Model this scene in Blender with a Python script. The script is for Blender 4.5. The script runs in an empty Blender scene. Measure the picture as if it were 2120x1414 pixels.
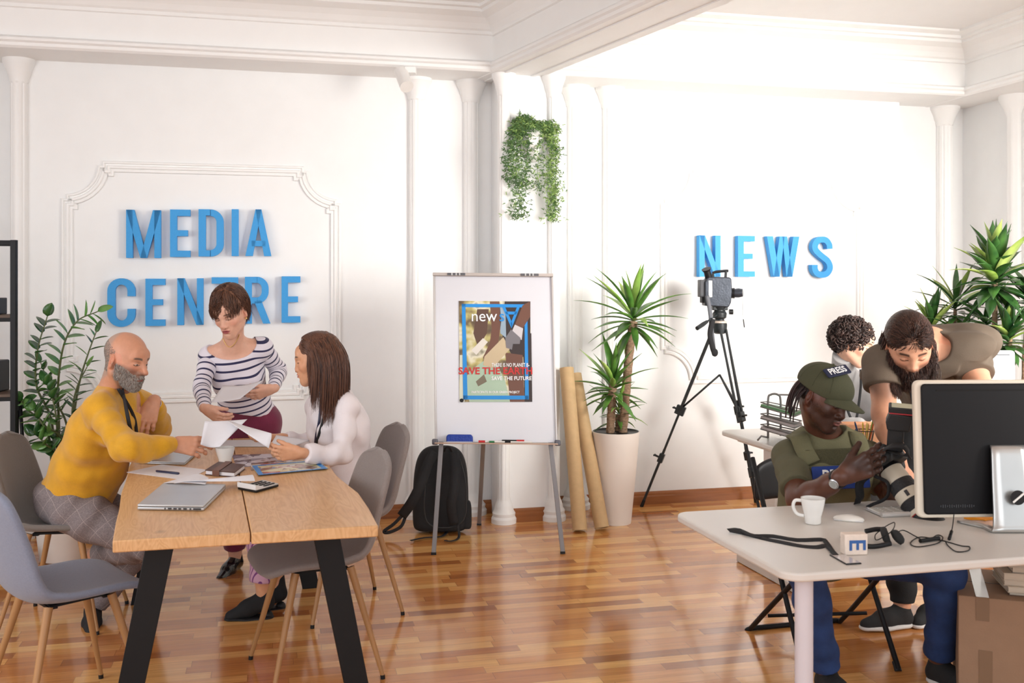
import bpy, bmesh, math, random
import numpy as np
from mathutils import Vector, Matrix
PI = math.pi
scene = bpy.context.scene
COL = scene.collection
# ---------------------------------------------------------------- camera
F = 2061.1            # focal length in pixels of a 2120 px wide frame (35 mm lens)
CH = 1.55             # camera height
HY = 590.0            # image row of the horizon
cam_d = bpy.data.cameras.new('camera'); cam = bpy.data.objects.new('camera', cam_d); COL.objects.link(cam)
cam.location = (0, 0, CH); cam.rotation_euler = (PI/2, 0, 0)
cam_d.sensor_width = 36; cam_d.lens = 35.0; cam_d.shift_y = -(707-HY)/2120.0
cam_d.clip_start = 0.05; cam_d.clip_end = 100
cam_d.dof.use_dof = True; cam_d.dof.focus_distance = 5.0; cam_d.dof.aperture_fstop = 5.0
scene.camera = cam
# ---------------------------------------------------------------- world, light, exposure
scene.view_settings.view_transform = 'Standard'; scene.view_settings.look = 'None'
scene.view_settings.gamma = 1; scene.view_settings.use_curve_mapping = False
scene.view_settings.exposure = 0.0
world = bpy.data.worlds.new('world'); scene.world = world; world.use_nodes = True
wb = world.node_tree.nodes['Background']; wb.inputs[0].default_value = (0.88, 0.94, 1.0, 1); wb.inputs[1].default_value = 1.45
def area(name, loc, target, sx, sy, power, col, spread=PI):
    d = bpy.data.lights.new(name, 'AREA'); d.shape = 'RECTANGLE'; d.size = sx; d.size_y = sy; d.energy = power; d.color = col; d.spread = spread
    o = bpy.data.objects.new(name, d); COL.objects.link(o); o.location = loc
    o.rotation_euler = (Vector(target)-Vector(loc)).to_track_quat('-Z', 'Y').to_euler()
    return o
area('window_daylight_right', (3.9, 2.9, 2.0), (1.5, 6.6, 1.5), 2.2, 2.0, 80, (1.0, 0.97, 0.92), 1.35)
area('window_daylight_left', (-4.3, 1.6, 2.0), (-1.0, 5.5, 1.3), 2.4, 2.0, 80, (0.93, 0.96, 1.0))
area('window_daylight_rear', (0.6, -2.2, 2.4), (0.2, 5.0, 1.2), 4.0, 2.0, 50, (0.98, 0.99, 1.0))
sd = bpy.data.lights.new('sun', 'SUN'); sd.energy = 1.15; sd.angle = math.radians(5); sd.color = (1.0, 0.95, 0.88)
so = bpy.data.objects.new('sun', sd); COL.objects.link(so); so.rotation_euler = Vector((-0.22, 0.62, -0.42)).to_track_quat('-Z', 'Y').to_euler()
# ---------------------------------------------------------------- geometry of the photograph
def P(px, py, Z): return np.array([(px-1060)/F*Z, Z, CH-(py-HY)/F*Z])
def onz(px, py, z=0.0):      # the point on a level plane of height z
    Z = (CH-z)*F/(py-HY); return P(px, py, Z)
WT = math.radians(13.5); WU = np.array([math.cos(WT), math.sin(WT), 0.]); WN = np.array([math.sin(WT), -math.cos(WT), 0.]); WO = np.array([0, 6.82, 0.])
def W(px, py, off=0.0):      # wall coordinates (u, z) of a pixel on the wall plane moved off metres into the room
    d = np.array([(px-1060)/F, 1.0, -(py-HY)/F]); c = np.array([0, 0, CH]); o = WO+WN*off
    t = np.dot(o-c, WN)/np.dot(d, WN); p = c+d*t
    return float(np.dot(p-WO, WU)), float(p[2])
def WP(u, z, off=0.0): return WO+WU*u+WN*off+np.array([0, 0, z])
# ---------------------------------------------------------------- materials
MATS = {}
def mat(name, col=(.8, .8, .8), rough=.5, metal=0., bump=0., bscale=60., var=0., vscale=8., attr=None, coat=0., trans=0., sss=0., emis=0., stretch=(1, 1, 1), sheen=0., spec=.5, ior=1.45):
    if name in MATS: return MATS[name]
    m = bpy.data.materials.new(name); m.use_nodes = True; nt = m.node_tree; b = nt.nodes['Principled BSDF']
    b.inputs['Base Color'].default_value = (*col, 1); b.inputs['Roughness'].default_value = rough; b.inputs['Metallic'].default_value = metal
    b.inputs['Coat Weight'].default_value = coat; b.inputs['Transmission Weight'].default_value = trans; b.inputs['IOR'].default_value = ior
    b.inputs['Sheen Weight'].default_value = sheen; b.inputs['Specular IOR Level'].default_value = spec
    if sss: b.inputs['Subsurface Weight'].default_value = sss; b.inputs['Subsurface Radius'].default_value = (.012, .005, .003); b.inputs['Subsurface Scale'].default_value = 1.
    if emis: b.inputs['Emission Color'].default_value = (*col, 1); b.inputs['Emission Strength'].default_value = emis
    N = nt.nodes.new; L = nt.links.new
    tc = N('ShaderNodeTexCoord'); mp = N('ShaderNodeMapping'); mp.inputs['Scale'].default_value = stretch; L(tc.outputs['Object'], mp.inputs[0])
    src = None
    if attr:
        a = N('ShaderNodeAttribute'); a.attribute_name = attr; src = a.outputs['Color']
    if var or True:
        nz = N('ShaderNodeTexNoise'); nz.inputs['Scale'].default_value = vscale; nz.inputs['Detail'].default_value = 4; L(mp.outputs[0], nz.inputs['Vector'])
        v = var if var else .03
        mr = N('ShaderNodeMapRange'); mr.inputs[1].default_value = .3; mr.inputs[2].default_value = .7; mr.inputs[3].default_value = 1-v; mr.inputs[4].default_value = 1+v; L(nz.outputs['Fac'], mr.inputs[0])
        mx = N('ShaderNodeMix'); mx.data_type = 'RGBA'; mx.blend_type = 'MULTIPLY'; mx.inputs[0].default_value = 1
        if src: L(src, mx.inputs[6])
        else: mx.inputs[6].default_value = (*col, 1)
        cb = N('ShaderNodeCombineColor'); [L(mr.outputs[0], cb.inputs[i]) for i in range(3)]
        L(cb.outputs[0], mx.inputs[7]); L(mx.outputs[2], b.inputs['Base Color'])
    if bump:
        n2 = N('ShaderNodeTexNoise'); n2.inputs['Scale'].default_value = bscale; n2.inputs['Detail'].default_value = 3; L(mp.outputs[0], n2.inputs['Vector'])
        bp = N('ShaderNodeBump'); bp.inputs['Strength'].default_value = bump; bp.inputs['Distance'].default_value = .01; L(n2.outputs['Fac'], bp.inputs['Height']); L(bp.outputs[0], b.inputs['Normal'])
    MATS[name] = m; return m
def expr_mat(name, rough, build, metal=0., coat=0., bump=0.):   # build(nt, N, L, objcoord) returns a colour socket
    m = bpy.data.materials.new(name); m.use_nodes = True; nt = m.node_tree; b = nt.nodes['Principled BSDF']
    b.inputs['Roughness'].default_value = rough; b.inputs['Metallic'].default_value = metal; b.inputs['Coat Weight'].default_value = coat; b.inputs['Coat Roughness'].default_value = .08
    N = nt.nodes.new; L = nt.links.new; tc = N('ShaderNodeTexCoord')
    out = build(nt, N, L, tc.outputs['Object'], b)
    if out is not None: L(out, b.inputs['Base Color'])
    MATS[name] = m; return m
def mth(N, L, op, a, b=None, c=None):
    n = N('ShaderNodeMath'); n.operation = op
    for i, v in enumerate((a, b, c)):
        if v is None: continue
        if isinstance(v, (int, float)): n.inputs[i].default_value = v
        else: L(v, n.inputs[i])
    return n.outputs[0]
def ramp(N, L, fac, stops, interp='LINEAR'):
    r = N('ShaderNodeValToRGB'); r.color_ramp.interpolation = interp; e = r.color_ramp.elements
    while len(e) < len(stops): e.new(.5)
    for i, (p, c) in enumerate(stops): e[i].position = p; e[i].color = (*c, 1)
    L(fac, r.inputs[0]); return r.outputs[0]
def srgb(r, g, b): return tuple(((v/255)/12.92 if v/255 <= .04045 else ((v/255+.055)/1.055)**2.4) for v in (r, g, b))
# ---------------------------------------------------------------- object helpers
def tag(o, label=None, cat=None, group=None, kind=None):
    if label: o['label'] = label
    if cat: o['category'] = cat
    if group: o['group'] = group
    if kind: o['kind'] = kind
    return o
def root(name, loc, label, cat, group=None, rz=0.):
    o = bpy.data.objects.new(name, None); COL.objects.link(o); o.location = tuple(float(v) for v in loc); o.rotation_euler = (0, 0, rz); o.empty_display_size = .1
    return tag(o, label, cat, group)
def link_mesh(name, me, parent=None):
    o = bpy.data.objects.new(name, me); COL.objects.link(o)
    if parent is not None: o.parent = parent
    return o
def origin_of(o):     # world location of an unrotated parent chain
    v = Vector((0, 0, 0))
    while o is not None: v += o.location; o = o.parent
    return v
def copy_tree(o, parent=None):
    c = o.copy(); COL.objects.link(c); c.parent = parent
    for ch in list(o.children): copy_tree(ch, c)
    return c
def np_mesh(name, V, Fc, mats, smooth=True, parent=None, col=None, attrs=None, local=False, loc=None):
    """one mesh object out of numpy data; V in world space unless local"""
    V = np.asarray(V, dtype=np.float64)
    me = bpy.data.meshes.new(name)
    shift = Vector((0, 0, 0))
    if not local:
        if parent is not None: shift = origin_of(parent)
        elif loc is not None: shift = Vector([float(x) for x in loc])
        else: shift = Vector((float((V[:, 0].min()+V[:, 0].max())/2), float((V[:, 1].min()+V[:, 1].max())/2), float(V[:, 2].min())))
    V = V-np.array(shift)
    me.vertices.add(len(V)); me.vertices.foreach_set('co', V.astype(np.float32).ravel())
    if isinstance(Fc, np.ndarray):
        n, k = Fc.shape; me.loops.add(n*k); me.loops.foreach_set('vertex_index', Fc.astype(np.int32).ravel())
        me.polygons.add(n); me.polygons.foreach_set('loop_start', np.arange(0, n*k, k, dtype=np.int32))
    else:
        ls = [len(f) for f in Fc]; flat = [i for f in Fc for i in f]
        me.loops.add(len(flat)); me.loops.foreach_set('vertex_index', flat)
        me.polygons.add(len(ls)); me.polygons.foreach_set('loop_start', np.concatenate([[0], np.cumsum(ls)[:-1]]).astype(np.int32)); n = len(ls)
    me.polygons.foreach_set('use_smooth', np.full(n, bool(smooth)))
    if not isinstance(mats, (list, tuple)): mats = [mats]
    for m in mats: me.materials.append(m)
    me.update(calc_edges=True)
    if col is not None:
        a = me.color_attributes.new('Col', 'FLOAT_COLOR', 'POINT'); c4 = np.ones((len(V), 4), np.float32); c4[:, :3] = col; a.data.foreach_set('color', c4.ravel())
    if attrs:
        for k, v in attrs.items():
            a = me.attributes.new(k, 'FLOAT', 'POINT'); a.data.foreach_set('value', np.asarray(v, np.float32))
    me.validate()
    o = link_mesh(name, me, parent)
    if parent is None and not local: o.location = shift
    return o
def nrm(v): v = np.asarray(v, float); return v/(np.linalg.norm(v)+1e-12)
def rotz(a): c, s = math.cos(a), math.sin(a); return np.array([[c, -s, 0], [s, c, 0], [0, 0, 1.]])
def rotx(a): c, s = math.cos(a), math.sin(a); return np.array([[1, 0, 0], [0, c, -s], [0, s, c]])
def roty(a): c, s = math.cos(a), math.sin(a); return np.array([[c, 0, s], [0, 1, 0], [-s, 0, c]])
def frame(fwd, up=(0, 0, 1)):      # columns right, forward, up
    f = nrm(fwd); r = nrm(np.cross(f, up)); u = np.cross(r, f); return np.column_stack([r, f, u])
class MB:
    """collects shapes and links them as one mesh object"""
    def __init__(s): s.V = []; s.F = []; s.n = 0; s.M = []; s.mi = 0
    def add(s, V, Fc):
        V = np.asarray(V, float); s.V.append(V)
        for f in Fc: s.F.append([int(i)+s.n for i in f]); s.M.append(s.mi)
        s.n += len(V); return s
    def box(s, c, h, R=None):
        c = np.asarray(c, float); R = np.eye(3) if R is None else R
        v = np.array([[x, y, z] for x in (-1, 1) for y in (-1, 1) for z in (-1, 1)], float)*np.asarray(h, float)
        return s.add(v@R.T+c, [(0, 1, 3, 2), (4, 6, 7, 5), (0, 4, 5, 1), (2, 3, 7, 6), (0, 2, 6, 4), (1, 5, 7, 3)])
    def bar(s, a, b, w, t, up=(0, 0, 1)):   # a bar from a to b, w wide across, t thick along up
        a = np.asarray(a, float); b = np.asarray(b, float); f = nrm(b-a)
        if abs(np.dot(f, up)) > .99: up = (0, 1, 0)
        return s.box((a+b)/2, (w/2, np.linalg.norm(b-a)/2, t/2), frame(f, up))
    def tube(s, path, r, n=12, closed=False, caps=True, flat=1.0):
        path = np.asarray(path, float); m = len(path); r = np.full(m, r, float) if np.isscalar(r) else np.asarray(r, float)
        if closed: T = np.roll(path, -1, 0)-np.roll(path, 1, 0)
        else: T = np.gradient(path, axis=0)
        T /= (np.linalg.norm(T, axis=1)[:, None]+1e-12)
        up = np.array([0, 0, 1.]) if abs(T[0][2]) < .9 else np.array([1., 0, 0]); U = []
        u = nrm(up-T[0]*np.dot(up, T[0]))
        for i in range(m):
            u = u-T[i]*np.dot(u, T[i]); u = u/(np.linalg.norm(u)+1e-12); U.append(u.copy())
        U = np.array(U); B = np.cross(T, U); a = np.arange(n)*2*PI/n
        V = path[:, None, :]+r[:, None, None]*(np.cos(a)[None, :, None]*U[:, None, :]*flat+np.sin(a)[None, :, None]*B[:, None, :])
        Fc = []
        for i in range(m if closed else m-1):
            j = (i+1) % m
            for k in range(n): l = (k+1) % n; Fc.append((i*n+k, i*n+l, j*n+l, j*n+k))
        if caps and not closed: Fc.append(tuple(range(n-1, -1, -1))); Fc.append(tuple((m-1)*n+k for k in range(n)))
        return s.add(V.reshape(-1, 3), Fc)
    def lathe(s, prof, c=(0, 0, 0), n=32, R=None, mod=None, a0=0., a1=2*PI):
        c = np.asarray(c, float); full = abs(a1-a0-2*PI) < 1e-6; k = n if full else n+1
        V = []
        for (r, z) in prof:
            for i in range(k):
                a = a0+(a1-a0)*i/n; rr = r*(mod(a, z) if mod else 1); V.append((rr*math.cos(a), rr*math.sin(a), z))
        V = np.array(V); V = V@(R.T if R is not None else np.eye(3))+c; Fc = []
        for i in range(len(prof)-1):
            for j in range(n): l = (j+1) % k; Fc.append((i*k+j, i*k+l, (i+1)*k+l, (i+1)*k+j))
        if full:
            if prof[0][0] > 1e-5: Fc.append(tuple(range(k-1, -1, -1)))
            if prof[-1][0] > 1e-5: Fc.append(tuple((len(prof)-1)*k+j for j in range(k)))
        return s.add(V, Fc)
    def prism(s, poly, o, ax, ay, depth):   # poly in the plane (ax, ay) at o, thickened along depth
        o = np.asarray(o, float); ax = np.asarray(ax, float); ay = np.asarray(ay, float); d = np.asarray(depth, float)
        V = np.array([o+ax*p[0]+ay*p[1] for p in poly]+[o+ax*p[0]+ay*p[1]+d for p in poly]); n = len(poly)
        Fc = [tuple(range(n)), tuple(range(2*n-1, n-1, -1))]+[(i, (i+n), (i+1) % n+n, (i+1) % n) for i in range(n)]
        return s.add(V, Fc)
    def sphere(s, c, r, n=16, R=None):
        r = np.array([r]*3, float) if np.isscalar(r) else np.asarray(r, float); m = n//2
        prof = [(max(math.sin(PI*i/m), 1e-6), -math.cos(PI*i/m)) for i in range(m+1)]; k = n; V = []
        for (q, z) in prof:
            for i in range(k): V.append((q*math.cos(2*PI*i/k), q*math.sin(2*PI*i/k), z))
        V = np.array(V)*r; V = V@(R.T if R is not None else np.eye(3))+np.asarray(c, float)
        return s.add(V, [(i*k+j, i*k+(j+1) % k, (i+1)*k+(j+1) % k, (i+1)*k+j) for i in range(m) for j in range(k)])
    def grid(s, G):                        # G: (m, n, 3) sheet of points
        G = np.asarray(G, float); m, n, _ = G.shape
        return s.add(G.reshape(-1, 3), [(i*n+j, i*n+j+1, (i+1)*n+j+1, (i+1)*n+j) for i in range(m-1) for j in range(n-1)])
    def build(s, name, mats, parent=None, smooth=False, bevel=0., seg=2, solid=0., sub=0, loc=None, local=False, auto=None):
        V = np.concatenate(s.V); o = np_mesh(name, V, s.F, mats, smooth or bevel > 0 or sub > 0 or auto is not None, parent, loc=loc, local=local)
        if isinstance(mats, (list, tuple)) and len(mats) > 1: o.data.polygons.foreach_set('material_index', s.M)
        bm = bmesh.new(); bm.from_mesh(o.data); bmesh.ops.remove_doubles(bm, verts=bm.verts, dist=1e-6)
        bmesh.ops.recalc_face_normals(bm, faces=bm.faces)
        if auto is not None or bevel > 0 and not sub:
            for e in bm.edges:
                if len(e.link_faces) == 2 and e.calc_face_angle(0) > (auto or .6): e.smooth = False
        bm.to_mesh(o.data); bm.free()
        if solid: md = o.modifiers.new('solid', 'SOLIDIFY'); md.thickness = solid; md.offset = 0
        if bevel: md = o.modifiers.new('bevel', 'BEVEL'); md.width = bevel; md.segments = seg; md.limit_method = 'ANGLE'; md.harden_normals = False
        if sub: md = o.modifiers.new('sub', 'SUBSURF'); md.levels = sub; md.render_levels = sub
        return o
def spline(pts, n=24, closed=False):      # Catmull-Rom through the points
    p = np.asarray(pts, float); k = len(p); out = []
    if closed: q = np.concatenate([p[-1:], p, p[:2]]); segs = k
    else: q = np.concatenate([2*p[:1]-p[1:2], p, 2*p[-1:]-p[-2:-1]]); segs = k-1
    m = max(2, n//segs)
    for i in range(segs):
        for t in np.arange(m)/m:
            a, b, c, d = q[i:i+4]; out.append(.5*((2*b)+(-a+c)*t+(2*a-5*b+4*c-d)*t*t+(-a+3*b-3*c+d)*t**3))
    if not closed: out.append(p[-1])
    return np.array(out)
def rrect(w, h, r, n=6):                  # rounded rectangle outline, centred
    o = []
    for cx, cy, a in ((w/2-r, h/2-r, 0), (-w/2+r, h/2-r, PI/2), (-w/2+r, -h/2+r, PI), (w/2-r, -h/2+r, 1.5*PI)):
        for i in range(n+1): b = a+PI/2*i/n; o.append((cx+r*math.cos(b), cy+r*math.sin(b)))
    return o
def text_mb(txt, size, o, ax, ay, depth, xs=1.0, bold=0.0, align='CENTER'):
    """lettering as a solid mesh: o centre, ax/ay unit axes"""
    cu = bpy.data.curves.new('lettering', 'FONT'); cu.body = txt; cu.size = size; cu.align_x = align; cu.align_y = 'CENTER'; cu.offset = bold; cu.resolution_u = 3
    ob = bpy.data.objects.new('lettering', cu); COL.objects.link(ob); bpy.context.view_layer.update()
    me = bpy.data.meshes.new_from_object(ob.evaluated_get(bpy.context.evaluated_depsgraph_get()))
    V = np.array([v.co[:] for v in me.vertices]); Fs = [tuple(p.vertices) for p in me.polygons]
    bpy.data.objects.remove(ob); bpy.data.curves.remove(cu); bpy.data.meshes.remove(me)
    o = np.asarray(o, float); ax = nrm(ax); ay = nrm(ay); d = nrm(np.cross(ax, ay))*depth
    mb = MB(); Q = o+V[:, :1]*xs*ax+V[:, 1:2]*ay; n = len(Q)
    edges = {}
    for f in Fs:
        for i in range(len(f)): a, b = f[i], f[(i+1) % len(f)]; edges[(a, b)] = 1
    side = [(a, a+n, b+n, b) for (a, b) in edges if (b, a) not in edges]
    mb.add(np.concatenate([Q, Q+d]), [tuple(reversed(f)) for f in Fs]+[tuple(i+n for i in f) for f in Fs]+side)
    return mb
# ================================================================ the room
white_wall = mat('painted_plaster', srgb(240, 240, 239), .55, bump=.06, bscale=25, var=.012)
white_trim = mat('painted_trim', srgb(243, 242, 240), .45, var=.01)
ceil_m = mat('ceiling_paint', srgb(238, 236, 234), .7, var=.01)
def floor_mat():
    def b(nt, N, L, co, bs):
        mp = N('ShaderNodeMapping'); mp.inputs['Rotation'].default_value = (0, 0, -WT); L(co, mp.inputs[0])
        sp = N('ShaderNodeSeparateXYZ'); L(mp.outputs[0], sp.inputs[0])
        r = mth(N, L, 'DIVIDE', sp.outputs[1], .068); row = mth(N, L, 'FLOOR', r)
        wn = N('ShaderNodeTexWhiteNoise'); wn.noise_dimensions = '1D'; L(row, wn.inputs['W'])
        q = mth(N, L, 'ADD', mth(N, L, 'DIVIDE', sp.outputs[0], .42), mth(N, L, 'MULTIPLY', wn.outputs['Value'], 7.3)); colm = mth(N, L, 'FLOOR', q)
        cb = N('ShaderNodeCombineXYZ'); L(row, cb.inputs[0]); L(colm, cb.inputs[1])
        w2 = N('ShaderNodeTexWhiteNoise'); w2.noise_dimensions = '2D'; L(cb.outputs[0], w2.inputs['Vector'])
        base = ramp(N, L, w2.outputs['Value'], [(0, srgb(164, 98, 50)), (.2, srgb(194, 124, 66)), (.5, srgb(212, 144, 80)), (.8, srgb(228, 166, 98)), (1, srgb(240, 186, 116))])
        m2 = N('ShaderNodeMapping'); m2.inputs['Scale'].default_value = (3, 40, 1); L(mp.outputs[0], m2.inputs[0])
        ad = N('ShaderNodeVectorMath'); ad.operation = 'ADD'; L(m2.outputs[0], ad.inputs[0]); sc = N('ShaderNodeVectorMath'); sc.operation = 'SCALE'; sc.inputs['Scale'].default_value = 17; L(w2.outputs['Color'], sc.inputs[0]); L(sc.outputs[0], ad.inputs[1])
        nz = N('ShaderNodeTexNoise'); nz.inputs['Scale'].default_value = 1.4; nz.inputs['Detail'].default_value = 5; L(ad.outputs[0], nz.inputs['Vector'])
        g = ramp(N, L, nz.outputs['Fac'], [(.25, (.8, .76, .7)), (.75, (1.1, 1.1, 1.1))])
        mx = N('ShaderNodeMix'); mx.data_type = 'RGBA'; mx.blend_type = 'MULTIPLY'; mx.inputs[0].default_value = 1; L(base, mx.inputs[6]); L(g, mx.inputs[7])
        fr = mth(N, L, 'FRACT', r); fq = mth(N, L, 'FRACT', q)
        e1 = mth(N, L, 'LESS_THAN', fr, .03); e2 = mth(N, L, 'LESS_THAN', fq, .006); e = mth(N, L, 'MAXIMUM', e1, e2)
        m3 = N('ShaderNodeMix'); m3.data_type = 'RGBA'; L(mth(N, L, 'MULTIPLY', e, .45), m3.inputs[0]); L(mx.outputs[2], m3.inputs[6]); m3.inputs[7].default_value = (*srgb(96, 52, 26), 1)
        n3 = N('ShaderNodeTexNoise'); n3.inputs['Scale'].default_value = 5; L(co, n3.inputs['Vector'])
        mr = N('ShaderNodeMapRange'); mr.inputs[3].default_value = .1; mr.inputs[4].default_value = .24; L(n3.outputs['Fac'], mr.inputs[0]); L(mr.outputs[0], bs.inputs['Roughness'])
        bp = N('ShaderNodeBump'); bp.inputs['Strength'].default_value = .12; bp.inputs['Distance'].default_value = .003; L(mth(N, L, 'SUBTRACT', w2.outputs['Value'], mth(N, L, 'MULTIPLY', e, 1.5)), bp.inputs['Height']); L(bp.outputs[0], bs.inputs['Normal'])
        return m3.outputs[2]
    return expr_mat('parquet', .18, b, coat=.35)
parquet = floor_mat()
def struct(mb, name, m, **k): o = mb.build(name, m, **k); o['kind'] = 'structure'; return o
UL = -5.0; UC = W(2015, 600)[0]         # left and right ends of the back wall
ZC = 3.36; ZB = 2.93                      # ceiling, underside of the beams
mb = MB(); c = [WP(UL, 0, -.25), WP(UC+.3, 0, -.25), WP(UC+.3, 0, 9.2), WP(UL, 0, 9.2)]
mb.prism([(p[0], p[1]) for p in c], (0, 0, 0), (1, 0, 0), (0, 1, 0), (0, 0, -.1)); struct(mb, 'floor', parquet, loc=(0, 4, 0))
mb = MB(); mb.prism([(p[0], p[1]) for p in c], (0, 0, ZC), (1, 0, 0), (0, 1, 0), (0, 0, .1)); struct(mb, 'ceiling', ceil_m)
def wbox(mb, u0, u1, z0, z1, o0, o1):     # box in wall coordinates
    mb.box(WP((u0+u1)/2, (z0+z1)/2, (o0+o1)/2), ((u1-u0)/2, (o1-o0)/2, (z1-z0)/2), np.column_stack([WU, -WN, [0, 0, 1]]))
uL = W(22, 600)[0]; uR = W(1862, 600)[0]
mb = MB(); wbox(mb, uL, uR, 0, ZC, -.12, 0); wbox(mb, UL, uL, 0, ZC, -.25, -.12); wbox(mb, uR, UC+.25, 0, ZC, -.25, -.12)
struct(mb, 'wall_back', white_wall)
mb = MB(); pu0 = W(1037, 600, .3)[0]; pu1 = W(1152, 600, .3)[0]; wbox(mb, pu0, pu1, 0, ZB+.02, 0, .30); struct(mb, 'wall_pier', white_wall, bevel=.01)
# right wall with a window nearer the camera, left wall the same
def side_wall(name, u, thick, wins, sgn):
    mb = MB(); o = 0.
    segs = []; last = -.25
    for (a, b) in wins:
        wbox(mb, min(u, u+thick), max(u, u+thick), 0, ZC, last, a); wbox(mb, min(u, u+thick), max(u, u+thick), 0, .55, a, b); wbox(mb, min(u, u+thick), max(u, u+thick), 2.75, ZC, a, b); last = b
    wbox(mb, min(u, u+thick), max(u, u+thick), 0, ZC, last, 9.2)
    struct(mb, name, white_wall)
side_wall('wall_right', UC, .25, [(2.6, 4.6), (5.2, 7.0)], 1)
side_wall('wall_left', UL, -.25, [(2.2, 4.4), (5.0, 7.2)], -1)
def window(n, u, a, b):
    mb = MB(); 
    for (o0, o1, z0, z1) in ((a, a+.07, .55, 2.75), (b-.07, b, .55, 2.75), (a, b, .55, .62), (a, b, 2.68, 2.75), ((a+b)/2-.04, (a+b)/2+.04, .55, 2.75), (a, b, 1.98, 2.04)): wbox(mb, u-.04, u+.04, z0, z1, o0, o1)
    struct(mb, 'window_%d' % n, white_trim, bevel=.006)
window(1, UC+.1, 2.6, 4.6); window(2, UC+.1, 5.2, 7.0); window(3, UL-.1, 2.2, 4.4); window(4, UL-.1, 5.0, 7.2)
# beams: a stepped cornice profile (offset from wall, z) swept along the wall
def wall_prism(prof, u0, u1, name, m=None, cutL=0., cutR=0.):
    mb = MB(); V = []; n = len(prof)
    for u, k in ((u0, cutL), (u1, cutR)):
        for (o, z) in prof: V.append(WP(u+k*o, z, o))
    mb.add(V, [tuple(range(n-1, -1, -1)), tuple(range(n, 2*n))]+[(i, (i+1) % n, (i+1) % n+n, i+n) for i in range(n)])
    return struct(mb, name, m or white_trim)
beam_prof = [(-.12, ZB), (.33, ZB), (.345, ZB+.012), (.345, ZB+.03), (.36, ZB+.04), (.36, ZB+.055), (.335, ZB+.07), (.32, ZB+.075), (.32, ZB+.235), (.335, ZB+.24), (.335, ZB+.26), (.35, ZB+.27), (.37, ZB+.30), (.40, ZB+.33), (.45, ZB+.355), (.45, ZB+.375), (.475, ZB+.38), (.475, ZB+.40), (.52, ZB+.415), (.52, ZC+.02), (-.12, ZC+.02)]
uB = W(1030, 145, .35)[0]
wall_prism(beam_prof, UL, uB+.18, 'trim_1')
wall_prism([(-.25 if o < 0 else o, z) for o, z in beam_prof], uB+.18, UC, 'trim_2')
# beam that runs from the pier towards the camera
A1 = onz(1026, 142, ZB); B1 = onz(1150, 150, ZB)
d1 = nrm([.445, -.895, 0]); nl = np.array([-d1[1]*-1, d1[0]*-1, 0]); nl = np.array([d1[1], -d1[0], 0])   # to the left face
hw = .175; cen = (A1+B1)/2-d1*.55; L3 = 7.2
dprof = [(-hw, ZB), (hw, ZB), (hw+.012, ZB+.012), (hw+.012, ZB+.03), (hw+.025, ZB+.04), (hw+.025, ZB+.055), (hw, ZB+.075), (hw-.01, ZB+.08), (hw-.01, ZB+.235), (hw+.005, ZB+.24), (hw+.005, ZB+.26), (hw+.03, ZB+.29), (hw+.07, ZB+.33), (hw+.12, ZB+.355), (hw+.12, ZB+.375), (hw+.145, ZB+.38), (hw+.145, ZB+.40), (hw+.19, ZB+.415), (hw+.19, ZC+.02)]
dprof = dprof+[(-x, z) for (x, z) in reversed(dprof)][:-1]
mb = MB(); V = []; n = len(dprof)
for k in (0, L3):
    for (o, z) in dprof: q = cen+d1*k+nl*o; V.append((q[0], q[1], z-.004 if z < ZC else z))
mb.add(V, [tuple(range(n-1, -1, -1)), tuple(range(n, 2*n))]+[(i, (i+1) % n, (i+1) % n+n, i+n) for i in range(n)])
for s in (-.6, .6):     # two thin ribs under the beam
    mb.bar([*(cen+nl*hw*s)[:2], ZB-.008], [*(cen+nl*hw*s+d1*L3)[:2], ZB-.008], .022, .008)
struct(mb, 'trim_3', white_trim)
# cornice along the right wall
rprof = [(-.05, ZB)]+beam_prof[1:-1]+[(-.05, ZC+.02)]
mb = MB(); V = []; n = len(rprof)
for k in (-.25, 9.0):
    for (o, z) in rprof: V.append(WP(UC-o-.002, z-.003 if z < ZC else z, k))
mb.add(V, [tuple(range(n-1, -1, -1)), tuple(range(n, 2*n))]+[(i, (i+1) % n, (i+1) % n+n, i+n) for i in range(n)]); struct(mb, 'trim_4', white_trim)
# half columns with a flared head and a moulded foot
def column(px, off, r, name, sq=False, u=None):
    u = W(px, 600, off)[0] if u is None else u; c = WP(u, 0, off)
    prof = [(r*1.95, 0), (r*1.95, .03), (r*1.75, .045), (r*1.8, .065), (r*1.5, .085), (r*1.45, .1), (r*1.3, .125), (r*1.12, .14)]
    shaft = [(r, .16), (r, ZB-.15)]
    cap = [(r*1.1, ZB-.14), (r*1.12, ZB-.12), (r*1.3, ZB-.10), (r*1.45, ZB-.07), (r*1.75, ZB-.035), (r*1.9, ZB-.02), (r*1.9, ZB+.01)]
    mb = MB(); mb.lathe(prof+shaft+cap, c, 48, mod=lambda a, z: (1-.10*max(0, math.cos(9*a))**2) if .15 < z < ZB-.145 else 1)
    struct(mb, name, white_trim, auto=.5)
column(862, .0, .055, 'trim_5'); column(975, .0, .055, 'trim_6'); column(0, .3, .042, 'trim_7', u=pu0+.02); column(0, .3, .042, 'trim_8', u=pu1-.02)
column(1190, 0, .055, 'trim_9'); column(1262, 0, .055, 'trim_10'); column(1955, -.10, .06, 'trim_11'); 
u12 = UC; c12 = WP(UC, 0, .45)
mb = MB(); r = .06; mb.lathe([(r*1.9, 0), (r*1.9, .03), (r*1.6, .06), (r*1.4, .1), (r, .16), (r, ZB-.15), (r*1.3, ZB-.10), (r*1.9, ZB-.03), (r*1.9, ZB+.01)], c12, 40, mod=lambda a, z: (1-.10*max(0, math.cos(9*a))**2) if .15 < z < ZB-.14 else 1); struct(mb, 'trim_12', white_trim, auto=.5)
column(40, 0, .05, 'trim_13')
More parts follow.
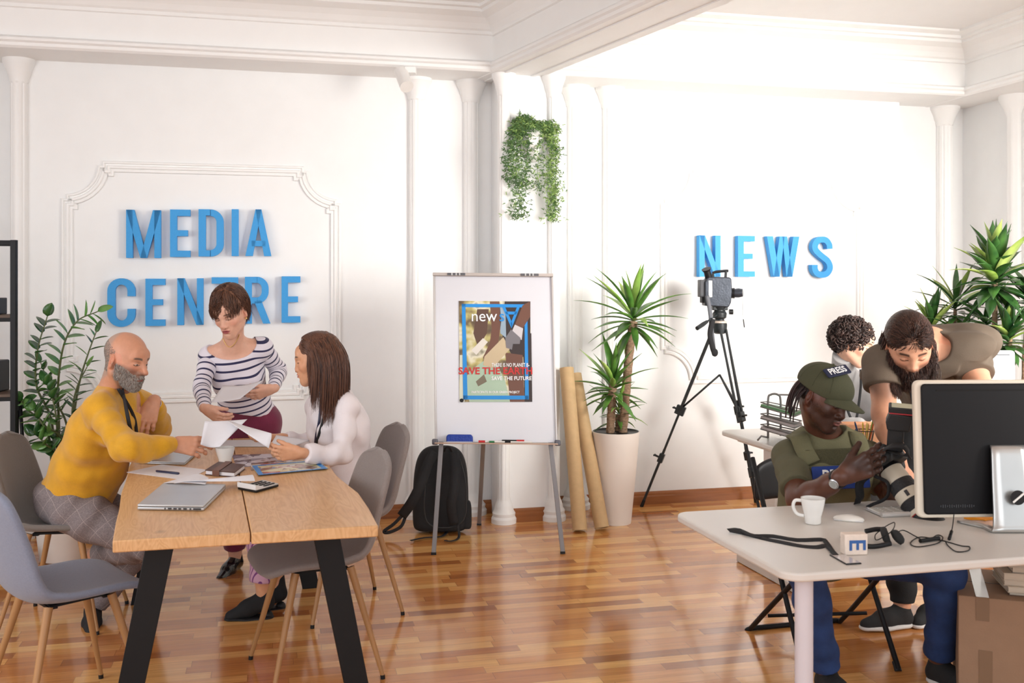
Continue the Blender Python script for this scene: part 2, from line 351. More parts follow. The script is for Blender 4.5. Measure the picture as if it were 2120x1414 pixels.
# moulded panels with notched corners
def offset_path(path, d):
    p = np.asarray(path); a = p-np.roll(p, 1, 0); b = np.roll(p, -1, 0)-p
    na = np.column_stack([-a[:, 1], a[:, 0]])/np.linalg.norm(a, axis=1)[:, None]; nb = np.column_stack([-b[:, 1], b[:, 0]])/np.linalg.norm(b, axis=1)[:, None]
    m = na+nb; m /= np.linalg.norm(m, axis=1)[:, None]; k = d/np.clip((m*na).sum(1), .45, 1); return p+m*k[:, None]
def panel(u0, u1, z0, z1, rad, name, off=0.):
    path = []; s = .028
    for (cx, cz, sx, sz, rev) in ((u0, z1, 1, -1, 0), (u1, z1, -1, -1, 1), (u1, z0, -1, 1, 0), (u0, z0, 1, 1, 1)):
        arc = [(cx, cz+sz*(rad+s)), (cx+sx*s, cz+sz*(rad+s)), (cx+sx*s, cz+sz*rad)]
        arc += [(cx+sx*(s+(rad-s)*math.sin(t)), cz+sz*(s+(rad-s)*math.cos(t))) for t in np.linspace(.06, PI/2-.06, 10)]
        arc += [(cx+sx*rad, cz+sz*s), (cx+sx*(rad+s), cz+sz*s), (cx+sx*(rad+s), cz)]
        if rev: arc = arc[::-1]
        path += arc
    prof = [(0, 0), (0, .012), (.006, .018), (.014, .018), (.019, .008), (.026, .008), (.032, .02), (.044, .02), (.05, .01), (.056, .014), (.066, .014), (.07, 0)]
    mb = MB(); rings = []
    for (d, h) in prof:
        q = offset_path(path, -d); rings.append([WP(x, z, off+h) for x, z in q])
    n = len(path); V = np.array(rings).reshape(-1, 3)
    mb.add(V, [(i*n+j, i*n+(j+1) % n, (i+1)*n+(j+1) % n, (i+1)*n+j) for i in range(len(prof)-1) for j in range(n)])
    struct(mb, name, white_trim, auto=.35)
a = W(127, 331); b = W(706, 334); c = W(400, 833)
panel(a[0], b[0], c[1], a[1], .21, 'trim_14')
a = W(1367, 352); b = W(1789, 352); c = W(1560, 792)
panel(a[0], b[0], c[1], (a[1]+b[1])/2-.01, .22, 'trim_15')
# low panel edges below and skirting boards
skirt = mat('skirting_wood', srgb(150, 92, 50), .35, var=.18, vscale=3, stretch=(1, 1, 12))
def skirting(u0, u1, off, name):
    prof = [(off, 0), (off+.022, 0), (off+.022, .055), (off+.014, .062), (off+.014, .075), (off+.008, .085), (off, .088)]
    mb = MB(); V = []; n = len(prof)
    for u in (u0, u1):
        for (o, z) in prof: V.append(WP(u, z, o))
    mb.add(V, [tuple(range(n-1, -1, -1)), tuple(range(n, 2*n))]+[(i, (i+1) % n, (i+1) % n+n, i+n) for i in range(n)]); struct(mb, name, skirt)
skirting(uL, pu0, 0, 'baseboard_left'); skirting(pu0+.07, pu1-.07, .3, 'baseboard_pier'); skirting(pu1, uR, 0, 'baseboard_back'); skirting(uR, UC, -.12, 'baseboard_right')
# the small white fixture under the beam
sp = root('wall_spotlight', P(840, 150, 6.25), 'small white cylindrical fixture angled down under the left beam', 'spotlight')
mb = MB(); mb.box(P(850, 146, 6.25), (.035, .03, .02)); mb.build('mount', white_trim, sp, bevel=.004)
mb = MB(); mb.tube([P(830, 148, 6.25), P(842, 180, 6.15)], .042, 20); o = mb.build('body', mat('fixture_white', (.85, .83, .8), .3), sp, auto=.6)
# ================================================================ letters on the wall
foam = mat('blue_foam', srgb(62, 156, 222), .6, bump=.12, bscale=350, var=.03, vscale=120)
def rect(x0, y0, x1, y1): return [(x0, y0), (x1, y0), (x1, y1), (x0, y1)]
def band(cx, cy, rx, ry, w, a0, a1, n=14, wy=None):
    wy = w if wy is None else wy
    o = [(cx+rx*math.cos(a), cy+ry*math.sin(a)) for a in np.linspace(a0, a1, n)]
    i = [(cx+(rx-w)*math.cos(a), cy+(ry-wy)*math.sin(a)) for a in np.linspace(a1, a0, n)]
    return [[o[k], o[k+1], i[n-2-k], i[n-1-k]] for k in range(n-1)]
def glyph(ch):     # cells in a unit-high box; returns the polygons and the width
    w = .15; h = PI/2
    if ch == 'E': return [rect(0, 0, w, 1), rect(w, 0, .44, .135), rect(w, .865, .44, 1), rect(w, .44, .385, .565)], .44
    if ch == 'I': return [rect(0, 0, w, 1)], w
    if ch == 'M': return [rect(0, 0, .14, 1), rect(.60, 0, .74, 1), [(0.0, 1), (.17, 1), (.44, 0), (.30, 0)], [(.57, 1), (.74, 1), (.44, 0), (.30, 0)]], .74
    if ch == 'N': return [rect(0, 0, .14, 1), rect(.42, 0, .56, 1), [(0, 1), (.15, 1), (.56, 0), (.41, 0)]], .56
    if ch == 'A': return [[(0, 0), (.155, 0), (.335, 1), (.21, 1)], [(.39, 0), (.545, 0), (.335, 1), (.21, 1)], rect(.13, .21, .42, .33)], .545
    if ch == 'T': return [rect(.175, 0, .325, 1), rect(0, .865, .175, 1), rect(.325, .865, .50, 1)], .50
    if ch == 'W': return [[(0, 1), (.145, 1), (.31, 0), (.165, 0)], [(.31, 1), (.43, 1), (.31, 0), (.165, 0)], [(.37, 1), (.49, 1), (.62, 0), (.475, 0)], [(.645, 1), (.79, 1), (.62, 0), (.475, 0)]], .79
    if ch == 'D': return [rect(0, 0, w, 1), rect(w, 0, .24, .13), rect(w, .87, .24, 1), rect(.37, .27, .52, .73)]+band(.25, .73, .27, .27, .15, 0, h, wy=.14)+band(.25, .27, .27, .27, .15, -h, 0, wy=.14), .52
    if ch == 'C': return [rect(0, .26, w, .74)]+band(.265, .74, .265, .26, .15, 0, PI, wy=.13)+band(.265, .26, .265, .26, .15, -PI, 0, wy=.13)+[rect(.38, .63, .53, .745), rect(.38, .255, .53, .37)], .53
    if ch == 'R': return [rect(0, 0, w, 1), rect(w, .87, .27, 1), rect(w, .43, .27, .56), [(.20, .47), (.35, .50), (.55, 0), (.39, 0)], rect(.36, .68, .51, .75)]+band(.26, .75, .25, .25, .15, 0, h, wy=.13)+band(.26, .68, .25, .25, .15, -h, 0, wy=.13), .55
    if ch == 'S':
        pts = spline([(.455, .70), (.445, .80), (.37, .90), (.265, .925), (.15, .89), (.085, .79), (.09, .69), (.16, .60), (.27, .51), (.39, .42), (.455, .31), (.455, .20), (.38, .10), (.265, .07), (.145, .10), (.08, .20), (.075, .31)], 64)
        T = np.gradient(pts, axis=0); T /= np.linalg.norm(T, axis=1)[:, None]; Nn = np.column_stack([-T[:, 1], T[:, 0]])*.072
        return [[tuple(pts[i]+Nn[i]), tuple(pts[i+1]+Nn[i+1]), tuple(pts[i+1]-Nn[i+1]), tuple(pts[i]-Nn[i])] for i in range(len(pts)-1)], .53
def wall_letter(ch, x0, x1, yt, yb, label, group, depth=.04, off=.012):
    polys, w = glyph(ch); ua, zt = W(x0, yt, off+depth); ub, _ = W(x1, yt, off+depth); _, zb = W((x0+x1)/2, yb, off+depth); sx = (ub-ua)/w; sz = zt-zb
    mb = MB()
    for p in polys: mb.prism([(q[0]*sx, q[1]*sz) for q in p], WP(ua, zb, off), WU, (0, 0, 1), WN*depth)
    r = WP((ua+ub)/2, zb, off)
    o = mb.build('wall_letter', foam, loc=r)
    # weld the cells into one solid outline
    return tag(o, label, 'letter', group)
g1 = 'blue letters of MEDIA'; g2 = 'blue letters of CENTRE'; g3 = 'blue letters of NEWS'
for ch, x0, x1, yt, yb, lb in (('M', 261, 333, 434, 534, 'blue letter M at the start of MEDIA on the left wall panel'), ('E', 352, 394, 433.5, 532, 'blue letter E second in MEDIA, between M and D'), ('D', 411, 463, 433, 531, 'blue letter D in the middle of MEDIA'), ('I', 479.5, 494, 433, 530, 'blue letter I in MEDIA, a single thin upright bar'), ('A', 508, 562, 433, 530, 'blue letter A at the end of MEDIA')):
    wall_letter(ch, x0, x1, yt, yb, lb, g1)
for ch, x0, x1, yt, yb, lb in (('C', 222, 280, 576, 677, 'blue letter C at the start of CENTRE on the left wall panel'), ('E', 301, 342, 577, 675, 'blue letter E second in CENTRE, left of the N'), ('N', 367, 421, 576, 673, 'blue letter N in CENTRE, left of the striped woman'), ('T', 438, 493, 574, 672, 'blue letter T mostly hidden behind the striped woman'), ('R', 507, 560, 573, 670, 'blue letter R in CENTRE, right of the striped woman head'), ('E', 583, 622, 572, 668, 'blue letter E at the very end of CENTRE')):
    wall_letter(ch, x0, x1, yt, yb, lb, g2)
for ch, x0, x1, yt, yb, lb in (('N', 1448, 1492, 487, 573, 'blue letter N of NEWS, above the video camera'), ('E', 1528, 1563, 488, 573, 'blue letter E of NEWS, right of the video camera'), ('W', 1588, 1655, 489, 573, 'blue letter W of NEWS, third letter on the right wall'), ('S', 1681, 1724, 489, 575, 'blue letter S at the end of NEWS')):
    wall_letter(ch, x0, x1, yt, yb, lb, g3, depth=.05)
# ================================================================ furniture and things
black_metal = mat('black_metal', (.008, .008, .009), .5, spec=.3)
chrome = mat('steel', (.62, .62, .64), .25, metal=1.)
grey_metal = mat('grey_painted_metal', srgb(138, 136, 138), .4, metal=.3)
paper = mat('paper', srgb(228, 226, 230), .6, var=.01)
black_plastic = mat('black_plastic', (.010, .010, .011), .42, spec=.35)
white_ceramic = mat('white_ceramic', srgb(238, 236, 232), .18, coat=.4)
cardboard = mat('kraft_cardboard', srgb(196, 160, 118), .75, bump=.05, bscale=180, var=.05, vscale=30)
# ---------------------------------------------------------------- meeting table
def oak(nt, N, L, co, bs):
    mp = N('ShaderNodeMapping'); mp.inputs['Rotation'].default_value = (0, 0, -math.radians(18)); mp.inputs['Scale'].default_value = (1, 1, 1); L(co, mp.inputs[0])
    m2 = N('ShaderNodeMapping'); m2.inputs['Scale'].default_value = (7, .9, 3); L(mp.outputs[0], m2.inputs[0])
    nz = N('ShaderNodeTexNoise'); nz.inputs['Scale'].default_value = 1.6; nz.inputs['Detail'].default_value = 3; nz.inputs['Distortion'].default_value = .6; L(m2.outputs[0], nz.inputs['Vector'])
    wv = mth(N, L, 'FRACT', mth(N, L, 'MULTIPLY', nz.outputs['Fac'], 14)); wv = mth(N, L, 'PINGPONG', wv, .5)
    m3 = N('ShaderNodeMapping'); m3.inputs['Scale'].default_value = (120, 4, 20); L(mp.outputs[0], m3.inputs[0])
    n2 = N('ShaderNodeTexNoise'); n2.inputs['Scale'].default_value = 1; n2.inputs['Detail'].default_value = 4; L(m3.outputs[0], n2.inputs['Vector'])
    f = mth(N, L, 'ADD', mth(N, L, 'MULTIPLY', wv, .7), mth(N, L, 'MULTIPLY', n2.outputs['Fac'], .65))
    c = ramp(N, L, f, [(.1, srgb(196, 146, 96)), (.45, srgb(216, 168, 116)), (.9, srgb(229, 187, 138))])
    vo = N('ShaderNodeTexVoronoi'); vo.inputs['Scale'].default_value = 3.2; m4 = N('ShaderNodeMapping'); m4.inputs['Scale'].default_value = (1.2, .8, 0); L(mp.outputs[0], m4.inputs[0]); L(m4.outputs[0], vo.inputs['Vector'])
    k = N('ShaderNodeMapRange'); k.inputs[1].default_value = .02; k.inputs[2].default_value = .09; k.inputs[3].default_value = .55; k.inputs[4].default_value = 0; L(vo.outputs['Distance'], k.inputs[0])
    mx = N('ShaderNodeMix'); mx.data_type = 'RGBA'; L(k.outputs[0], mx.inputs[0]); L(c, mx.inputs[6]); mx.inputs[7].default_value = (*srgb(120, 74, 44), 1)
    return mx.outputs[2]
oak_m = expr_mat('oak', .38, oak, coat=.1)
oak_edge = mat('oak_edge', srgb(158, 108, 70), .5, var=.2, vscale=30, stretch=(1, 1, 4))
TZ = .75
tl = np.array([-.31, .951, 0]); tw = np.array([.951, .31, 0])      # along and across the table
left = [onz(x, y, TZ)[:2] for x, y in ((233, 1120), (240, 1080), (247, 1052), (251, 1020), (262, 990), (267, 966))]
right = [onz(x, y, TZ)[:2] for x, y in ((783, 1088), (764, 1052), (742, 1020), (716, 1000), (698, 985), (682, 964))]
fl = left[-1]; fr = right[-1]
left += [fl+tl[:2]*t+tw[:2]*dx for t, dx in ((.3, .01), (.55, .0), (.75, .02))]
right += [fr+tl[:2]*t+tw[:2]*dx for t, dx in ((.3, .03), (.6, .02), (.9, .03))]
endl = left[-1]; endr = right[-1]
meet = root('meeting_table', (-1.2, 4.2, 0), 'oak meeting table with wavy live edges and black sloping legs', 'table')
seam0 = onz(519, 1103, TZ)[:2]; seam1 = (endl+endr)/2+np.array([.02, 0])
def slab(outline, name):
    mb = MB(); mb.prism([tuple(p) for p in outline], (0, 0, TZ-.038), (1, 0, 0), (0, 1, 0), (0, 0, .038)); return mb.build(name, oak_m, meet, bevel=.004)
g = tw[:2]*.0018
slab(list(left)+[seam1-g, seam0-g][0:2], 'tabletop_board'); slab([seam0+g, seam1+g]+list(right)[::-1], 'tabletop_board')
tc0 = (left[0]+right[0])/2
def tpt(a, l, z): return np.array([*(tc0+tw[:2]*a+tl[:2]*l), z])
for l in (.27, 1.85):
    for s, n in ((-1, 'leg'), (1, 'leg')):
        mb = MB(); top = tpt(.27*s, l, TZ-.04); bot = tpt(.41*s, l, 0)
        V = []
        for q, w in ((top, .046), (bot, .042)):
            for dx, dy in ((-w, -.015), (w, -.015), (w, .015), (-w, .015)): V.append(q+tw*dx+tl*dy)
        mb.add(V, [(3, 2, 1, 0), (4, 5, 6, 7), (0, 1, 5, 4), (1, 2, 6, 5), (2, 3, 7, 6), (3, 0, 4, 7)]); mb.build('leg', black_metal, meet, bevel=.002)
    mb = MB(); mb.bar(tpt(-.27, l, TZ-.068), tpt(.27, l, TZ-.068), .03, .05); mb.build('crossbar', black_metal, meet, bevel=.002)
for a in (-.18, .20):
    mb = MB(); mb.bar(tpt(a, .16, TZ-.050), tpt(a, 2.0, TZ-.050), .028, .022); mb.build('batten', oak_edge, meet, bevel=.003)
# ---------------------------------------------------------------- shell chairs
def make_chair(label, fab, rz, loc, group='upholstered shell chairs round the meeting table'):
    r = root('shell_chair', (0, 0, 0), label, 'chair', group)
    prof = spline([(.235, .425), (.215, .445), (.13, .457), (.0, .448), (-.11, .445), (-.175, .47), (-.21, .53), (-.232, .62), (-.25, .71), (-.269, .80), (-.281, .868)], 30)
    M, Nn = 40, 17; G = np.zeros((M, Nn, 3))
    T = np.linspace(0, 1, len(prof))
    for i in range(M):
        # squash the ends so the outline is rounded
        s = i/(M-1); e = 2*s-1; ss = .5+.5*np.sign(e)*abs(e)**.92
        y = np.interp(ss, T, prof[:, 0]); z = np.interp(ss, T, prof[:, 1])
        w0 = np.interp(ss, [0, .15, .4, .55, .75, .92, 1], [.21, .225, .225, .22, .215, .205, .195])
        k = (1-abs(e)**8)**(1/2.0) if abs(e) < 1 else 0
        w = w0*max(k, .16)
        for j in range(Nn):
            t = 2*j/(Nn-1)-1; x = w*t; c = (abs(t)**2.4)
            bk = np.interp(ss, [0, .35, .5, .7, 1], [.0, .018, .05, .045, .012])*c
            up = np.interp(ss, [0, .2, .42, .55, 1], [.0, .02, .045, .02, .0])*c
            G[i, j] = (x, y+bk, z+up)
    mb = MB(); mb.grid(G); o = mb.build('seat_shell', fab, r, smooth=True, solid=.028, sub=1)
    mb = MB()
    for s in (-1, 1): mb.bar((.10*s, -.10, .427), (.10*s, .11, .430), .03, .008)
    mb.bar((-.12, -.09, .423), (.12, -.09, .423), .03, .008); mb.bar((-.12, .10, .424), (.12, .10, .424), .03, .008); mb.build('seat_frame', black_metal, r)
    for sx in (-1, 1):
        for sy in (-1, 1):
            mb = MB(); a = np.array([.128*sx, .11*sy, .432]); b = np.array([.215*sx, .215*sy, .012]); mb.tube([a, b], [.0155, .0085], 14); l = mb.build('leg', leg_wood, r, auto=.6)
            mb = MB(); mb.tube([b+(a-b)*.01, b+[0, 0, -.012]], [.0095, .0095], 12); mb.build('foot_cap', black_plastic, l, auto=.6)
    r.location = loc; r.rotation_euler = (0, 0, rz); return r
leg_wood = mat('leg_wood', srgb(176, 130, 84), .42, var=.12, vscale=14, stretch=(1, 1, .15))
def fabric(name, c): return mat(name, c, .9, bump=.25, bscale=420, var=.06, vscale=160, sheen=.25)
f_grey = fabric('grey_taupe_fabric', srgb(140, 130, 126)); f_blue = fabric('blue_grey_fabric', srgb(128, 134, 152))
f_taupe = fabric('taupe_fabric', srgb(118, 110, 104))
def yaw(dx, dy): return math.atan2(dy, dx)-PI/2      # the chair looks along its own +y
make_chair('taupe shell chair that the man in the yellow sweater sits on', f_taupe, yaw(1, .08), (-2.07, 4.61, 0))
make_chair('empty blue-grey shell chair in the left foreground, its back to the camera', f_blue, yaw(.71, .71), (-1.62, 3.62, 0))
make_chair('empty grey shell chair pushed in at the right near corner of the table', f_grey, yaw(-.9, -.43), (-.795, 4.02, 0))
make_chair('grey shell chair that the woman with long hair sits on', f_grey, yaw(-.9, -.43), (-.80, 4.78, 0))
# ---------------------------------------------------------------- on the meeting table
def on_table(px, py, dz=0.): return onz(px, py, TZ+dz)
def quad_sheet(name, pts, th, m, label, cat, group=None, z=TZ, dz=0., bend=0.):
    q = [onz(x, y, z+dz) for x, y in pts]; mb = MB(); n = 9
    G = np.array([[(q[0]*(1-a)+q[1]*a)*(1-b)+(q[3]*(1-a)+q[2]*a)*b+np.array([0, 0, bend*math.sin(PI*a)*(.4+.6*b)]) for a in np.linspace(0, 1, n)] for b in np.linspace(0, 1, n)])
    G2 = G+np.array([0, 0, th]); mb.grid(G[:, ::-1]); mb.grid(G2)
    bd = [(0, j) for j in range(n)]+[(i, n-1) for i in range(1, n)]+[(n-1, j) for j in range(n-2, -1, -1)]+[(i, 0) for i in range(n-2, 0, -1)]
    V = [G[i, j] for i, j in bd]+[G2[i, j] for i, j in bd]; k = len(bd); mb.add(V, [(i, (i+1) % k, (i+1) % k+k, i+k) for i in range(k)])
    o = mb.build(name, m, smooth=bend != 0, auto=.5); return tag(o, label, cat, group)
silver = mat('silver_laptop', srgb(196, 198, 200), .35, metal=.55)
dark_port = mat('port_dark', (.03, .03, .035), .5)
def laptop(corners, label, h=.022, ports=True):
    q = [onz(x, y, TZ+h) for x, y in corners]; c = sum(q)/4; r = root('laptop', (c[0], c[1], TZ), label, 'laptop')
    def inset(k, z): return [c*k+p*(1-k) for p in q], z
    def slab3(z0, z1, k, name, m):
        mb = MB(); pts = [(c*k+p*(1-k)) for p in q]; mb.prism([(p[0], p[1]) for p in pts], (0, 0, z0), (1, 0, 0), (0, 1, 0), (0, 0, z1-z0)); return mb.build(name, m, r, bevel=.004, seg=3)
    b = slab3(TZ+.002, TZ+h*.58, .0, 'base', silver); slab3(TZ+h*.62, TZ+h, .0, 'lid', silver); slab3(TZ+h*.56, TZ+h*.64, .02, 'hinge_gap', dark_port)
    if ports:
        a, d = q[0], q[1]; u = nrm(d-a); nn = np.array([u[1], -u[0], 0]); Ln = np.linalg.norm(d-a)
        for t, w in ((.42, .004), (.49, .013), (.57, .012), (.64, .010), (.72, .013), (.80, .006), (.90, .028)):
            mb = MB(); p = a+(d-a)*t; p[2] = TZ+.008; mb.box(p+nn*.0005, (w/2, .001, .0028), np.column_stack([u, -nn, [0, 0, 1]])); mb.build('port', dark_port, b)
    return r
laptop(((284, 1044), (422, 1046), (468, 1002), (338, 999)), 'closed silver laptop with a row of ports, nearest the camera on the oak table')
laptop(((284, 954), (383, 957), (410, 934), (330, 932)), "closed thin laptop under the yellow sweater man's forearm", h=.014, ports=False)
def cup(px, py, z, h, r0, r1, label, handle, hdir=(-1, 0, 0)):
    b = onz(px, py, z); r = root('coffee_cup', b, label, 'cup'); mb = MB()
    prof = [(r0*.9, 0.001), (r0, .004), (r0*1.02, h*.3), ((r0+r1)*.5, h*.55), (r1*.97, h*.85), (r1, h), (r1-.003, h), (r1*.93, h*.85), ((r0+r1)*.47, h*.5), (r0*.8, h*.12), (1e-6, h*.1)]
    mb.lathe(prof, b, 40); mb.build('cup_body', white_ceramic, r, auto=.9)
    if handle:
        hd = nrm(hdir); p = spline([b+hd*(r1*.93)+[0, 0, h*.88], b+hd*(r1*1.45)+[0, 0, h*.86], b+hd*(r1*1.6)+[0, 0, h*.62], b+hd*(r1*1.3)+[0, 0, h*.36], b+hd*(r0*1.05)+[0, 0, h*.28]], 20)
        mb = MB(); mb.tube(p, .0042, 10, flat=1.4); mb.build('handle', white_ceramic, r, smooth=True)
    return r
cup(466, 961, TZ, .076, .028, .0425, 'white ceramic cup without visible handle in the middle of the oak table', False)
quad_sheet('paper_sheet', ((262, 978), (384, 994), (430, 973), (335, 962)), .0012, paper, 'white sheet lying left on the oak table under the dark pen', 'paper', 'loose sheets on the meeting table', dz=.0005)
quad_sheet('paper_sheet', ((360, 1001), (420, 997), (528, 996), (520, 985)), .0012, paper, 'white curled sheet lying across the near laptop and the calculator', 'paper', 'loose sheets on the meeting table', dz=.030, bend=.012)
quad_sheet('paper_sheet', ((340, 1000), (425, 1003), (432, 990), (395, 984)), .0012, paper, 'white folded sheet resting on the far edge of the near laptop', 'paper', 'loose sheets on the meeting table', dz=.0245, bend=.01)
quad_sheet('paper_sheet', ((440, 925), (560, 925), (560, 910), (452, 912)), .0012, paper, 'white printed sheet lying behind the white cup', 'paper', 'loose sheets on the meeting table', dz=.0022)
quad_sheet('paper_sheet', ((560, 932), (650, 922), (630, 914), (560, 917)), .0012, paper, "white sheet lying between the seated woman's forearms", 'paper', 'loose sheets on the meeting table', dz=.0036)
def photo_mat(name, cols, sc):
    def b(nt, N, L, co, bs):
        vo = N('ShaderNodeTexVoronoi'); vo.inputs['Scale'].default_value = sc; L(co, vo.inputs['Vector'])
        nz = N('ShaderNodeTexNoise'); nz.inputs['Scale'].default_value = sc*1.7; L(co, nz.inputs['Vector'])
        sp = N('ShaderNodeSeparateColor'); L(vo.outputs['Color'], sp.inputs[0])
        f = mth(N, L, 'ADD', mth(N, L, 'MULTIPLY', sp.outputs[0], .7), mth(N, L, 'MULTIPLY', nz.outputs['Fac'], .35))
        return ramp(N, L, f, [(i/(len(cols)), c) for i, c in enumerate(cols)], 'CONSTANT')
    return expr_mat(name, .22, b, coat=.3)
ph1 = photo_mat('printed_photos', [srgb(60, 50, 58), srgb(120, 96, 96), srgb(226, 222, 230), srgb(150, 146, 160), srgb(84, 66, 62), srgb(236, 234, 240)], 14)
ph2 = photo_mat('printed_cover', [srgb(70, 150, 205), srgb(120, 78, 60), srgb(214, 205, 160), srgb(178, 60, 60), srgb(226, 222, 205), srgb(96, 120, 80)], 13)
quad_sheet('photo_print', ((490, 968), (575, 962), (560, 940), (480, 942)), .0012, ph1, 'printed sheet of small dark photographs just right of the white cup', 'photo print', 'prints on the meeting table', dz=.0005)
quad_sheet('photo_print', ((520, 973), (606, 962), (605, 945), (520, 950)), .0012, ph1, 'printed sheet of photographs under the near hand of the seated woman', 'photo print', 'prints on the meeting table', dz=.0022)
pm = quad_sheet('magazine', ((534, 984), (680, 970), (655, 953), (520, 964)), .004, ph2, 'glossy colour magazine with a blue border at the right table edge', 'magazine', dz=.003)
q = [onz(x, y, TZ+.0072) for x, y in ((534, 984), (680, 970), (655, 953), (520, 964))]
blue_print = mat('blue_print', srgb(40, 140, 215), .3)
def border(q, w, m, parent, name):
    mb = MB(); c = sum(q)/4; i = [p+(c-p)*w for p in q]; o = [p+(c-p)*.02 for p in q]
    for k in range(4): j = (k+1) % 4; mb.prism([tuple(v[:2]) for v in (o[k], o[j], i[j], i[k])], (0, 0, q[0][2]), (1, 0, 0), (0, 1, 0), (0, 0, .0006))
    return mb.build(name, m, parent)
border(q, .16, blue_print, pm, 'cover_border')
leather = mat('brown_leather', srgb(84, 56, 48), .45, bump=.2, bscale=220, var=.08)
nb = root('notebook', on_table(467, 978), 'brown leather notebook with a strap, just in front of the white cup', 'notebook')
q = [on_table(x, y) for x, y in ((424, 984), (486, 989), (508, 972), (452, 966))]
def qslab(q, z0, z1, name, m, par, bev=.002):
    mb = MB(); mb.prism([tuple(p[:2]) for p in q], (0, 0, z0), (1, 0, 0), (0, 1, 0), (0, 0, z1-z0)); return mb.build(name, m, par, bevel=bev)
cc = sum(q)/4; qi = [p+(cc-p)*.05 for p in q]
qslab(q, TZ+.001, TZ+.004, 'cover', leather, nb); qslab(qi, TZ+.004, TZ+.019, 'page_block', paper, nb, .001); qslab(q, TZ+.019, TZ+.023, 'cover', leather, nb)
a = (q[0]*.62+q[1]*.38); b = (q[3]*.62+q[2]*.38); d = nrm(b-a); s = nrm(q[1]-q[0])*.017
mb = MB(); pth = [a-d*.004+[0, 0, .002], a-d*.006+[0, 0, .025], b+d*.004+[0, 0, .026], b+d*.004+[0, 0, .002]]
for i in range(3): mb.add([pth[i]-s, pth[i]+s, pth[i+1]+s, pth[i+1]-s], [(0, 1, 2, 3)])
mb.build('strap', mat('strap_leather', srgb(112, 76, 62), .5), nb, solid=.003)
def pen(a, b, m, label, name='pen', grp=None, r=.0045, cat='pen', capm=None):
    rt = root(name, (a+b)/2-[0, 0, r], label, cat, grp); L_ = b-a; mb = MB(); mb.tube([a, a+L_*.03, a+L_*.62], [r*.6, r, r], 12); mb.build('barrel', m, rt, auto=.7)
    mb = MB(); mb.tube([a+L_*.62, a+L_*.97, b], [r*1.12, r*1.1, r*.6], 12); mb.build('cap', capm or m, rt, auto=.7); return rt
navy = mat('navy_plastic', srgb(34, 36, 66), .3)
pen(on_table(323, 975, .007), on_table(371, 980, .007), navy, 'dark navy pen lying on the left white sheet')
pen(on_table(428, 981, .029), on_table(486, 985, .029)+[0, 0, .002], mat('mauve_plastic', srgb(150, 128, 170), .3), 'mauve and silver pen tucked along the brown notebook', capm=chrome) if False else None
cl = root('calculator', on_table(535, 1005), 'grey calculator with a tilted display, right of the near laptop', 'calculator')
q = [on_table(x, y, .008) for x, y in ((492, 1010), (530, 1017), (577, 1004), (545, 996))]
calc_m = mat('calculator_grey', srgb(190, 188, 186), .4)
qslab(q, TZ+.002, TZ+.010, 'base', black_plastic, cl); qslab(q, TZ+.010, TZ+.014, 'face', calc_m, cl)
u = q[2]-q[1]; v = q[0]-q[1]
e = [q[0]-u*.02, q[1]-u*.02, q[1]+u*.42, q[0]+u*.42]; V = [p.copy() for p in e]
for p in V[:2]: p[2] = TZ+.032
for p in V[2:]: p[2] = TZ+.014
B = [p.copy() for p in e]
for p in B: p[2] = TZ+.012
mb = MB(); mb.add(V+B, [(0, 1, 2, 3), (7, 6, 5, 4), (0, 4, 5, 1), (1, 5, 6, 2), (2, 6, 7, 3), (3, 7, 4, 0)]); hd = mb.build('display_housing', mat('calculator_white', srgb(226, 226, 226), .4), cl, bevel=.002)
c4 = sum(V)/4; Q = [c4+(p-c4)*.62+[0, 0, .0012] for p in V]; mb = MB(); mb.add(Q, [(0, 1, 2, 3)]); mb.build('display', mat('lcd', srgb(112, 122, 104), .25), hd, solid=.001)
for i in range(4):
    for j in range(4):
        p = q[1]+u*(.50+.12*i)+v*(.14+.22*j); p[2] = TZ+.0155; mb = MB(); mb.box(p, (.0055, .0035, .0018), np.column_stack([nrm(u), np.cross([0, 0, 1], nrm(u)), [0, 0, 1]])); mb.build('key', black_plastic, cl)
# ---------------------------------------------------------------- flip chart
fc = root('flip_chart', (-.08, 6.0, 0), 'white flip chart easel on three grey legs with a news poster', 'easel')
TLc, TRc, BLc, BRc = P(899, 569, 5.89), P(1143, 571, 5.89), P(903, 915, 5.76), P(1152, 916, 5.76)
board_m = mat('whiteboard', srgb(212, 212, 218), .16, coat=.4, var=.01); alu = mat('aluminium', srgb(190, 184, 180), .35, metal=.6)
bx = nrm(TRc-TLc); by = nrm(TLc-BLc); bn = nrm(np.cross(bx, by)); 
if bn[1] > 0: bn = -bn
BW = np.linalg.norm(TRc-TLc); BH = np.linalg.norm(TLc-BLc); bc = (TLc+TRc+BLc+BRc)/4; BR = np.column_stack([bx, -bn, by])
def bp(s, t, o=0.): return bc+bx*s*BW/2+by*t*BH/2+bn*o
mb = MB(); mb.box(bc-bn*.008, (BW/2, .008, BH/2), BR); mb.build('board', board_m, fc, bevel=.002)
mb = MB()
for s in (-1, 1): mb = MB(); mb.bar(bp(s, -1, .0), bp(s, 1, .0), .012, .022, up=bn); mb.build('frame_side', alu, fc, bevel=.002)
mb = MB(); mb.bar(bp(-1.02, 1, .012), bp(1.02, 1, .012), .036, .018, up=by) ; hb = mb.build('clamp_bar', mat('clamp_bar_grey', srgb(186, 176, 170), .4), fc, bevel=.003)
for s in (-.62, .62):
    mb = MB(); mb.box(bp(s, 1.0, .033), (.053, .003, .007), BR); c_ = mb.build('clip', mat('clip_dark', srgb(92, 92, 96), .4), hb, bevel=.002)
    for t in (-.025, 0, .02): mb = MB(); mb.box(bp(s, 1.0, .037)+bx*t, (.004, .002, .007), BR); mb.build('latch', mat('clip_light', srgb(190, 190, 190), .4), c_)
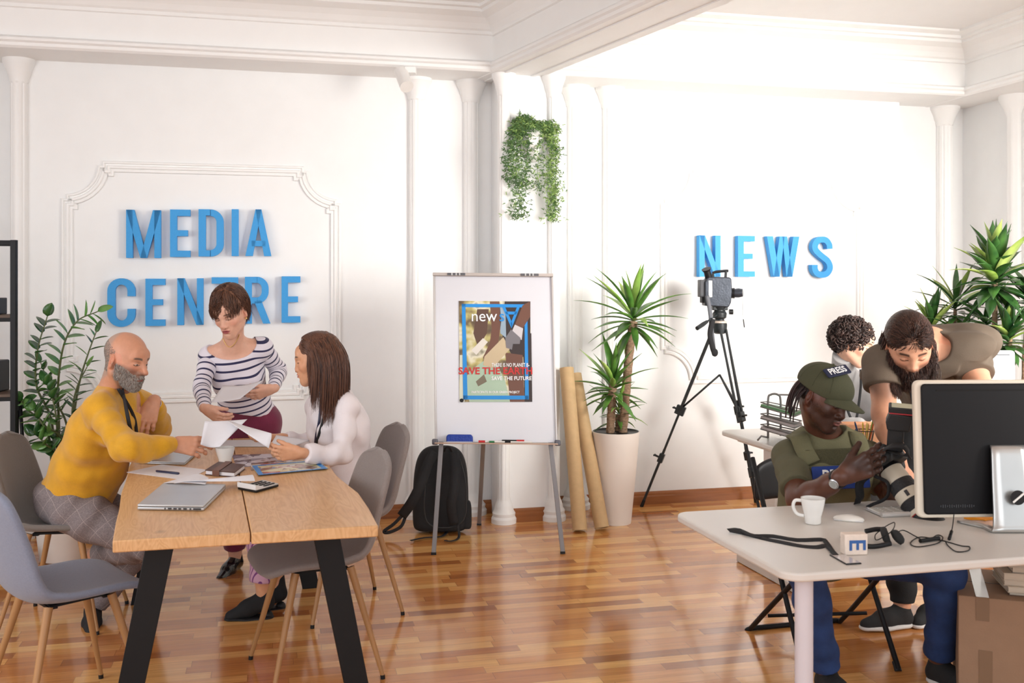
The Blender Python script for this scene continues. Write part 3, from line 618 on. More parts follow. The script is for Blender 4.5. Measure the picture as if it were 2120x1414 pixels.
mb = MB(); mb.box(bp(0, -1.0, .028)-by*.006, (BW/2+.005, .032, .004), BR); tray = mb.build('tray', mat('tray_tan', srgb(186, 160, 142), .45), fc, bevel=.002)
for s in (-1, 1): mb = MB(); mb.box(bp(s*1.015, -1, .01), (.017, .022, .017), BR); mb.build('corner_cap', mat('corner_cap_grey', srgb(98, 98, 106), .5), fc, bevel=.008, seg=3)
for a, b, w in ((P(914, 921, 5.80), onz(898, 1148), .026), (P(1139, 921, 5.80), onz(1165, 1146), .026), (P(1001, 921, 5.95), onz(992, 1087), .026)):
    mb = MB(); mb.bar(a+[0, 0, .03], b+[0, 0, .012], w, .018, up=(0, 1, 0)); l = mb.build('leg', grey_metal, fc, bevel=.002)
    mb = MB(); mb.bar(b+[0, 0, .014], b, w*1.1, .022, up=(0, 1, 0)); mb.build('foot_cap', black_plastic, l)
# eraser, markers and bits on the tray
def on_tray(px, py=912, o=.03): p = P(px, py, 5.76); return bp((np.dot(p-bc, bx))/(BW/2), -1, o)+by*-.002
er = root('board_eraser', on_tray(947), 'blue whiteboard eraser at the left end of the tray', 'eraser')
mb = MB(); c_ = on_tray(947)+by*.024; out = [(x, z) for x, z in [(-.076, -.022), (.076, -.022), (.076, .010), (.066, .022), (-.066, .022), (-.076, .010)]]
mb.prism(out, c_+bn*-.018, bx, by, bn*.036); mb.build('handle', mat('eraser_blue', srgb(28, 62, 158), .45, bump=.4, bscale=90), er, bevel=.006, seg=3)
mb = MB(); mb.box(on_tray(947)+by*.003, (.073, .018, .003), BR); mb.build('felt_pad', mat('felt', (.5, .52, .6), .9), er)
def marker(x0, x1, m, capm, label, o=.03, r=.0075):
    a = on_tray(x0, o=o)+by*(r+.001); b = on_tray(x1, o=o)+by*(r+.001); rt = root('marker', (a+b)/2-by*r, label, 'marker', 'markers on the flip chart tray'); mb = MB(); mb.tube([a, a+(b-a)*.66], r, 14); mb.build('barrel', m, rt, auto=.6); mb = MB(); mb.tube([a+(b-a)*.66, b], r*1.1, 14); mb.build('cap', capm, rt, auto=.6)
red = mat('red_plastic', srgb(200, 40, 44), .35); wplast = mat('white_plastic', srgb(232, 230, 226), .35); green = mat('green_plastic', srgb(40, 120, 70), .35)
marker(1034, 1080, black_plastic, red, 'black marker with a red end lying on the flip chart tray', r=.0085)
marker(1026, 986, wplast, red, 'white marker with a red tip left of the black one', o=.04, r=.006)
marker(1040, 1008, wplast, green, 'white marker with a green tip on the tray', o=.05, r=.005)
marker(1096, 1052, wplast, wplast, 'plain white marker at the front edge of the tray', o=.053, r=.0045)
# poster: a printed sheet held by a magnet
def pxb(px, py, o): 
    d = np.array([(px-1060)/F, 1.0, -(py-HY)/F]); c = np.array([0, 0, CH]); p0 = bc+bn*o; t = np.dot(p0-c, bn)/np.dot(d, bn); return c+d*t
pq = [pxb(x, y, .004) for x, y in ((951, 832), (1102, 832), (1097, 624), (950, 623))]
po = root('poster', pq[0], 'colourful poster reading SAVE THE EARTH fixed to the flip chart board', 'poster')
pc = sum(pq)/4; pX = nrm(pq[1]-pq[0]); pY = nrm(pq[3]-pq[0])
def printed(name, pts, m, lay):      # a printed shape on the poster in photo pixels, laid over the sheet
    mb = MB(); Q = [pxb(x, y, .004+.0004*lay) for x, y in pts]; mb.add(Q, [tuple(range(len(Q)))]); return mb.build(name, m, po, solid=.0003)
pm_ = lambda n, *c: mat('print_'+n, srgb(*c), .4)
def foliage_print(nt, N, L, co, bs):
    nz = N('ShaderNodeTexNoise'); nz.inputs['Scale'].default_value = 9; nz.inputs['Detail'].default_value = 2.5; L(co, nz.inputs['Vector'])
    return ramp(N, L, nz.outputs['Fac'], [(.3, srgb(60, 44, 34)), (.42, srgb(112, 92, 60)), (.5, srgb(190, 178, 110)), (.58, srgb(226, 220, 196)), (.7, srgb(92, 84, 50))])
mb = MB(); mb.add(pq, [(0, 1, 2, 3)]); mb.build('sheet', expr_mat('print_foliage', .35, foliage_print), po, solid=.0006)
skinp = pm_('skin', 110, 72, 56); darkp = pm_('dark', 52, 38, 36); navyp = pm_('navy', 44, 48, 62); greenp = pm_('bag', 172, 196, 172); glovep = pm_('glove', 120, 116, 120); glovel = pm_('cuff', 205, 200, 202); botp = pm_('bottle', 200, 180, 146)
printed('printed_figure', [(1045, 624), (1098, 624), (1098, 700), (1090, 740), (1060, 735), (1040, 700)], darkp, 1)
printed('printed_figure', [(1014, 624), (1034, 624), (1038, 665), (1030, 720), (1008, 760), (1000, 740), (1014, 710), (1018, 680)], skinp, 2)
printed('printed_figure', [(988, 640), (1012, 640), (1008, 690), (990, 720), (980, 690)], pm_('brown', 92, 64, 50), 1)
printed('printed_figure', [(1034, 632), (1046, 632), (1048, 700), (1036, 690)], pm_('sky', 150, 170, 186), 2)
printed('printed_figure', [(1046, 730), (1082, 735), (1086, 832), (1056, 832)], skinp, 2)
printed('printed_figure', [(1082, 690), (1100, 690), (1102, 832), (1086, 832)], darkp, 2)
printed('printed_figure', [(1082, 632), (1097, 624), (1098, 655), (1082, 680), (1066, 672)], skinp, 7)
printed('printed_figure', [(1066, 672), (1083, 680), (1080, 704), (1058, 690)], glovel, 8)
printed('printed_figure', [(1058, 682), (1078, 700), (1076, 712), (1062, 712), (1060, 724), (1048, 720), (1046, 700)], glovep, 9)
printed('printed_figure', [(1042, 698), (1056, 722), (1020, 762), (1000, 756), (1003, 738)], botp, 5)
printed('printed_figure', [(970, 770), (1000, 748), (1030, 755), (1046, 790), (1056, 832), (972, 832), (962, 800)], greenp, 3)
printed('printed_figure', [(985, 790), (1002, 775), (1008, 790), (990, 800)], pm_('bagdark', 120, 110, 90), 4)
printed('printed_figure', [(976, 725), (1000, 700), (1010, 708), (986, 735)], pm_('tagw', 222, 216, 206), 4)
printed('printed_figure', [(952, 735), (962, 735), (962, 832), (951, 832)], pm_('pale', 214, 216, 196), 1)
bluep = pm_('blue', 30, 140, 218)
for pts in ([(956, 629), (1091, 630), (1091, 636.5), (956, 636)], [(956, 629), (963.5, 629), (968, 827), (959, 827)], [(959, 819), (1094, 819), (1094, 827), (959, 827)], [(1086, 672), (1092, 664), (1095, 827), (1087, 827)], [(1040, 636), (1046, 636), (1061, 670), (1059, 680)], [(1076, 636), (1070, 636), (1057, 670), (1059, 680)], [(1046, 645), (1071, 645), (1069, 651), (1048, 651)]): printed('printed_frame', pts, bluep, 6)
def ptext(t, px, py, size, m, xs=1., bold=.0, lay=10):
    text_mb(t, size, pxb(px, py, .004+.0004*lay), pX, pY, .0004, xs, bold).build('lettering', m, po)
s_ = 5.8/F
wp = pm_('white', 245, 245, 245); redp = pm_('red', 200, 44, 40)
ptext('new', 1002, 655, 34*s_, wp, .95); ptext('s', 1039, 655, 34*s_, bluep, .95)
ptext('THERE IS NO PLANET B-', 1057, 756, 11*s_, wp, .66, .0004); ptext('SAVE THE EARTH', 1026, 768.5, 20*s_, redp, 1.0, .0014); ptext('SAVE THE FUTURE', 1059, 783.5, 11*s_, wp, .92, .0006); ptext('PARTICIPATE IN OUR GREEN PROJECT', 1026, 812, 6.4*s_, wp, .9, .0004)
mg = MB(); mg.lathe([(.011, 0), (.011, .006), (.008, .009), (1e-6, .009)], pxb(956, 829, .005), 24, R=BR@rotx(PI/2)); tag(mg.build('magnet', black_plastic, auto=.6), 'round black magnet holding the lower left corner of the poster', 'magnet')
# ---------------------------------------------------------------- kraft paper tubes
kraft = mat('kraft_tube', srgb(200, 168, 124), .7, bump=.06, bscale=60, var=.05, vscale=30)
def ktube(a, b, r, label):
    R_ = frame(nrm(b-a), (0, 1, 0.01)); mb = MB(); L_ = np.linalg.norm(b-a); Rz = np.column_stack([R_[:, 0], R_[:, 2], R_[:, 1]])
    Rz[:, 1] = np.cross(Rz[:, 2], Rz[:, 0]); mb.lathe([(r-.004, 0.004), (r-.004, 0), (r, 0), (r, L_), (r-.004, L_), (r-.004, .02), (r-.0045, .004)], a, 40, R=Rz); o = mb.build('cardboard_tube', kraft, loc=(a[0], a[1], 0), auto=.7)
    tag(o, label, 'tube', 'kraft cardboard tubes leaning on the wall')
ktube(onz(1201, 1103)+[0, 0.02, .012], P(1173, 762, 6.52), .046, 'brown cardboard tube leaning upright right beside the flip chart')
ktube(onz(1243, 1098)+[0.01, 0, .016], P(1180, 775, 6.62)+[.03, 0, 0], .046, 'second cardboard tube, slanting in front of the white yucca pot')
# ---------------------------------------------------------------- backpack
cloth_black = mat('black_nylon', (.016, .016, .018), .75, bump=.3, bscale=300, var=.1)
bpk = root('backpack', P(912, 1098, 6.22)*[1, 1, 0], 'black backpack standing on the floor behind the flip chart legs', 'backpack')
def bag(name, c, w, d, h, m, par, top=.7, tilt=0.):
    mb = MB(); G = []
    prof = [(0, .0), (.8, .0), (.97, .04), (1.0, .15), (1.0, .45), (.96, .7), (.86, .86), (.66, .96), (.35, 1.0), (0, 1.0)]
    n = 32
    for (k, z) in prof:
        kk = max(k, 1e-4)
        for i in range(n):
            a = 2*PI*i/n; e = .55; x = math.copysign(abs(math.cos(a))**e, math.cos(a)); y = math.copysign(abs(math.sin(a))**e, math.sin(a))
            G.append((x*w/2*kk, y*d/2*(kk if z < .9 else kk*.9)*(1-.15*z), z*h))
    V = np.array(G)@rotx(tilt).T+c; m_ = len(prof)
    mb.add(V, [(i*n+j, i*n+(j+1) % n, (i+1)*n+(j+1) % n, (i+1)*n+j) for i in range(m_-1) for j in range(n)]); return mb.build(name, m, par, smooth=True, sub=2)
bo = P(912, 1098, 6.24)*[1, 1, 0]
bag('main_compartment', bo+[0, 0, .01], .35, .19, .53, cloth_black, bpk, tilt=-.08)
bag('side_pocket', bo+[.165, .0, .03], .06, .13, .17, cloth_black, bpk)
def strap(pts, w, th, name, m, par, up=(0, -1, 0), side=None):
    pts = spline(pts, 28); mb = MB(); T = np.gradient(pts, axis=0); T /= np.linalg.norm(T, axis=1)[:, None]; S = np.cross(T, up) if side is None else np.asarray(side, float)-T*(T@np.asarray(side, float))[:, None]; S /= np.linalg.norm(S, axis=1)[:, None]+1e-9
    mb.grid(np.stack([pts-S*w/2, pts, pts+S*w/2], 1)); return mb.build(name, m, par, smooth=True, solid=th)
Zb = 6.10
strap([P(900, 936, Zb+.05), P(886, 960, Zb), P(872, 1000, Zb-.04), P(852, 1040, Zb-.04), P(832, 1068, Zb)], .062, .014, 'shoulder_strap', cloth_black, bpk)
strap([P(938, 936, Zb+.05), P(944, 965, Zb), P(940, 1010, Zb-.03), P(934, 1050, Zb-.03), P(940, 1085, Zb)], .058, .014, 'shoulder_strap', cloth_black, bpk)
strap([P(834, 1066, Zb), P(815, 1085, Zb), P(795, 1100, Zb), P(806, 1102, Zb), P(830, 1090, Zb), P(840, 1068, Zb)], .02, .003, 'strap_webbing', cloth_black, bpk)
f = lambda x, y: onz(x, y, .012)
strap([f(930, 1095), f(915, 1110), f(880, 1113), f(850, 1119)], .02, .003, 'strap_webbing', cloth_black, bpk, up=(0, 0, 1)); strap([P(948, 1085, 6.1), f(950, 1112), f(935, 1120), f(920, 1119)], .016, .003, 'strap_webbing', cloth_black, bpk, up=(0, 0, 1))
mb = MB(); mb.tube(spline([P(920, 934, 6.2), P(922, 927, 6.17), P(930, 926, 6.16), P(936, 936, 6.18)], 14), .007, 8); mb.build('carry_handle', cloth_black, bpk, smooth=True)
mb = MB(); mb.tube(spline([P(893, 945, 6.13), P(880, 1010, 6.11), P(884, 1080, 6.11), P(930, 1092, 6.11), P(962, 1070, 6.11), P(964, 1000, 6.11), P(952, 950, 6.13)], 40), .004, 6); mb.build('seam_piping', mat('black_piping', (.03, .03, .032), .5), bpk, smooth=True)
# ================================================================ plants and camera tripod
rnd = random.Random(7)
def leaf_sheet(base, d, up, L_, w, droop, n=9, fold=.18, shape='lance', wob=0.):
    """a leaf as an arched folded blade; returns a (n, 3, 3) grid"""
    d = nrm(d); G = []; p = np.array(base, float); cur = d.copy()
    for i in range(n):
        t = i/(n-1)
        if shape == 'lance': k = (math.sin(PI*min(1, t*.93+.07))**.75)*(1-t**6)
        else: k = math.sin(PI*(t**.8))**.6 if t < 1 else 0
        k = max(k, .02); s = np.cross(cur, up); s = s/(np.linalg.norm(s)+1e-9); nrm_ = np.cross(s, cur)
        G.append([p-s*w*k/2+nrm_*fold*w*k, p, p+s*w*k/2+nrm_*fold*w*k]); p = p+cur*L_/(n-1)
        cur = nrm(cur+np.array([0, 0, -droop/(n-1)])+s*wob/(n-1))
    return np.array(G)
def leaf_mat(name, c1, c2, rough=.35):
    def b(nt, N, L, co, bs):
        nz = N('ShaderNodeTexNoise'); nz.inputs['Scale'].default_value = 9; L(co, nz.inputs['Vector']); bs.inputs['Specular IOR Level'].default_value = .6
        return ramp(N, L, nz.outputs['Fac'], [(.3, c1), (.7, c2)])
    return expr_mat(name, rough, b)
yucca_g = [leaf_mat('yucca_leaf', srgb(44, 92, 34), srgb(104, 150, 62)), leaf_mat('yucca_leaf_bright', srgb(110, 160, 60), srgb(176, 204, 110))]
bark = mat('bark', srgb(150, 122, 98), .85, bump=.8, bscale=60, var=.35, vscale=40, stretch=(1, 1, 3))
soil = mat('soil', (.03, .022, .016), .95, bump=.8, bscale=90)
pot_white = mat('white_planter', srgb(236, 228, 220), .5, var=.01)
def rosette(mb, c, n, L_, w, lo, hi, seed, droop=.5, nb=9, shape='lance', fold=.2):
    r = random.Random(seed)
    for i in range(n):
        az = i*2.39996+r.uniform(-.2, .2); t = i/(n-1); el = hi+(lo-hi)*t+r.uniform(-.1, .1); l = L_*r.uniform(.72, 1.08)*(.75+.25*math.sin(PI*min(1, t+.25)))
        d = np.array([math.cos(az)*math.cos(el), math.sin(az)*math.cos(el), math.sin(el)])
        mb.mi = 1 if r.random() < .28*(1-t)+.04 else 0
        mb.grid(leaf_sheet(np.array(c)+[0, 0, -.05*t*2], d, (0, 0, 1) if abs(d[2]) < .97 else (1, 0, 0), l, w*r.uniform(.8, 1.15), droop*r.uniform(.4, 1.3), nb, fold, shape))
    mb.mi = 0
def trunk(name, pts, r, par):
    p = spline(pts, 30); mb = MB(); rr = [r*(1+.06*math.sin(i*2.1)+.04*math.sin(i*5.3)) for i in range(len(p))]; mb.tube(p, rr, 16); return mb.build(name, bark, par, smooth=True)
YZ = 6.5; yb = P(1275, 893, YZ); ybase = np.array([yb[0], YZ, 0.])
yp = root('potted_yucca', ybase, 'tall yucca with three trunks in a tapered white floor pot', 'potted plant')
ph = yb[2]
mb = MB(); mb.lathe([(.098, 0), (.10, .01), (.125, ph*.45), (.155, ph), (.148, ph+.002), (.144, ph-.01), (.135, ph-.03), (1e-6, ph-.03)], ybase, 56); pt = mb.build('pot', pot_white, yp, auto=.8)
mb = MB(); mb.lathe([(.147, ph-.004), (.149, ph+.0035), (.143, ph+.003), (.14, ph-.025)], ybase, 56); mb.build('liner_rim', black_plastic, pt, smooth=True)
mb = MB(); mb.lathe([(.141, ph-.02), (.07, ph-.012), (1e-6, ph-.01)], ybase, 40); mb.build('soil', soil, yp, smooth=True)
trunk('trunk', [P(1289, 905, YZ), P(1296, 810, YZ), P(1302, 740, YZ), P(1311, 665, YZ)], .029, yp)
trunk('trunk', [P(1263, 905, YZ-.03), P(1266, 850, YZ-.03), P(1269, 795, YZ-.03)], .027, yp); trunk('trunk', [P(1279, 905, YZ+.05), P(1281, 858, YZ+.05)], .021, yp)
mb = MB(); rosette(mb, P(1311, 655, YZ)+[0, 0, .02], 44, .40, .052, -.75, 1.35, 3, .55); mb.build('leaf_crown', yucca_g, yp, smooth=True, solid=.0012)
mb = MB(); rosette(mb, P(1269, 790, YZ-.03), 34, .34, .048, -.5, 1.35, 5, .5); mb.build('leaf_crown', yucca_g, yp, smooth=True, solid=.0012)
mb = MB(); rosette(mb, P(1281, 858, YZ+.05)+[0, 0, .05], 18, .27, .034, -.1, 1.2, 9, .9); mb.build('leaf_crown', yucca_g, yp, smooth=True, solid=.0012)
# dracaena at the right
drac_g = [leaf_mat('dracaena_leaf', srgb(34, 70, 34), srgb(70, 112, 52), .22), leaf_mat('dracaena_leaf_striped', srgb(120, 150, 60), srgb(180, 196, 110), .25)]
DZ = 6.0
def dracaena(base_px, base_py, Z, crowns, label, pot_r, stems):
    b = P(base_px, base_py, Z); r = root('potted_dracaena', (b[0], Z, 0), label, 'potted plant')
    mb = MB(); mb.lathe([(pot_r*.7, 0), (pot_r*.75, .02), (pot_r, .42), (pot_r*.95, .43), (pot_r*.9, .39), (1e-6, .39)], (b[0], Z, 0), 40); mb.build('pot', pot_white, r, auto=.8)
    mb = MB(); mb.lathe([(pot_r*.9, .395), (1e-6, .40)], (b[0], Z, 0), 32); mb.build('soil', soil, r)
    for s in stems: trunk('cane', [np.array([b[0]+s[0], Z, .39])]+[P(*q) for q in s[1]], s[2], r)
    for k, (x, y, zz, n, L_, w, lo, hi, dr) in enumerate(crowns):
        mb = MB(); rosette(mb, P(x, y, zz), n, L_, w, lo, hi, 20+k, dr, 9, 'lance', .14); mb.build('leaf_crown', drac_g, r, smooth=True, solid=.0012)
dracaena(2090, 900, DZ, [(2060, 570, DZ, 44, .36, .085, -.7, 1.3, .75), (2055, 525, DZ, 14, .24, .07, .3, 1.45, .3), (2088, 690, DZ-.1, 40, .24, .055, -.6, 1.4, .7), (2040, 660, DZ+.15, 26, .30, .055, -.6, 1.0, .7), (2130, 610, DZ, 24, .3, .075, -.5, 1.2, .8)], 'large striped-leaf dracaena behind the bearded man at the right edge', .17, [(0, [(2062, 760, DZ), (2060, 570, DZ)], .015), (.05, [(2085, 790, DZ-.1), (2092, 700, DZ-.1)], .012), (.09, [(2120, 760, DZ), (2130, 620, DZ)], .012)])
dracaena(1915, 900, 6.55, [(1930, 665, 6.35, 26, .26, .055, -.2, 1.3, .4), (1978, 625, 6.35, 26, .32, .048, -.5, 1.2, .6), (1985, 690, 6.3, 26, .30, .035, -.7, .9, .8)], 'smaller dark green dracaena left of the large one, behind the curly-haired person', .13, [(0, [(1925, 760, 6.4), (1930, 680, 6.35)], .012), (.03, [(1968, 740, 6.35), (1978, 640, 6.35)], .011), (.05, [(1980, 800, 6.3), (1985, 700, 6.3)], .010)])
# ZZ plant at the left
zz_g = [leaf_mat('zz_leaf', srgb(34, 74, 38), srgb(70, 116, 56), .22), leaf_mat('zz_leaf_bright', srgb(70, 128, 60), srgb(120, 164, 86), .25)]
ZZ = 5.62; zb = onz(140, 1143); zc = np.array([P(128, 1000, ZZ)[0], ZZ, 0.])
zr = root('potted_zz_plant', zc, 'glossy green plant with feathery stems behind the yellow sweater man', 'potted plant')
mb = MB(); mb.lathe([(.10, 0), (.115, .01), (.15, .30), (.145, .30), (.138, .27), (1e-6, .27)], zc, 48); mb.build('pot', pot_white, zr, auto=.8)
mb = MB(); mb.lathe([(.138, .272), (1e-6, .28)], zc, 32); mb.build('soil', soil, zr)
stem_m = mat('zz_stem', srgb(96, 104, 66), .5)
stems = [([(108, 880, 5.6), (76, 800, 5.55), (78, 725, 5.5), (98, 655, 5.5)], 24, .08, .062, 0), ([(122, 880, 5.65), (120, 800, 5.6), (132, 715, 5.55), (160, 665, 5.55), (202, 645, 5.6)], 24, .10, .058, 1), ([(150, 880, 5.7), (165, 790, 5.75), (185, 725, 5.8), (200, 685, 5.85)], 13, .10, .028, 0), ([(100, 900, 5.5), (60, 850, 5.45), (45, 830, 5.4)], 12, .09, .06, 0), ([(140, 900, 5.6), (110, 820, 5.65), (84, 750, 5.7)], 14, .08, .035, 0), ([(130, 920, 5.5), (90, 880, 5.4), (70, 850, 5.4)], 12, .10, .06, 0), ([(150, 920, 5.6), (150, 850, 5.6), (160, 800, 5.6), (180, 760, 5.6)], 16, .08, .035, 0), ([(120, 950, 5.5), (95, 920, 5.4), (75, 900, 5.4)], 12, .10, .06, 0), ([(120, 950, 5.55), (118, 880, 5.45), (110, 830, 5.45), (95, 790, 5.5)], 18, .09, .055, 0)]
for k, (pts, n, L_, w, br) in enumerate(stems):
    p = spline([np.array([zc[0]+rnd.uniform(-.05, .05), ZZ+rnd.uniform(-.05, .05), .27])]+[P(*q) for q in pts], 40); mb = MB(); mb.tube(p, np.linspace(.009, .003, len(p)), 8); st = mb.build('stem', stem_m, zr, smooth=True)
    T = np.gradient(p, axis=0); mb = MB(); r = random.Random(k)
    for i in range(n):
        t = .30+.70*i/(n-1); q = int(t*(len(p)-1)); d = nrm(T[q]); s = nrm(np.cross(d, (0, 1, .2))) * (1 if i % 2 else -1); s = nrm(s+np.array([0, r.uniform(-.7, .7), 0])); dd = nrm(s*.85+d*.55)
        mb.mi = 1 if (br or r.random() < .25) else 0; ll = L_*(1-.25*abs(t-.6))*r.uniform(.85, 1.1)
        if i == n-1: dd = d; s = d
        mb.grid(leaf_sheet(p[q], dd, nrm(np.cross(dd, np.cross(d, dd)+np.array([.01, .01, .01]))), ll, w*r.uniform(.85, 1.1), .25, 7, .12, 'oval'))
    mb.build('leaflets', zz_g, st, smooth=True, solid=.001)
# hanging wall plant
hp0 = P(1103, 292, 6.36); hp0 = np.array([hp0[0], 0, hp0[2]]); uh = W(1100, 290, .3)
hc = WP(uh[0], uh[1], .30)
hr = root('hanging_planter', hc, 'fern-like trailing plant in a white half-round pot on the pier', 'hanging plant')
mb = MB(); prof = [(.001, -.15), (.03, -.145), (.055, -.10), (.075, -.03), (.085, .06), (.08, .06), (.07, -.02), (.05, -.08), (.001, -.1)]
Rw = np.column_stack([WU, WN, [0, 0, 1]]); mb.lathe(prof, hc+WN*.005, 24, R=Rw, a0=0, a1=PI); mb.build('pot', white_ceramic, hr, smooth=True)
trail_g = [leaf_mat('trailing_dark', srgb(56, 92, 44), srgb(92, 128, 64), .6), leaf_mat('trailing_light', srgb(120, 152, 72), srgb(150, 178, 98), .6)]
def twig_cloud(mb, pts, dens, r0, seed, bright):
    r = random.Random(seed); p = spline(pts, 60)
    for i in range(len(p)):
        for k in range(dens):
            c = p[i]+np.array([r.gauss(0, r0), r.gauss(0, r0*.6), r.gauss(0, .012)]); d = nrm(np.array([r.uniform(-1, 1), r.uniform(-1, .5), r.uniform(-.9, .5)])); mb.mi = 1 if r.random() < bright else 0
            for s in range(r.choice((2, 3, 3))):
                dd = nrm(d+np.array([r.uniform(-.9, .9), r.uniform(-.6, .6), r.uniform(-.6, .6)])); L_ = r.uniform(.014, .034); e = nrm(np.cross(dd, (0, 1, .3)))*.0022
                mb.add([c-e, c+e, c+dd*L_*.6+e*.8, c+dd*L_, c+dd*L_*.6-e*.8], [(0, 1, 2, 3, 4)])
def hpP(x, y, o): u, z = W(x, y, .3+o); return WP(u, z, .3+o)
sets = [([(1090, 262), (1072, 290), (1068, 350), (1075, 410), (1072, 452)], 9, .034, .15), ([(1085, 262), (1060, 300), (1058, 345), (1064, 380)], 5, .03, .1), ([(1125, 262), (1142, 300), (1138, 360), (1145, 420), (1143, 456)], 9, .028, .6), ([(1130, 268), (1150, 310), (1150, 370), (1150, 420)], 5, .022, .6), ([(1110, 262), (1118, 300), (1112, 360), (1118, 395)], 2, .02, .4), ([(1100, 262), (1092, 300), (1090, 350), (1088, 390)], 4, .022, .2), ([(1065, 275), (1085, 255), (1110, 262), (1135, 258), (1145, 275)], 13, .026, .35), ([(1070, 262), (1082, 245), (1095, 252)], 8, .02, .3)]
for k, (pts, dn, r0, br) in enumerate(sets):
    mb = MB(); pp = [hpP(x, y, .09 if i else .05) for i, (x, y) in enumerate(pts)]; mb.mi = 0
    mb.tube(spline(pp, 20), .0015, 5); twig_cloud(mb, pp, dn, r0, 30+k, br); o = mb.build('trailing_stems', trail_g, hr)
# ---------------------------------------------------------------- video camera on tripod
gun = mat('gunmetal', srgb(62, 66, 74), .32, metal=.5, var=.15, vscale=20, bump=.1, bscale=80); tripod_m = mat('tripod_black', (.02, .024, .026), .4)
VZ = 6.75; apex = P(1490, 676, VZ)
tp = root('camera_tripod', (apex[0], VZ, 0), 'tall black camera tripod standing in front of the NEWS wall', 'tripod')
feet = [onz(1328, 1049), onz(1562, 1038)+[0, -.04, 0], np.array([1.58, 6.25, 0.])]
mb = MB(); mb.lathe([(.03, -.05), (.045, -.04), (.05, 0), (.05, .02), (.035, .03), (.03, .05)], apex, 28); mb.build('centre_bowl', tripod_m, tp, auto=.6)
mb = MB(); mb.lathe([(.04, .02), (.048, .025), (.048, .035), (.04, .04)], apex, 28); mb.build('bubble_ring', mat('beige_plastic', srgb(206, 190, 178), .4), tp, auto=.6)
for i, ft in enumerate(feet):
    top = apex+nrm((ft-apex)*[1, 1, 0])*.045+[0, 0, -.02]; d = ft-top; s = nrm(np.cross(d, (0, 0, 1)))*.022; mb = MB(); k1 = .45; k2 = .72
    for q in (-1, 1): mb.tube([top+s*q*1.0, top+d*k1+s*q*.8], .0085, 10)
    mb.tube([top+d*.40, top+d*k2], .0085, 10); mb.tube([top+d*(k2-.05), top+d*.985], .0095, 10); lg = mb.build('leg', tripod_m, tp, auto=.6)
    for k in (k1, k2):
        mb = MB(); mb.box(top+d*k, (.032 if k == k1 else .018, .016, .032), frame(s, d)); mb.tube([top+d*k, top+d*k+nrm(np.cross(s, d))*.05], .008, 8); mb.tube([top+d*k+nrm(np.cross(s, d))*.05-s*.8, top+d*k+nrm(np.cross(s, d))*.05+s*.8], .007, 8); mb.build('leg_lock', tripod_m, lg, bevel=.003)
    mb = MB(); mb.tube([top+d*.96, top+d], [.011, .013], 12); mb.build('rubber_foot', black_plastic, lg, auto=.6)
hub = apex*[1, 1, 0]+[0, 0, P(0, 776, VZ)[2]]
for ft in feet:
    top = apex+nrm((ft-apex)*[1, 1, 0])*.045+[0, 0, -.02]; mb = MB(); mb.tube([hub, top+(ft-top)*.44], .007, 8); mb.build('spreader_arm', tripod_m, tp, smooth=True)
mb = MB(); mb.lathe([(.03, .05), (.045, .06), (.048, .09), (.035, .11), (.045, .13), (.05, .16), (.04, .175)], apex, 28); mb.box(apex+[0, 0, .14], (.05, .03, .03)); hd = mb.build('fluid_head', tripod_m, tp, bevel=.004)
mb = MB(); mb.tube([apex+[.06, -.02, .10], apex+[.085, -.02, .10]], .018, 14); mb.build('knob', black_plastic, hd, auto=.6)
mb = MB(); a = P(1484, 652, VZ-.05); b = P(1443, 680, VZ-.2); mb.tube([a, (a+b)/2], .006, 10); mb.tube([(a+b)/2, b*.7+a*.3, b], [.011, .015, .014], 12); mb.build('pan_handle', tripod_m, tp, auto=.7)
vc = root('video_camera', P(1484, 612, VZ), 'old grey video camera mounted on the tripod, lens to the right', 'camera')
k = VZ/F
def vb(px, py, dx, dy, dz, oy=0.): return P(px, py, VZ)+[0, oy, 0], (dx*k/2, dy/2, dz*k/2)
mb = MB(); out = [(-27, -29), (22, -32), (27, -22), (29, 0), (28, 26), (24, 30), (-20, 31), (-27, 20)]; mb.prism([(x*k, z*k) for x, z in out], P(1483, 604, VZ)+[0, .06, 0], (1, 0, 0), (0, 0, 1), (0, -.12, 0)); bd = mb.build('body', gun, vc, bevel=.008, seg=3)
c_, h_ = vb(1454, 597, 15, .09, 36); mb = MB(); mb.box(c_, h_); mb.build('battery', mat('battery_grey', srgb(70, 70, 74), .5), vc, bevel=.004)
c_, h_ = vb(1460, 620, 18, .08, 14); mb = MB(); mb.box(c_, h_); mb.build('battery_mount', black_plastic, vc, bevel=.003)
c_, h_ = vb(1467, 598, 7, .002, 34, -.062); mb = MB(); mb.box(c_, h_); mb.build('side_label', wplast, vc)
mb = MB(); a = P(1510, 607, VZ); b = P(1521, 607, VZ-.01); c2 = P(1538, 606, VZ-.03); mb.tube([a, b], [.034, .036], 24); mb.build('lens_barrel', black_plastic, vc, auto=.6)
mb = MB(); mb.tube([b, (b+c2)/2, c2], [.030, .032, .026], 24); mb.build('lens_front', gun, vc, auto=.6)
mb = MB(); mb.tube([P(1537, 613, VZ), P(1538, 660, VZ), P(1539, 662, VZ)], .0012, 5); mb.tube([P(1539, 661, VZ), P(1541, 678, VZ)], .004, 8); mb.build('lens_cap_cord', black_plastic, vc)
mb = MB(); mb.tube(spline([P(1475, 566, VZ), P(1482, 563, VZ), P(1500, 561, VZ), P(1508, 561, VZ)], 10), .010, 10); mb.bar(P(1503, 561, VZ), P(1502, 574, VZ), .016, .02, up=(0, 1, 0)); mb.bar(P(1476, 566, VZ), P(1476, 575, VZ), .014, .018, up=(0, 1, 0)); mb.build('carry_handle', black_plastic, vc, bevel=.003)
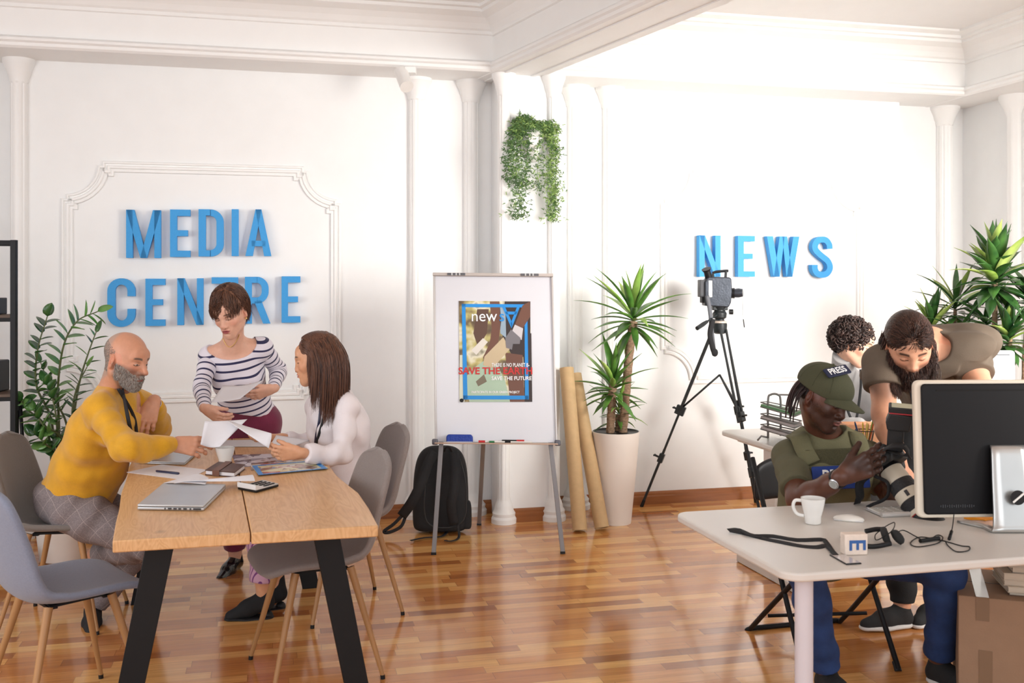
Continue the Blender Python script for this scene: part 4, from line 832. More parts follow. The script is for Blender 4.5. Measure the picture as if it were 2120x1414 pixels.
mb = MB(); a = P(1468, 577, VZ-.03); b = P(1463, 560, VZ-.05); mb.tube([a, b], [.026, .022], 20); mb.tube([b, b+nrm(b-a)*.012], [.028, .032], 20); mb.build('viewfinder', black_plastic, vc, auto=.6)
strap([P(1464, 612, VZ-.08), P(1470, 645, VZ-.09), P(1474, 690, VZ-.09), P(1478, 725, VZ-.08)], .028, .004, 'strap', mat('grey_strap', srgb(96, 98, 104), .6), vc)
strap([P(1476, 660, VZ-.1), P(1470, 690, VZ-.1), P(1474, 715, VZ-.1), P(1480, 735, VZ-.1)], .035, .004, 'strap', cloth_black, vc)
mb = MB(); mb.sphere(P(1480, 730, VZ-.1), (.022, .008, .028), 12); mb.build('strap_pad', cloth_black, vc, smooth=True)
# ================================================================ soft-shape modelling: blended volumes turned into one surface
def sd_cone(p, a, b, ra, rb, flat=None):
    a = np.asarray(a, np.float32); b = np.asarray(b, np.float32); ab = b-a; L2 = float(ab@ab)+1e-12
    q = p-a; t = np.clip((q@ab)/L2, 0, 1); q = q-t[..., None]*ab
    r = ra+(rb-ra)*t
    if flat is not None:
        ax, k = flat; ax = nrm(ax).astype(np.float32); c = q@ax; q = q+c[..., None]*ax*(1/k-1)
        return (np.sqrt((q*q).sum(-1))-r)*min(1., (k+1)/2)
    return np.sqrt((q*q).sum(-1))-r
def sd_ell(p, c, r, R=None):
    q = p-np.asarray(c, np.float32)
    if R is not None: q = q@np.asarray(R, np.float32)
    r = np.asarray(r, np.float32); k0 = np.sqrt(((q/r)**2).sum(-1)); k1 = np.sqrt(((q/(r*r))**2).sum(-1))+1e-9
    return k0*(k0-1)/k1
def sd_box(p, c, h, R=None, rd=0.):
    q = p-np.asarray(c, np.float32)
    if R is not None: q = q@np.asarray(R, np.float32)
    q = np.abs(q)-(np.asarray(h, np.float32)-rd); return np.sqrt((np.maximum(q, 0)**2).sum(-1))+np.minimum(q.max(-1), 0)-rd
class S:      # a list of soft shapes
    def __init__(s): s.p = []
    def cone(s, a, b, ra, rb, k=.02, op='add', flat=None): s.p.append(('cone', (np.asarray(a, float), np.asarray(b, float), ra, rb, flat), k, op)); return s
    def chain(s, pts, rs, k=.02, flat=None, op='add'):
        for i in range(len(pts)-1): s.cone(pts[i], pts[i+1], rs[i], rs[i+1], k, op, flat)
        return s
    def ell(s, c, r, R=None, k=.02, op='add'): s.p.append(('ell', (np.asarray(c, float), (r,)*3 if np.isscalar(r) else tuple(r), R), k, op)); return s
    def box(s, c, h, R=None, rd=.005, k=.005, op='add'): s.p.append(('box', (np.asarray(c, float), tuple(h), R, rd), k, op)); return s
    def ext(s, o): s.p += o.p; return s
def pbox(pr):
    t, a = pr[0], pr[1]
    if t == 'cone': r = max(a[2], a[3]); m = r*(1 if a[4] is None else max(1, a[4][1])); return np.minimum(a[0], a[1])-m, np.maximum(a[0], a[1])+m
    if t == 'ell': m = max(a[1]); return a[0]-m, a[0]+m
    m = float(np.linalg.norm(a[1])); return a[0]-m, a[0]+m
def sdf_surface(sh, h, lo=None, hi=None, disp=None):
    bs = [pbox(p) for p in sh.p if p[3] == 'add']; L0 = np.min([b[0] for b in bs], 0)-3*h; H0 = np.max([b[1] for b in bs], 0)+3*h
    if lo is not None: L0 = np.maximum(L0, lo); H0 = np.minimum(H0, hi)
    L0 = np.floor(L0/h)*h; n = np.maximum(np.ceil((H0-L0)/h).astype(int)+1, 2); g = np.full(n, .5, np.float32)
    ax = [(L0[i]+h*np.arange(n[i])).astype(np.float32) for i in range(3)]
    for pr in sh.p:
        t, a, k, op = pr; b0, b1 = pbox(pr); m = 3*h+k+.012
        i0 = np.clip(np.floor((b0-m-L0)/h).astype(int), 0, n); i1 = np.clip(np.ceil((b1+m-L0)/h).astype(int)+1, 0, n)
        if (i1 <= i0).any(): continue
        sl = tuple(slice(i0[i], i1[i]) for i in range(3)); X, Y, Zz = np.meshgrid(ax[0][sl[0]], ax[1][sl[1]], ax[2][sl[2]], indexing='ij'); p = np.stack([X, Y, Zz], -1)
        d = sd_cone(p, *a) if t == 'cone' else sd_ell(p, *a) if t == 'ell' else sd_box(p, *a)
        o = g[sl]
        if op == 'add':
            e = np.maximum(k-np.abs(o-d), 0)/k; g[sl] = np.minimum(o, d)-e*e*k/4
        else:
            d = -d; e = np.maximum(k-np.abs(o-d), 0)/k; g[sl] = np.maximum(o, d)+e*e*k/4
    if disp is not None:
        idx = np.argwhere(np.abs(g) < .03); p = L0+idx*h; g[idx[:, 0], idx[:, 1], idx[:, 2]] += disp(p).astype(np.float32)
    ins = g < 0; c = [ins[i:n[0]-1+i, j:n[1]-1+j, k:n[2]-1+k] for i in (0, 1) for j in (0, 1) for k in (0, 1)]
    any_ = c[0].copy(); all_ = c[0].copy()
    for q in c[1:]: any_ |= q; all_ &= q
    act = any_ & ~all_; cells = np.argwhere(act)
    if len(cells) == 0: return np.zeros((0, 3)), np.zeros((0, 4), int)
    idm = np.full(act.shape, -1, np.int32); idm[act] = np.arange(len(cells))
    acc = np.zeros((len(cells), 3)); cnt = np.zeros(len(cells)); off = np.array([(i, j, k) for i in (0, 1) for j in (0, 1) for k in (0, 1)])
    vals = np.stack([g[cells[:, 0]+o[0], cells[:, 1]+o[1], cells[:, 2]+o[2]] for o in off], 1)
    for x in range(8):
        for y in range(x+1, 8):
            if np.abs(off[x]-off[y]).sum() != 1: continue
            va, vb_ = vals[:, x], vals[:, y]; m = (va < 0) != (vb_ < 0); t = (va/(va-vb_+1e-12))[m]
            acc[m] += off[x]+(off[y]-off[x])*t[:, None]; cnt[m] += 1
    V = L0+h*(cells+acc/cnt[:, None]); Fs = []
    for axis in range(3):
        o1 = [0, 0, 0]; o1[axis] = 1; a = ins[tuple(slice(0, n[i]-1) if i == axis else slice(1, n[i]-1) for i in range(3))]; b = ins[tuple(slice(1, n[i]) if i == axis else slice(1, n[i]-1) for i in range(3))]
        e = np.argwhere(a != b)
        if len(e) == 0: continue
        fl = a[e[:, 0], e[:, 1], e[:, 2]]; u, v = [(1, 2), (2, 0), (0, 1)][axis]; base = e.copy(); 
        for i in range(3):
            if i != axis: base[:, i] += 1
        def cid(du, dv): q = base.copy(); q[:, u] -= du; q[:, v] -= dv; return idm[q[:, 0], q[:, 1], q[:, 2]]
        Q = np.stack([cid(1, 1), cid(0, 1), cid(0, 0), cid(1, 0)], 1); Q[~fl] = Q[~fl][:, ::-1]; Fs.append(Q[(Q >= 0).all(1)])
    return V, np.concatenate(Fs)
def compact(V, Fq, keep):
    Fq = Fq[keep]; u, inv = np.unique(Fq.ravel(), return_inverse=True); return V[u], inv.reshape(-1, Fq.shape[1])
def merge(parts):
    V = []; Fq = []; n = 0
    for v, f in parts: V.append(v); Fq.append(f+n); n += len(v)
    return np.concatenate(V), np.concatenate(Fq)
def wob(p, s, a, seed=0.):       # gentle pseudo noise
    x, y, z = (p*s).T; return a*(np.sin(x*1.1+1.7*np.sin(y*.9+seed)+seed)*np.sin(y*1.3+1.3*np.sin(z*1.1+seed*2))+np.sin(z*1.2+1.5*np.sin(x*.8+seed*3))*.6)
def smooth01(x): x = np.clip(x, 0, 1); return x*x*(3-2*x)
# ---------------------------------------------------------------- heads, hands, bodies
def head_shapes(c, R, s=1., sex='m', age=0., jaw=1., nose=1., neck=None, nr=.056, mouth_open=0., ears=True, cheek=1., nw=1.):
    """c: eye-level centre, R: columns right, forward, up"""
    g = S(); L = lambda x, y, z: c+R@(np.array([x, y, z])*s)
    e = lambda x, y, z, r, k=.015, op='add', Q=None: g.ell(L(x, y, z), tuple(np.array(r)*s), R if Q is None else R@Q, k*s, op)
    w = 1. if sex == 'm' else .94
    e(0, -.014, .036, (.076*w, .098, .083)); e(0, .015, .01, (.070*w, .078, .075), .02); e(0, .025, -.035, (.060*w, .066, .075), .025)
    for q in (-1, 1):
        g.cone(L(q*.050*w*jaw, .0, -.060), L(q*.012, .066, -.102), .021*s, .018*s, .03*s)
        e(q*.041*w, .058, -.030, (.022*cheek, .02*cheek, .02), .02); g.cone(L(q*.044*w, .070, .021), L(q*.008, .088, .013), .010*s, .009*s, .014*s)
        e(q*.060*w, .02, -.01, (.014, .03, .03), .02)
    e(0, .072, -.103, (.022*jaw, .016, .016), .02)
    e(0, .075, -.068, (.030, .022, .026), .02); e(0, .078, .04, (.045, .014, .025), .02)
    for q in (-1, 1): e(q*.031, .099, -.003, (.017, .015, .0105), .014, 'sub')
    for q in (-1, 1): e(q*.031, .0745, -.0035, (.0155, .0145, .013), .004)
    g.cone(L(0, .086, .010), L(0, .1045*nose, -.036), .0078*s, .0115*s, .016*s)
    for q in (-1, 1): e(q*.0125*nw, .096, -.041, (.0088*nw, .010, .008), .008)
    e(0, .098, -.0475, (.010, .010, .004), .008)
    e(0, .0955, -.0628, (.020, .0085, .0046), .006); e(0, .0945, -.0742, (.0175, .0088, .0055), .006); e(0, .108, -.0685, (.022, .013, .0013+mouth_open), .003, 'sub')
    e(0, .098, -.086, (.016, .008, .004), .008, 'sub')
    if ears:
        for q in (-1, 1):
            Q = rotz(-q*.45)@roty(-q*.12); e(q*.081*w, -.010, -.010, (.0075, .0180, .032), .006, Q=Q); e(q*.0865*w, -.006, -.004, (.0055, .0095, .017), .005, 'sub', Q=Q); g.cone(L(q*.078*w, -.004, -.036), L(q*.080*w, -.004, -.030), .007*s, .008*s, .006*s)
    if neck is not None:
        g.cone(L(0, -.028, -.045), neck, nr*s*.95, nr*s*1.08, .03*s); g.cone(L(0, -.0, -.075), neck+R@np.array([0, .01, .02]), nr*s*.62, nr*s*.8, .03*s)
        for q in (-1, 1): g.cone(L(q*.055*w, -.02, -.045), neck+R@np.array([q*.018, .045, -.01]), .012*s, .012*s, .025*s)
    return g, L
def paint_head(V, c, R, s, skin, lip=None, brow=None, browk=1., beard=None, beard_amt=0., scalp=None, blush=.25, lash=(.02, .012, .01), lids_open=0., stubble=None, iris=None):
    q = ((V-c)@R)/s; ax = np.abs(q[:, 0]); y = q[:, 1]; z = q[:, 2]; C = np.tile(np.array(skin, float), (len(V), 1)); sk = np.array(skin)
    def mixc(m, col): nonlocal C; m = np.clip(m, 0, 1)[:, None]; C = C*(1-m)+np.array(col)*m
    mixc(blush*np.exp(-(((ax-.045)/.022)**2+((z+.032)/.022)**2))*(y > .03), sk*[1.12, .72, .68]); mixc(.4*blush*2*np.exp(-((ax/.013)**2+((z+.040)/.015)**2))*(y > .09), sk*[1.12, .72, .66])
    mixc(.35*(ax > .074)*(np.abs(z+.01) < .04), sk*[1.1, .75, .7])
    if scalp is not None:
        col, front = scalp; m = smooth01((.0-y+front)/.03)*smooth01((z+.065-.6*np.clip(y, -.1, .1))/.02); mixc(m*.8, col)
    if stubble is not None:
        m = smooth01((-.020-z+.35*(ax-.03))/.02)*smooth01((y+.01)/.02)*(1-smooth01((.016-np.abs(ax*0))/.01)*0)*(1-np.exp(-((ax/.02)**2+((z+.052)/.008)**2))*0); m *= smooth01((z+.15)/.03); mixc(m*.6, stubble)
    if lip is not None:
        m = smooth01(1.25-np.sqrt((ax/.021)**2+((z+.0685)/.0105)**2))*3*(y > .08); mixc(np.clip(m, 0, 1), lip); mixc(.9*smooth01(1.3-np.sqrt((ax/.021)**2+((z+.0685)/.0018)**2))*(y > .08), np.array(lip)*.25)
    if brow is not None:
        bz = .022-((ax-.036)**2)*8+.001; m = smooth01(1.5-np.abs(z-bz)/(.0035*browk))*smooth01((ax-.012)/.006)*smooth01((.054-ax)/.008)*(y > .03); mixc(m*.9, brow)
    lz = -.0085-((ax-.031)**2)*-10; m = smooth01(1.5-np.abs(z-lz)/.0018)*smooth01((.0165-np.abs(ax-.031))/.003)*(y > .05); mixc(m*.92, lash)
    m = smooth01(1.4-np.abs(z-.0065+((ax-.031)**2)*14)/.0013)*smooth01((.016-np.abs(ax-.031))/.004)*(y > .05); mixc(m*.45, sk*.35)
    m = smooth01(1.3-np.sqrt((ax-.009)**2+((z+.0475))**2)/.0035)*(y > .09); mixc(m*.8, sk*.2)
    if lids_open > 0:
        m = smooth01((1.-np.sqrt(((ax-.031)/.0135)**2+((z+.0045)/(.0048*lids_open))**2))*4)*(y > .06); mixc(m, sk*.35+np.array((.36, .34, .32))); m2 = smooth01((1.-np.sqrt(((ax-.031)/.0055)**2+((z+.005)/(.0045*lids_open))**2))*5)*(y > .06); mixc(m2, iris or (.05, .03, .02))
    return C
def hand_shapes(w, d, n, side, s=1., curl=(.5, .5, .5, .5), thumb=(.6, .35), spread=.08, k=.006, tdir=None):
    """w wrist, d direction to the knuckles, n the way the palm faces, side the thumb side vector"""
    g = S(); d = nrm(d); n = nrm(n-d*np.dot(n, d)); t = nrm(np.cross(d, n)); 
    if np.dot(t, side) < 0: t = -t
    Lp = .092*s; base = np.asarray(w, float); tips = []
    g.cone(base-d*.01, base+d*.03*s, .025*s, .027*s, .015, flat=(n, .72))
    offs = (.031, .0105, -.0105, -.030); pl = (1.0, 1.03, .98, .90); fl = (.074, .082, .076, .060); fr = (.0092, .0096, .0092, .0080)
    for i in range(4):
        kn = base+d*Lp*pl[i]+t*offs[i]*s; g.cone(base+d*.02*s+t*offs[i]*.55*s, kn, .0155*s, .0115*s, .012, flat=(n, .85))
        sp = (1.5-i)*spread; dd = nrm(d*math.cos(sp)+t*math.sin(sp)); nn = n; p = kn; r = fr[i]*s; a = 0
        for j, (f, cf) in enumerate(((.44, .75), (.31, 1.1), (.25, .8))):
            a = curl[i]*cf; nd = nrm(dd*math.cos(a)+nn*math.sin(a)); nn = nrm(nn*math.cos(a)-dd*math.sin(a)); dd = nd
            q = p+dd*fl[i]*f*s; g.cone(p, q, r, r*.92, k); g.ell(p, r*1.06, None, k); p = q; r *= .91
        tips.append(p)
    td = nrm(d*math.cos(thumb[0])+t*math.sin(thumb[0])+n*.35) if tdir is None else nrm(tdir); b0 = base+d*.022*s+t*.020*s+n*.004
    p1 = b0+td*.042*s; td2 = nrm(td*math.cos(thumb[1])+nrm(d*.6+n*.6)*math.sin(thumb[1])); p2 = p1+td2*.033*s; td3 = nrm(td2*math.cos(thumb[1])+nrm(d*.5+n*.6)*math.sin(thumb[1])); p3 = p2+td3*.026*s
    g.cone(b0, p1, .0165*s, .0125*s, .014); g.cone(p1, p2, .0120*s, .0105*s, .006); g.cone(p2, p3, .0105*s, .0088*s, .005); tips.append(p3); return g, tips
def torso_shapes(J, off=0., sex='m', fat=0., k=.05, sh=1.):
    """J: pelvis, neck, shL, shR, hipL, hipR plus optional chest"""
    g = S(); pv = J['pelvis']; nk = J['neck']; sm = (J['shL']+J['shR'])/2; side = nrm(J['shR']-J['shL']); W2 = np.linalg.norm(J['shR']-J['shL'])/2
    up = nrm(sm-pv); fw = nrm(np.cross(up, side)); R1 = np.column_stack([side, fw, up]); hs = nrm(J['hipR']-J['hipL']); 
    ch = J.get('chest', pv+(sm-pv)*.68); bl = J.get('belly', pv+(sm-pv)*.32)
    cu = nrm(sm-bl); cf = nrm(np.cross(cu, side)); CR = np.column_stack([side, cf, cu]); hf = nrm(np.cross(nrm(bl-pv), hs)); HR = np.column_stack([hs, hf, np.cross(hs, hf)])
    g.ell(ch, (W2*.92+off, .112+off+fat*.2, .15+off), CR, k); g.ell(sm-cu*.035, (W2*.98+off, .082+off, .075+off), CR, k)
    g.ell(bl+cf*fat*.4, ((.135 if sex == 'm' else .115)+off+fat*.5, .10+off+fat, .13+off), CR, k); g.ell(pv, ((.155 if sex == 'm' else .165)+off, .115+off+fat*.4, .10+off), HR, k)
    for a in 'LR': g.cone(nk-(nk-sm)*.1, J['sh'+a]+up*.012, .048*sh+off, .046*sh+off, k); g.ell(J['sh'+a], .057*sh+off, None, .03)
    g.cone(pv+up*.03, ch-cu*.02, ((.118 if sex == 'm' else .10)+off+fat*.7), ((.118 if sex == 'm' else .098)+off+fat*.4), k, flat=None)
    if sex == 'f':
        for q in (-1, 1): g.ell(ch+cf*.085+side*q*W2*.42-cu*.01, (.056+off, .045+off, .055+off), CR, .035)
    else:
        for q in (-1, 1): g.ell(ch+cf*.07+side*q*W2*.42+cu*.05, (.075+off, .05+off, .06+off), CR, .03)
    return g
def arm_shapes(J, a, off=0., t0=0., t1=2., r=(.050, .042, .040, .027), k=.02):
    """t runs 0..1 along the upper arm and 1..2 along the forearm"""
    g = S(); p = [J['sh'+a], J['el'+a], J['wr'+a]]; P_ = lambda t: p[0]+(p[1]-p[0])*t if t <= 1 else p[1]+(p[2]-p[1])*(t-1)
    def Rr(t): return float(np.interp(t, [0, .35, .9, 1.0, 1.28, 1.7, 2.0], [r[0]*1.04, r[0]*.98, r[1], r[1]*.98, r[2]*1.06, r[2]*.8, r[3]]))+off
    ts = [t for t in (0, .35, .9, 1.0, 1.28, 1.7, 2.0) if t0 < t < t1]; ts = [t0]+ts+[t1]
    for u, v in zip(ts[:-1], ts[1:]): g.cone(P_(u), P_(v), Rr(u), Rr(v), k)
    return g
def leg_shapes(J, a, off=0., t0=0., t1=2., r=(.085, .058, .055, .038), k=.03):
    g = S(); p = [J['hip'+a], J['kn'+a], J['an'+a]]; P_ = lambda t: p[0]+(p[1]-p[0])*t if t <= 1 else p[1]+(p[2]-p[1])*(t-1)
    def Rr(t): return float(np.interp(t, [0, .3, .9, 1.0, 1.3, 1.75, 2.0], [r[0], r[0]*.96, r[1], r[1]*.98, r[2]*1.08, r[2]*.82, r[3]]))+off
    ts = [t for t in (0, .3, .9, 1.0, 1.3, 1.75, 2.0) if t0 < t < t1]; ts = [t0]+ts+[t1]
    for u, v in zip(ts[:-1], ts[1:]): g.cone(P_(u), P_(v), Rr(u), Rr(v), k)
    return g
def cut_end(g, p, d, r=.12, k=.004, dep=.1):      # removes everything beyond p along d
    d = nrm(d); R = frame(d, (0, 0, 1) if abs(d[2]) < .95 else (1, 0, 0)); g.box(np.asarray(p)+d*dep, (r, dep, r), R, .0, k, 'sub'); return g
def shoe_shapes(an, toe, ln=.26, w=.045, heel=.0):
    d = nrm(toe); g = S(); dz = np.array([0, 0, 1.]); 
    return g
def skin_mat(name, col, rough=.45): return mat(name, col, rough, attr='Col', sss=.12, bump=.08, bscale=500, var=.04, vscale=60)
def build_body(name, sh, regions, parent, m, hc=.006, hf=.0022, colf=None, base=(.5, .3, .2)):
    """coarse surface everywhere, fine inside the boxes of regions; one mesh"""
    Vc, Fc = sdf_surface(sh, hc); cen = Vc[Fc].mean(1); keep = np.ones(len(Fc), bool)
    for lo, hi in regions: keep &= ~((cen > lo+hc*1.2) & (cen < hi-hc*1.2)).all(1)
    parts = [compact(Vc, Fc, keep)]
    for lo, hi in regions:
        V, Fq = sdf_surface(sh, hf, lo, hi)
        if len(V): parts.append((V, Fq))
    global HEADV
    HEADV = parts[1] if len(parts) > 1 else None
    V, Fq = merge(parts); C = colf(V) if colf else np.tile(np.array(base), (len(V), 1)); return np_mesh(name, V, Fq, m, True, parent, col=C)
def region(c, r): c = np.asarray(c, float); r = np.asarray(r, float)*np.ones(3); return (c-r, c+r)
def cloth(name, sh, m, parent, h=.005, disp=None, attrs=None, lo=None, hi=None):
    V, Fq = sdf_surface(sh, h, lo, hi, disp); return np_mesh(name, V, Fq, m, True, parent, attrs=attrs(V) if attrs else None)
def folds(pts, amp=.004, freq=55., rad=.10, seed=0., base=.0012):
    """creases around the given joints"""
    pts = [(np.asarray(p), nrm(d)) for p, d in pts]
    def f(p):
        o = wob(p, 22, base, seed)+wob(p, 45, base*.5, seed+2)
        for c, d in pts:
            q = p-c; w = np.exp(-((q**2).sum(1))/(rad*rad)); o += amp*w*np.sin((q@d)*freq+2.2*np.sin((q@nrm(np.cross(d, [.3, .5, .8])))*16+seed)+seed)
        return o
    return f
def strands(name, roots, dirs, step, nstep, r, m, parent, grav=.25, coll=(), curl=0., taper=.25, seed=1, pull=None, nside=3, flat=1., noise=.03):
    """hair: each strand walks from its root, falls, and slides over the collision ellipsoids (c, radii, R)"""
    rg = np.random.RandomState(seed); N_ = len(roots); p = np.array(roots, float); d = np.array(dirs, float); d /= np.linalg.norm(d, axis=1)[:, None]; path = [p.copy()]; L_ = rg.uniform(.75, 1.1, N_)[:, None]; ph = rg.uniform(0, 6.28, (N_, 1)); sd = rg.normal(0, 1, (N_, 3))
    for i in range(nstep):
        d = d+np.array([0, 0, -grav])+sd*noise
        if pull is not None: d = d+pull(p, i/nstep)
        if curl: d = d+curl*np.concatenate([np.sin(i*1.5+ph), np.cos(i*1.5+ph), np.sin(i*1.1+ph)*.3], 1)
        d /= np.linalg.norm(d, axis=1)[:, None]; q = p+d*step*L_
        for (c, rad, R) in coll:
            l = (q-c)@R; kk = np.sqrt(((l/rad)**2).sum(1)); ins = kk < 1
            if ins.any(): l[ins] /= kk[ins][:, None]; q = l@R.T+c
        d = q-p; d /= np.linalg.norm(d, axis=1)[:, None]+1e-9; p = q; path.append(p.copy())
    A = np.stack(path, 1); M = A.shape[1]; T = np.gradient(A, axis=1); T /= np.linalg.norm(T, axis=2)[..., None]+1e-9; U = np.cross(T, [.13, .2, .97]); U /= np.linalg.norm(U, axis=2)[..., None]+1e-9; B = np.cross(T, U); a = np.arange(nside)*2*PI/nside; rr = r*np.interp(np.linspace(0, 1, M), [0, .6, 1], [1, .85, taper])*1.
    V = A[:, :, None, :]+rr[None, :, None, None]*(np.cos(a)[None, None, :, None]*U[:, :, None, :]+flat*np.sin(a)[None, None, :, None]*B[:, :, None, :]); idx = np.arange(N_*M*nside).reshape(N_, M, nside)
    f = np.stack([idx[:, :-1], np.roll(idx, -1, 2)[:, :-1], np.roll(idx, -1, 2)[:, 1:], idx[:, 1:]], -1).reshape(-1, 4); return V.reshape(-1, 3), f

def head_roots(c, R, s, cond, n, seed, sink=.002):
    """roots and normals on the last built head where cond(local coordinates) holds"""
    V, Fq = HEADV; N_ = np.cross(V[Fq[:, 2]]-V[Fq[:, 0]], V[Fq[:, 3]]-V[Fq[:, 1]]); N_ /= np.linalg.norm(N_, axis=1)[:, None]+1e-12; C = V[Fq].mean(1)
    if ((C-c)*N_).sum(1).mean() < 0: N_ = -N_
    l = ((C-c)@R)/s; m = np.where(cond(l))[0]; rg = np.random.RandomState(seed); m = m[rg.randint(0, len(m), n)]; w = rg.dirichlet([1, 1, 1, 1], n); p = (V[Fq[m]]*w[..., None]).sum(1)-N_[m]*sink
    return p, N_[m], l[m]
def beard_cond(l, side=-.01, up=0.):
    ax = np.abs(l[:, 0]); y, z = l[:, 1], l[:, 2]
    top = np.interp(ax, [0, .020, .026, .045, .060, .08], [-.080, -.077, -.048, -.045, -.032, side+up]); return (ax < .082) & (y < .125) & ((z < top) & (y > .008) & (z > -.135) & ~((y < .03) & (z < -.085))) | ((np.abs(z+.0545+ax*.28) < .0055) & (ax < .030) & (y > .075) | (z > 9)) 

# finding the front of a cloth object along a ray from the camera
def surf_hit(o, px, py):
    V = np.array([v.co[:] for v in o.data.vertices])+np.array(origin_of(o)); d = np.array([(px-1060)/F, 1, -(py-HY)/F]); q = V-[0, 0, CH]; t = q@d/(d@d); r = np.linalg.norm(q-t[:, None]*d, axis=1); m = r < .012; return V[m][np.argmin(t[m])] if m.any() else None
# ================================================================ people: shared builders
def V3(*a): return np.array(a, float)
def shoe(par, ankle, toe, up, upper_m, sole_m, h_ank=.09, ln=.275, w=1., sole_t=.022, name='shoe', heel=0., laces=None, high=.0, pitch=0.):
    R = frame(toe, up); o = np.asarray(ankle)-R@V3(0, .055, h_ank); L = lambda x, y, z: o+R@V3(x, y, z); k = ln/.275
    g = S(); g.cone(L(0, .042*k, .050+heel), L(0, .052*k, .088+heel+high), .036*w, .036*w, .02); g.cone(L(0, .040*k, .036+heel), L(.002, .135*k, .040+heel*.4), .035*w, .040*w, .02); g.cone(L(.002, .135*k, .040+heel*.4), L(0, .222*k, .026), .041*w, .029*w, .02); g.cone(L(0, .06*k, .07+heel), L(0, .15*k, .052+heel*.3), .033*w, .030*w, .02)
    g.box(L(0, .12, -.05+sole_t*.6), (.2, .3, .05), R, 0, .002, 'sub')
    s = cloth(name, g, upper_m, par, .0035)
    q = S(); q.cone(L(0, .045*k, .012), L(0, .14*k, .012), .040*w, .044*w, .01, flat=(R[:, 2], .42)); q.cone(L(0, .14*k, .012), L(0, .222*k, .016), .044*w, .034*w, .01, flat=(R[:, 2], .42)); q.box(L(0, .12, sole_t+.05), (.2, .3, .05), R, 0, .002, 'sub'); q.box(L(0, .12, -.1), (.2, .3, .1), R, 0, .002, 'sub')
    if heel: q.cone(L(0, .035, heel*.5), L(0, .038, .008), .024, .02, .004)
    cloth('sole', q, sole_m, s, .0035)
    if laces:
        for j in range(4):
            y = .085+.022*j; z = .104-.012*j+heel*.5; mb = MB(); mb.tube([L(-.018, y, z-.004), L(0, y+.004, z+.002), L(.018, y, z-.004)], .0022, 6); mb.build('lace', laces, s, smooth=True)
    return s
def lanyard(pts, w, par, m=None, name='lanyard', up=(0, -1, 0)): return strap(pts, w, .0016, name, m or cloth_black, par, up)
def wrist_frame(J, a): d = nrm(J['wr'+a]-J['el'+a]); return d
def watch(J, a, face, par, r=.031, t=.93, dialm=None, bandm=None):
    d = wrist_frame(J, a); c = J['el'+a]+(J['wr'+a]-J['el'+a])*t; n = nrm(face-d*np.dot(face, d)); s = np.cross(d, n); ang = np.linspace(0, 2*PI, 33)[:-1]
    mb = MB(); mb.tube([c+(n*math.cos(b)+s*math.sin(b))*r for b in ang], .0025, 6, closed=True, flat=1.0); 
    V = []; k = len(ang)
    for q in (-.009, .009): V += [c+d*q+(n*math.cos(b)+s*math.sin(b))*(r+.0005) for b in ang]
    mb = MB(); mb.add(V, [(i, (i+1) % k, (i+1) % k+k, i+k) for i in range(k)]); b_ = mb.build('watch_band', bandm or black_plastic, par, smooth=True, solid=.003)
    R = np.column_stack([d, s, n]); mb = MB(); mb.lathe([(.0185, 0), (.0195, .003), (.0195, .007), (.0165, .009), (1e-6, .0085)], c+n*(r-.001), 28, R=R); w = mb.build('watch_case', dialm or chrome, b_, auto=.6)
    mb = MB(); mb.lathe([(.0155, 0), (1e-6, .0003)], c+n*(r+.0088), 28, R=R); mb.build('watch_dial', mat('watch_dial', (.35, .35, .33), .3), w)
    for j in range(12): an = j*PI/6; mb = MB(); mb.box(c+n*(r+.0093)+(d*math.cos(an)+s*math.sin(an))*.0125, (.0014, .0005, .0003), np.column_stack([nrm(d*math.cos(an)+s*math.sin(an)), np.cross(n, nrm(d*math.cos(an)+s*math.sin(an))), n])); mb.build('hour_mark', white_ceramic, w)
    return b_
def report(name, J):
    L = lambda a, b: np.linalg.norm(J[a]-J[b])
    print('BODY', name, 'uaR %.2f faR %.2f uaL %.2f faL %.2f thR %.2f shR %.2f thL %.2f shL %.2f sh %.2f torso %.2f' % (L('shR', 'elR'), L('elR', 'wrR'), L('shL', 'elL'), L('elL', 'wrL'), L('hipR', 'knR'), L('knR', 'anR'), L('hipL', 'knL'), L('knL', 'anL'), L('shL', 'shR'), np.linalg.norm((J['shL']+J['shR'])/2-J['pelvis'])))
def head_grid_roots(c, R, s, cond, n, seed, rad=(.079, .101, .086), cen=(0, -.014, .036)):
    """roots on the scalp where cond(local) holds"""
    rg = np.random.RandomState(seed); v = rg.normal(size=(n*6, 3)); v /= np.linalg.norm(v, axis=1)[:, None]; l = v*np.array(rad)+np.array(cen); l = l[cond(l)][:n]; nn = (l-np.array(cen))/np.array(rad)**2; nn /= np.linalg.norm(nn, axis=1)[:, None]; return c+(l*s)@R.T, nn@R.T, l
def hair_mat(name, c1, c2, rough=.42):
    def b(nt, N, L, co, bs):
        nz = N('ShaderNodeTexNoise'); nz.inputs['Scale'].default_value = 60; L(co, nz.inputs['Vector']); bs.inputs['Specular IOR Level'].default_value = .4
        g = N('ShaderNodeNewGeometry'); f = mth(N, L, 'ADD', mth(N, L, 'MULTIPLY', g.outputs['Random Per Island'], .75), mth(N, L, 'MULTIPLY', nz.outputs['Fac'], .3)); return ramp(N, L, f, [(.15, c1), (.9, c2)])
    return expr_mat(name, rough, b)
HCOLL = lambda c, R, s, g=1.0: (c+R@(np.array([0, -.014, .036])*s), np.array([.079, .101, .087])*s*g, R)
FCOLL = lambda c, R, s: (c+R@(np.array([0, .01, -.04])*s), np.array([.070, .085, .085])*s, R)
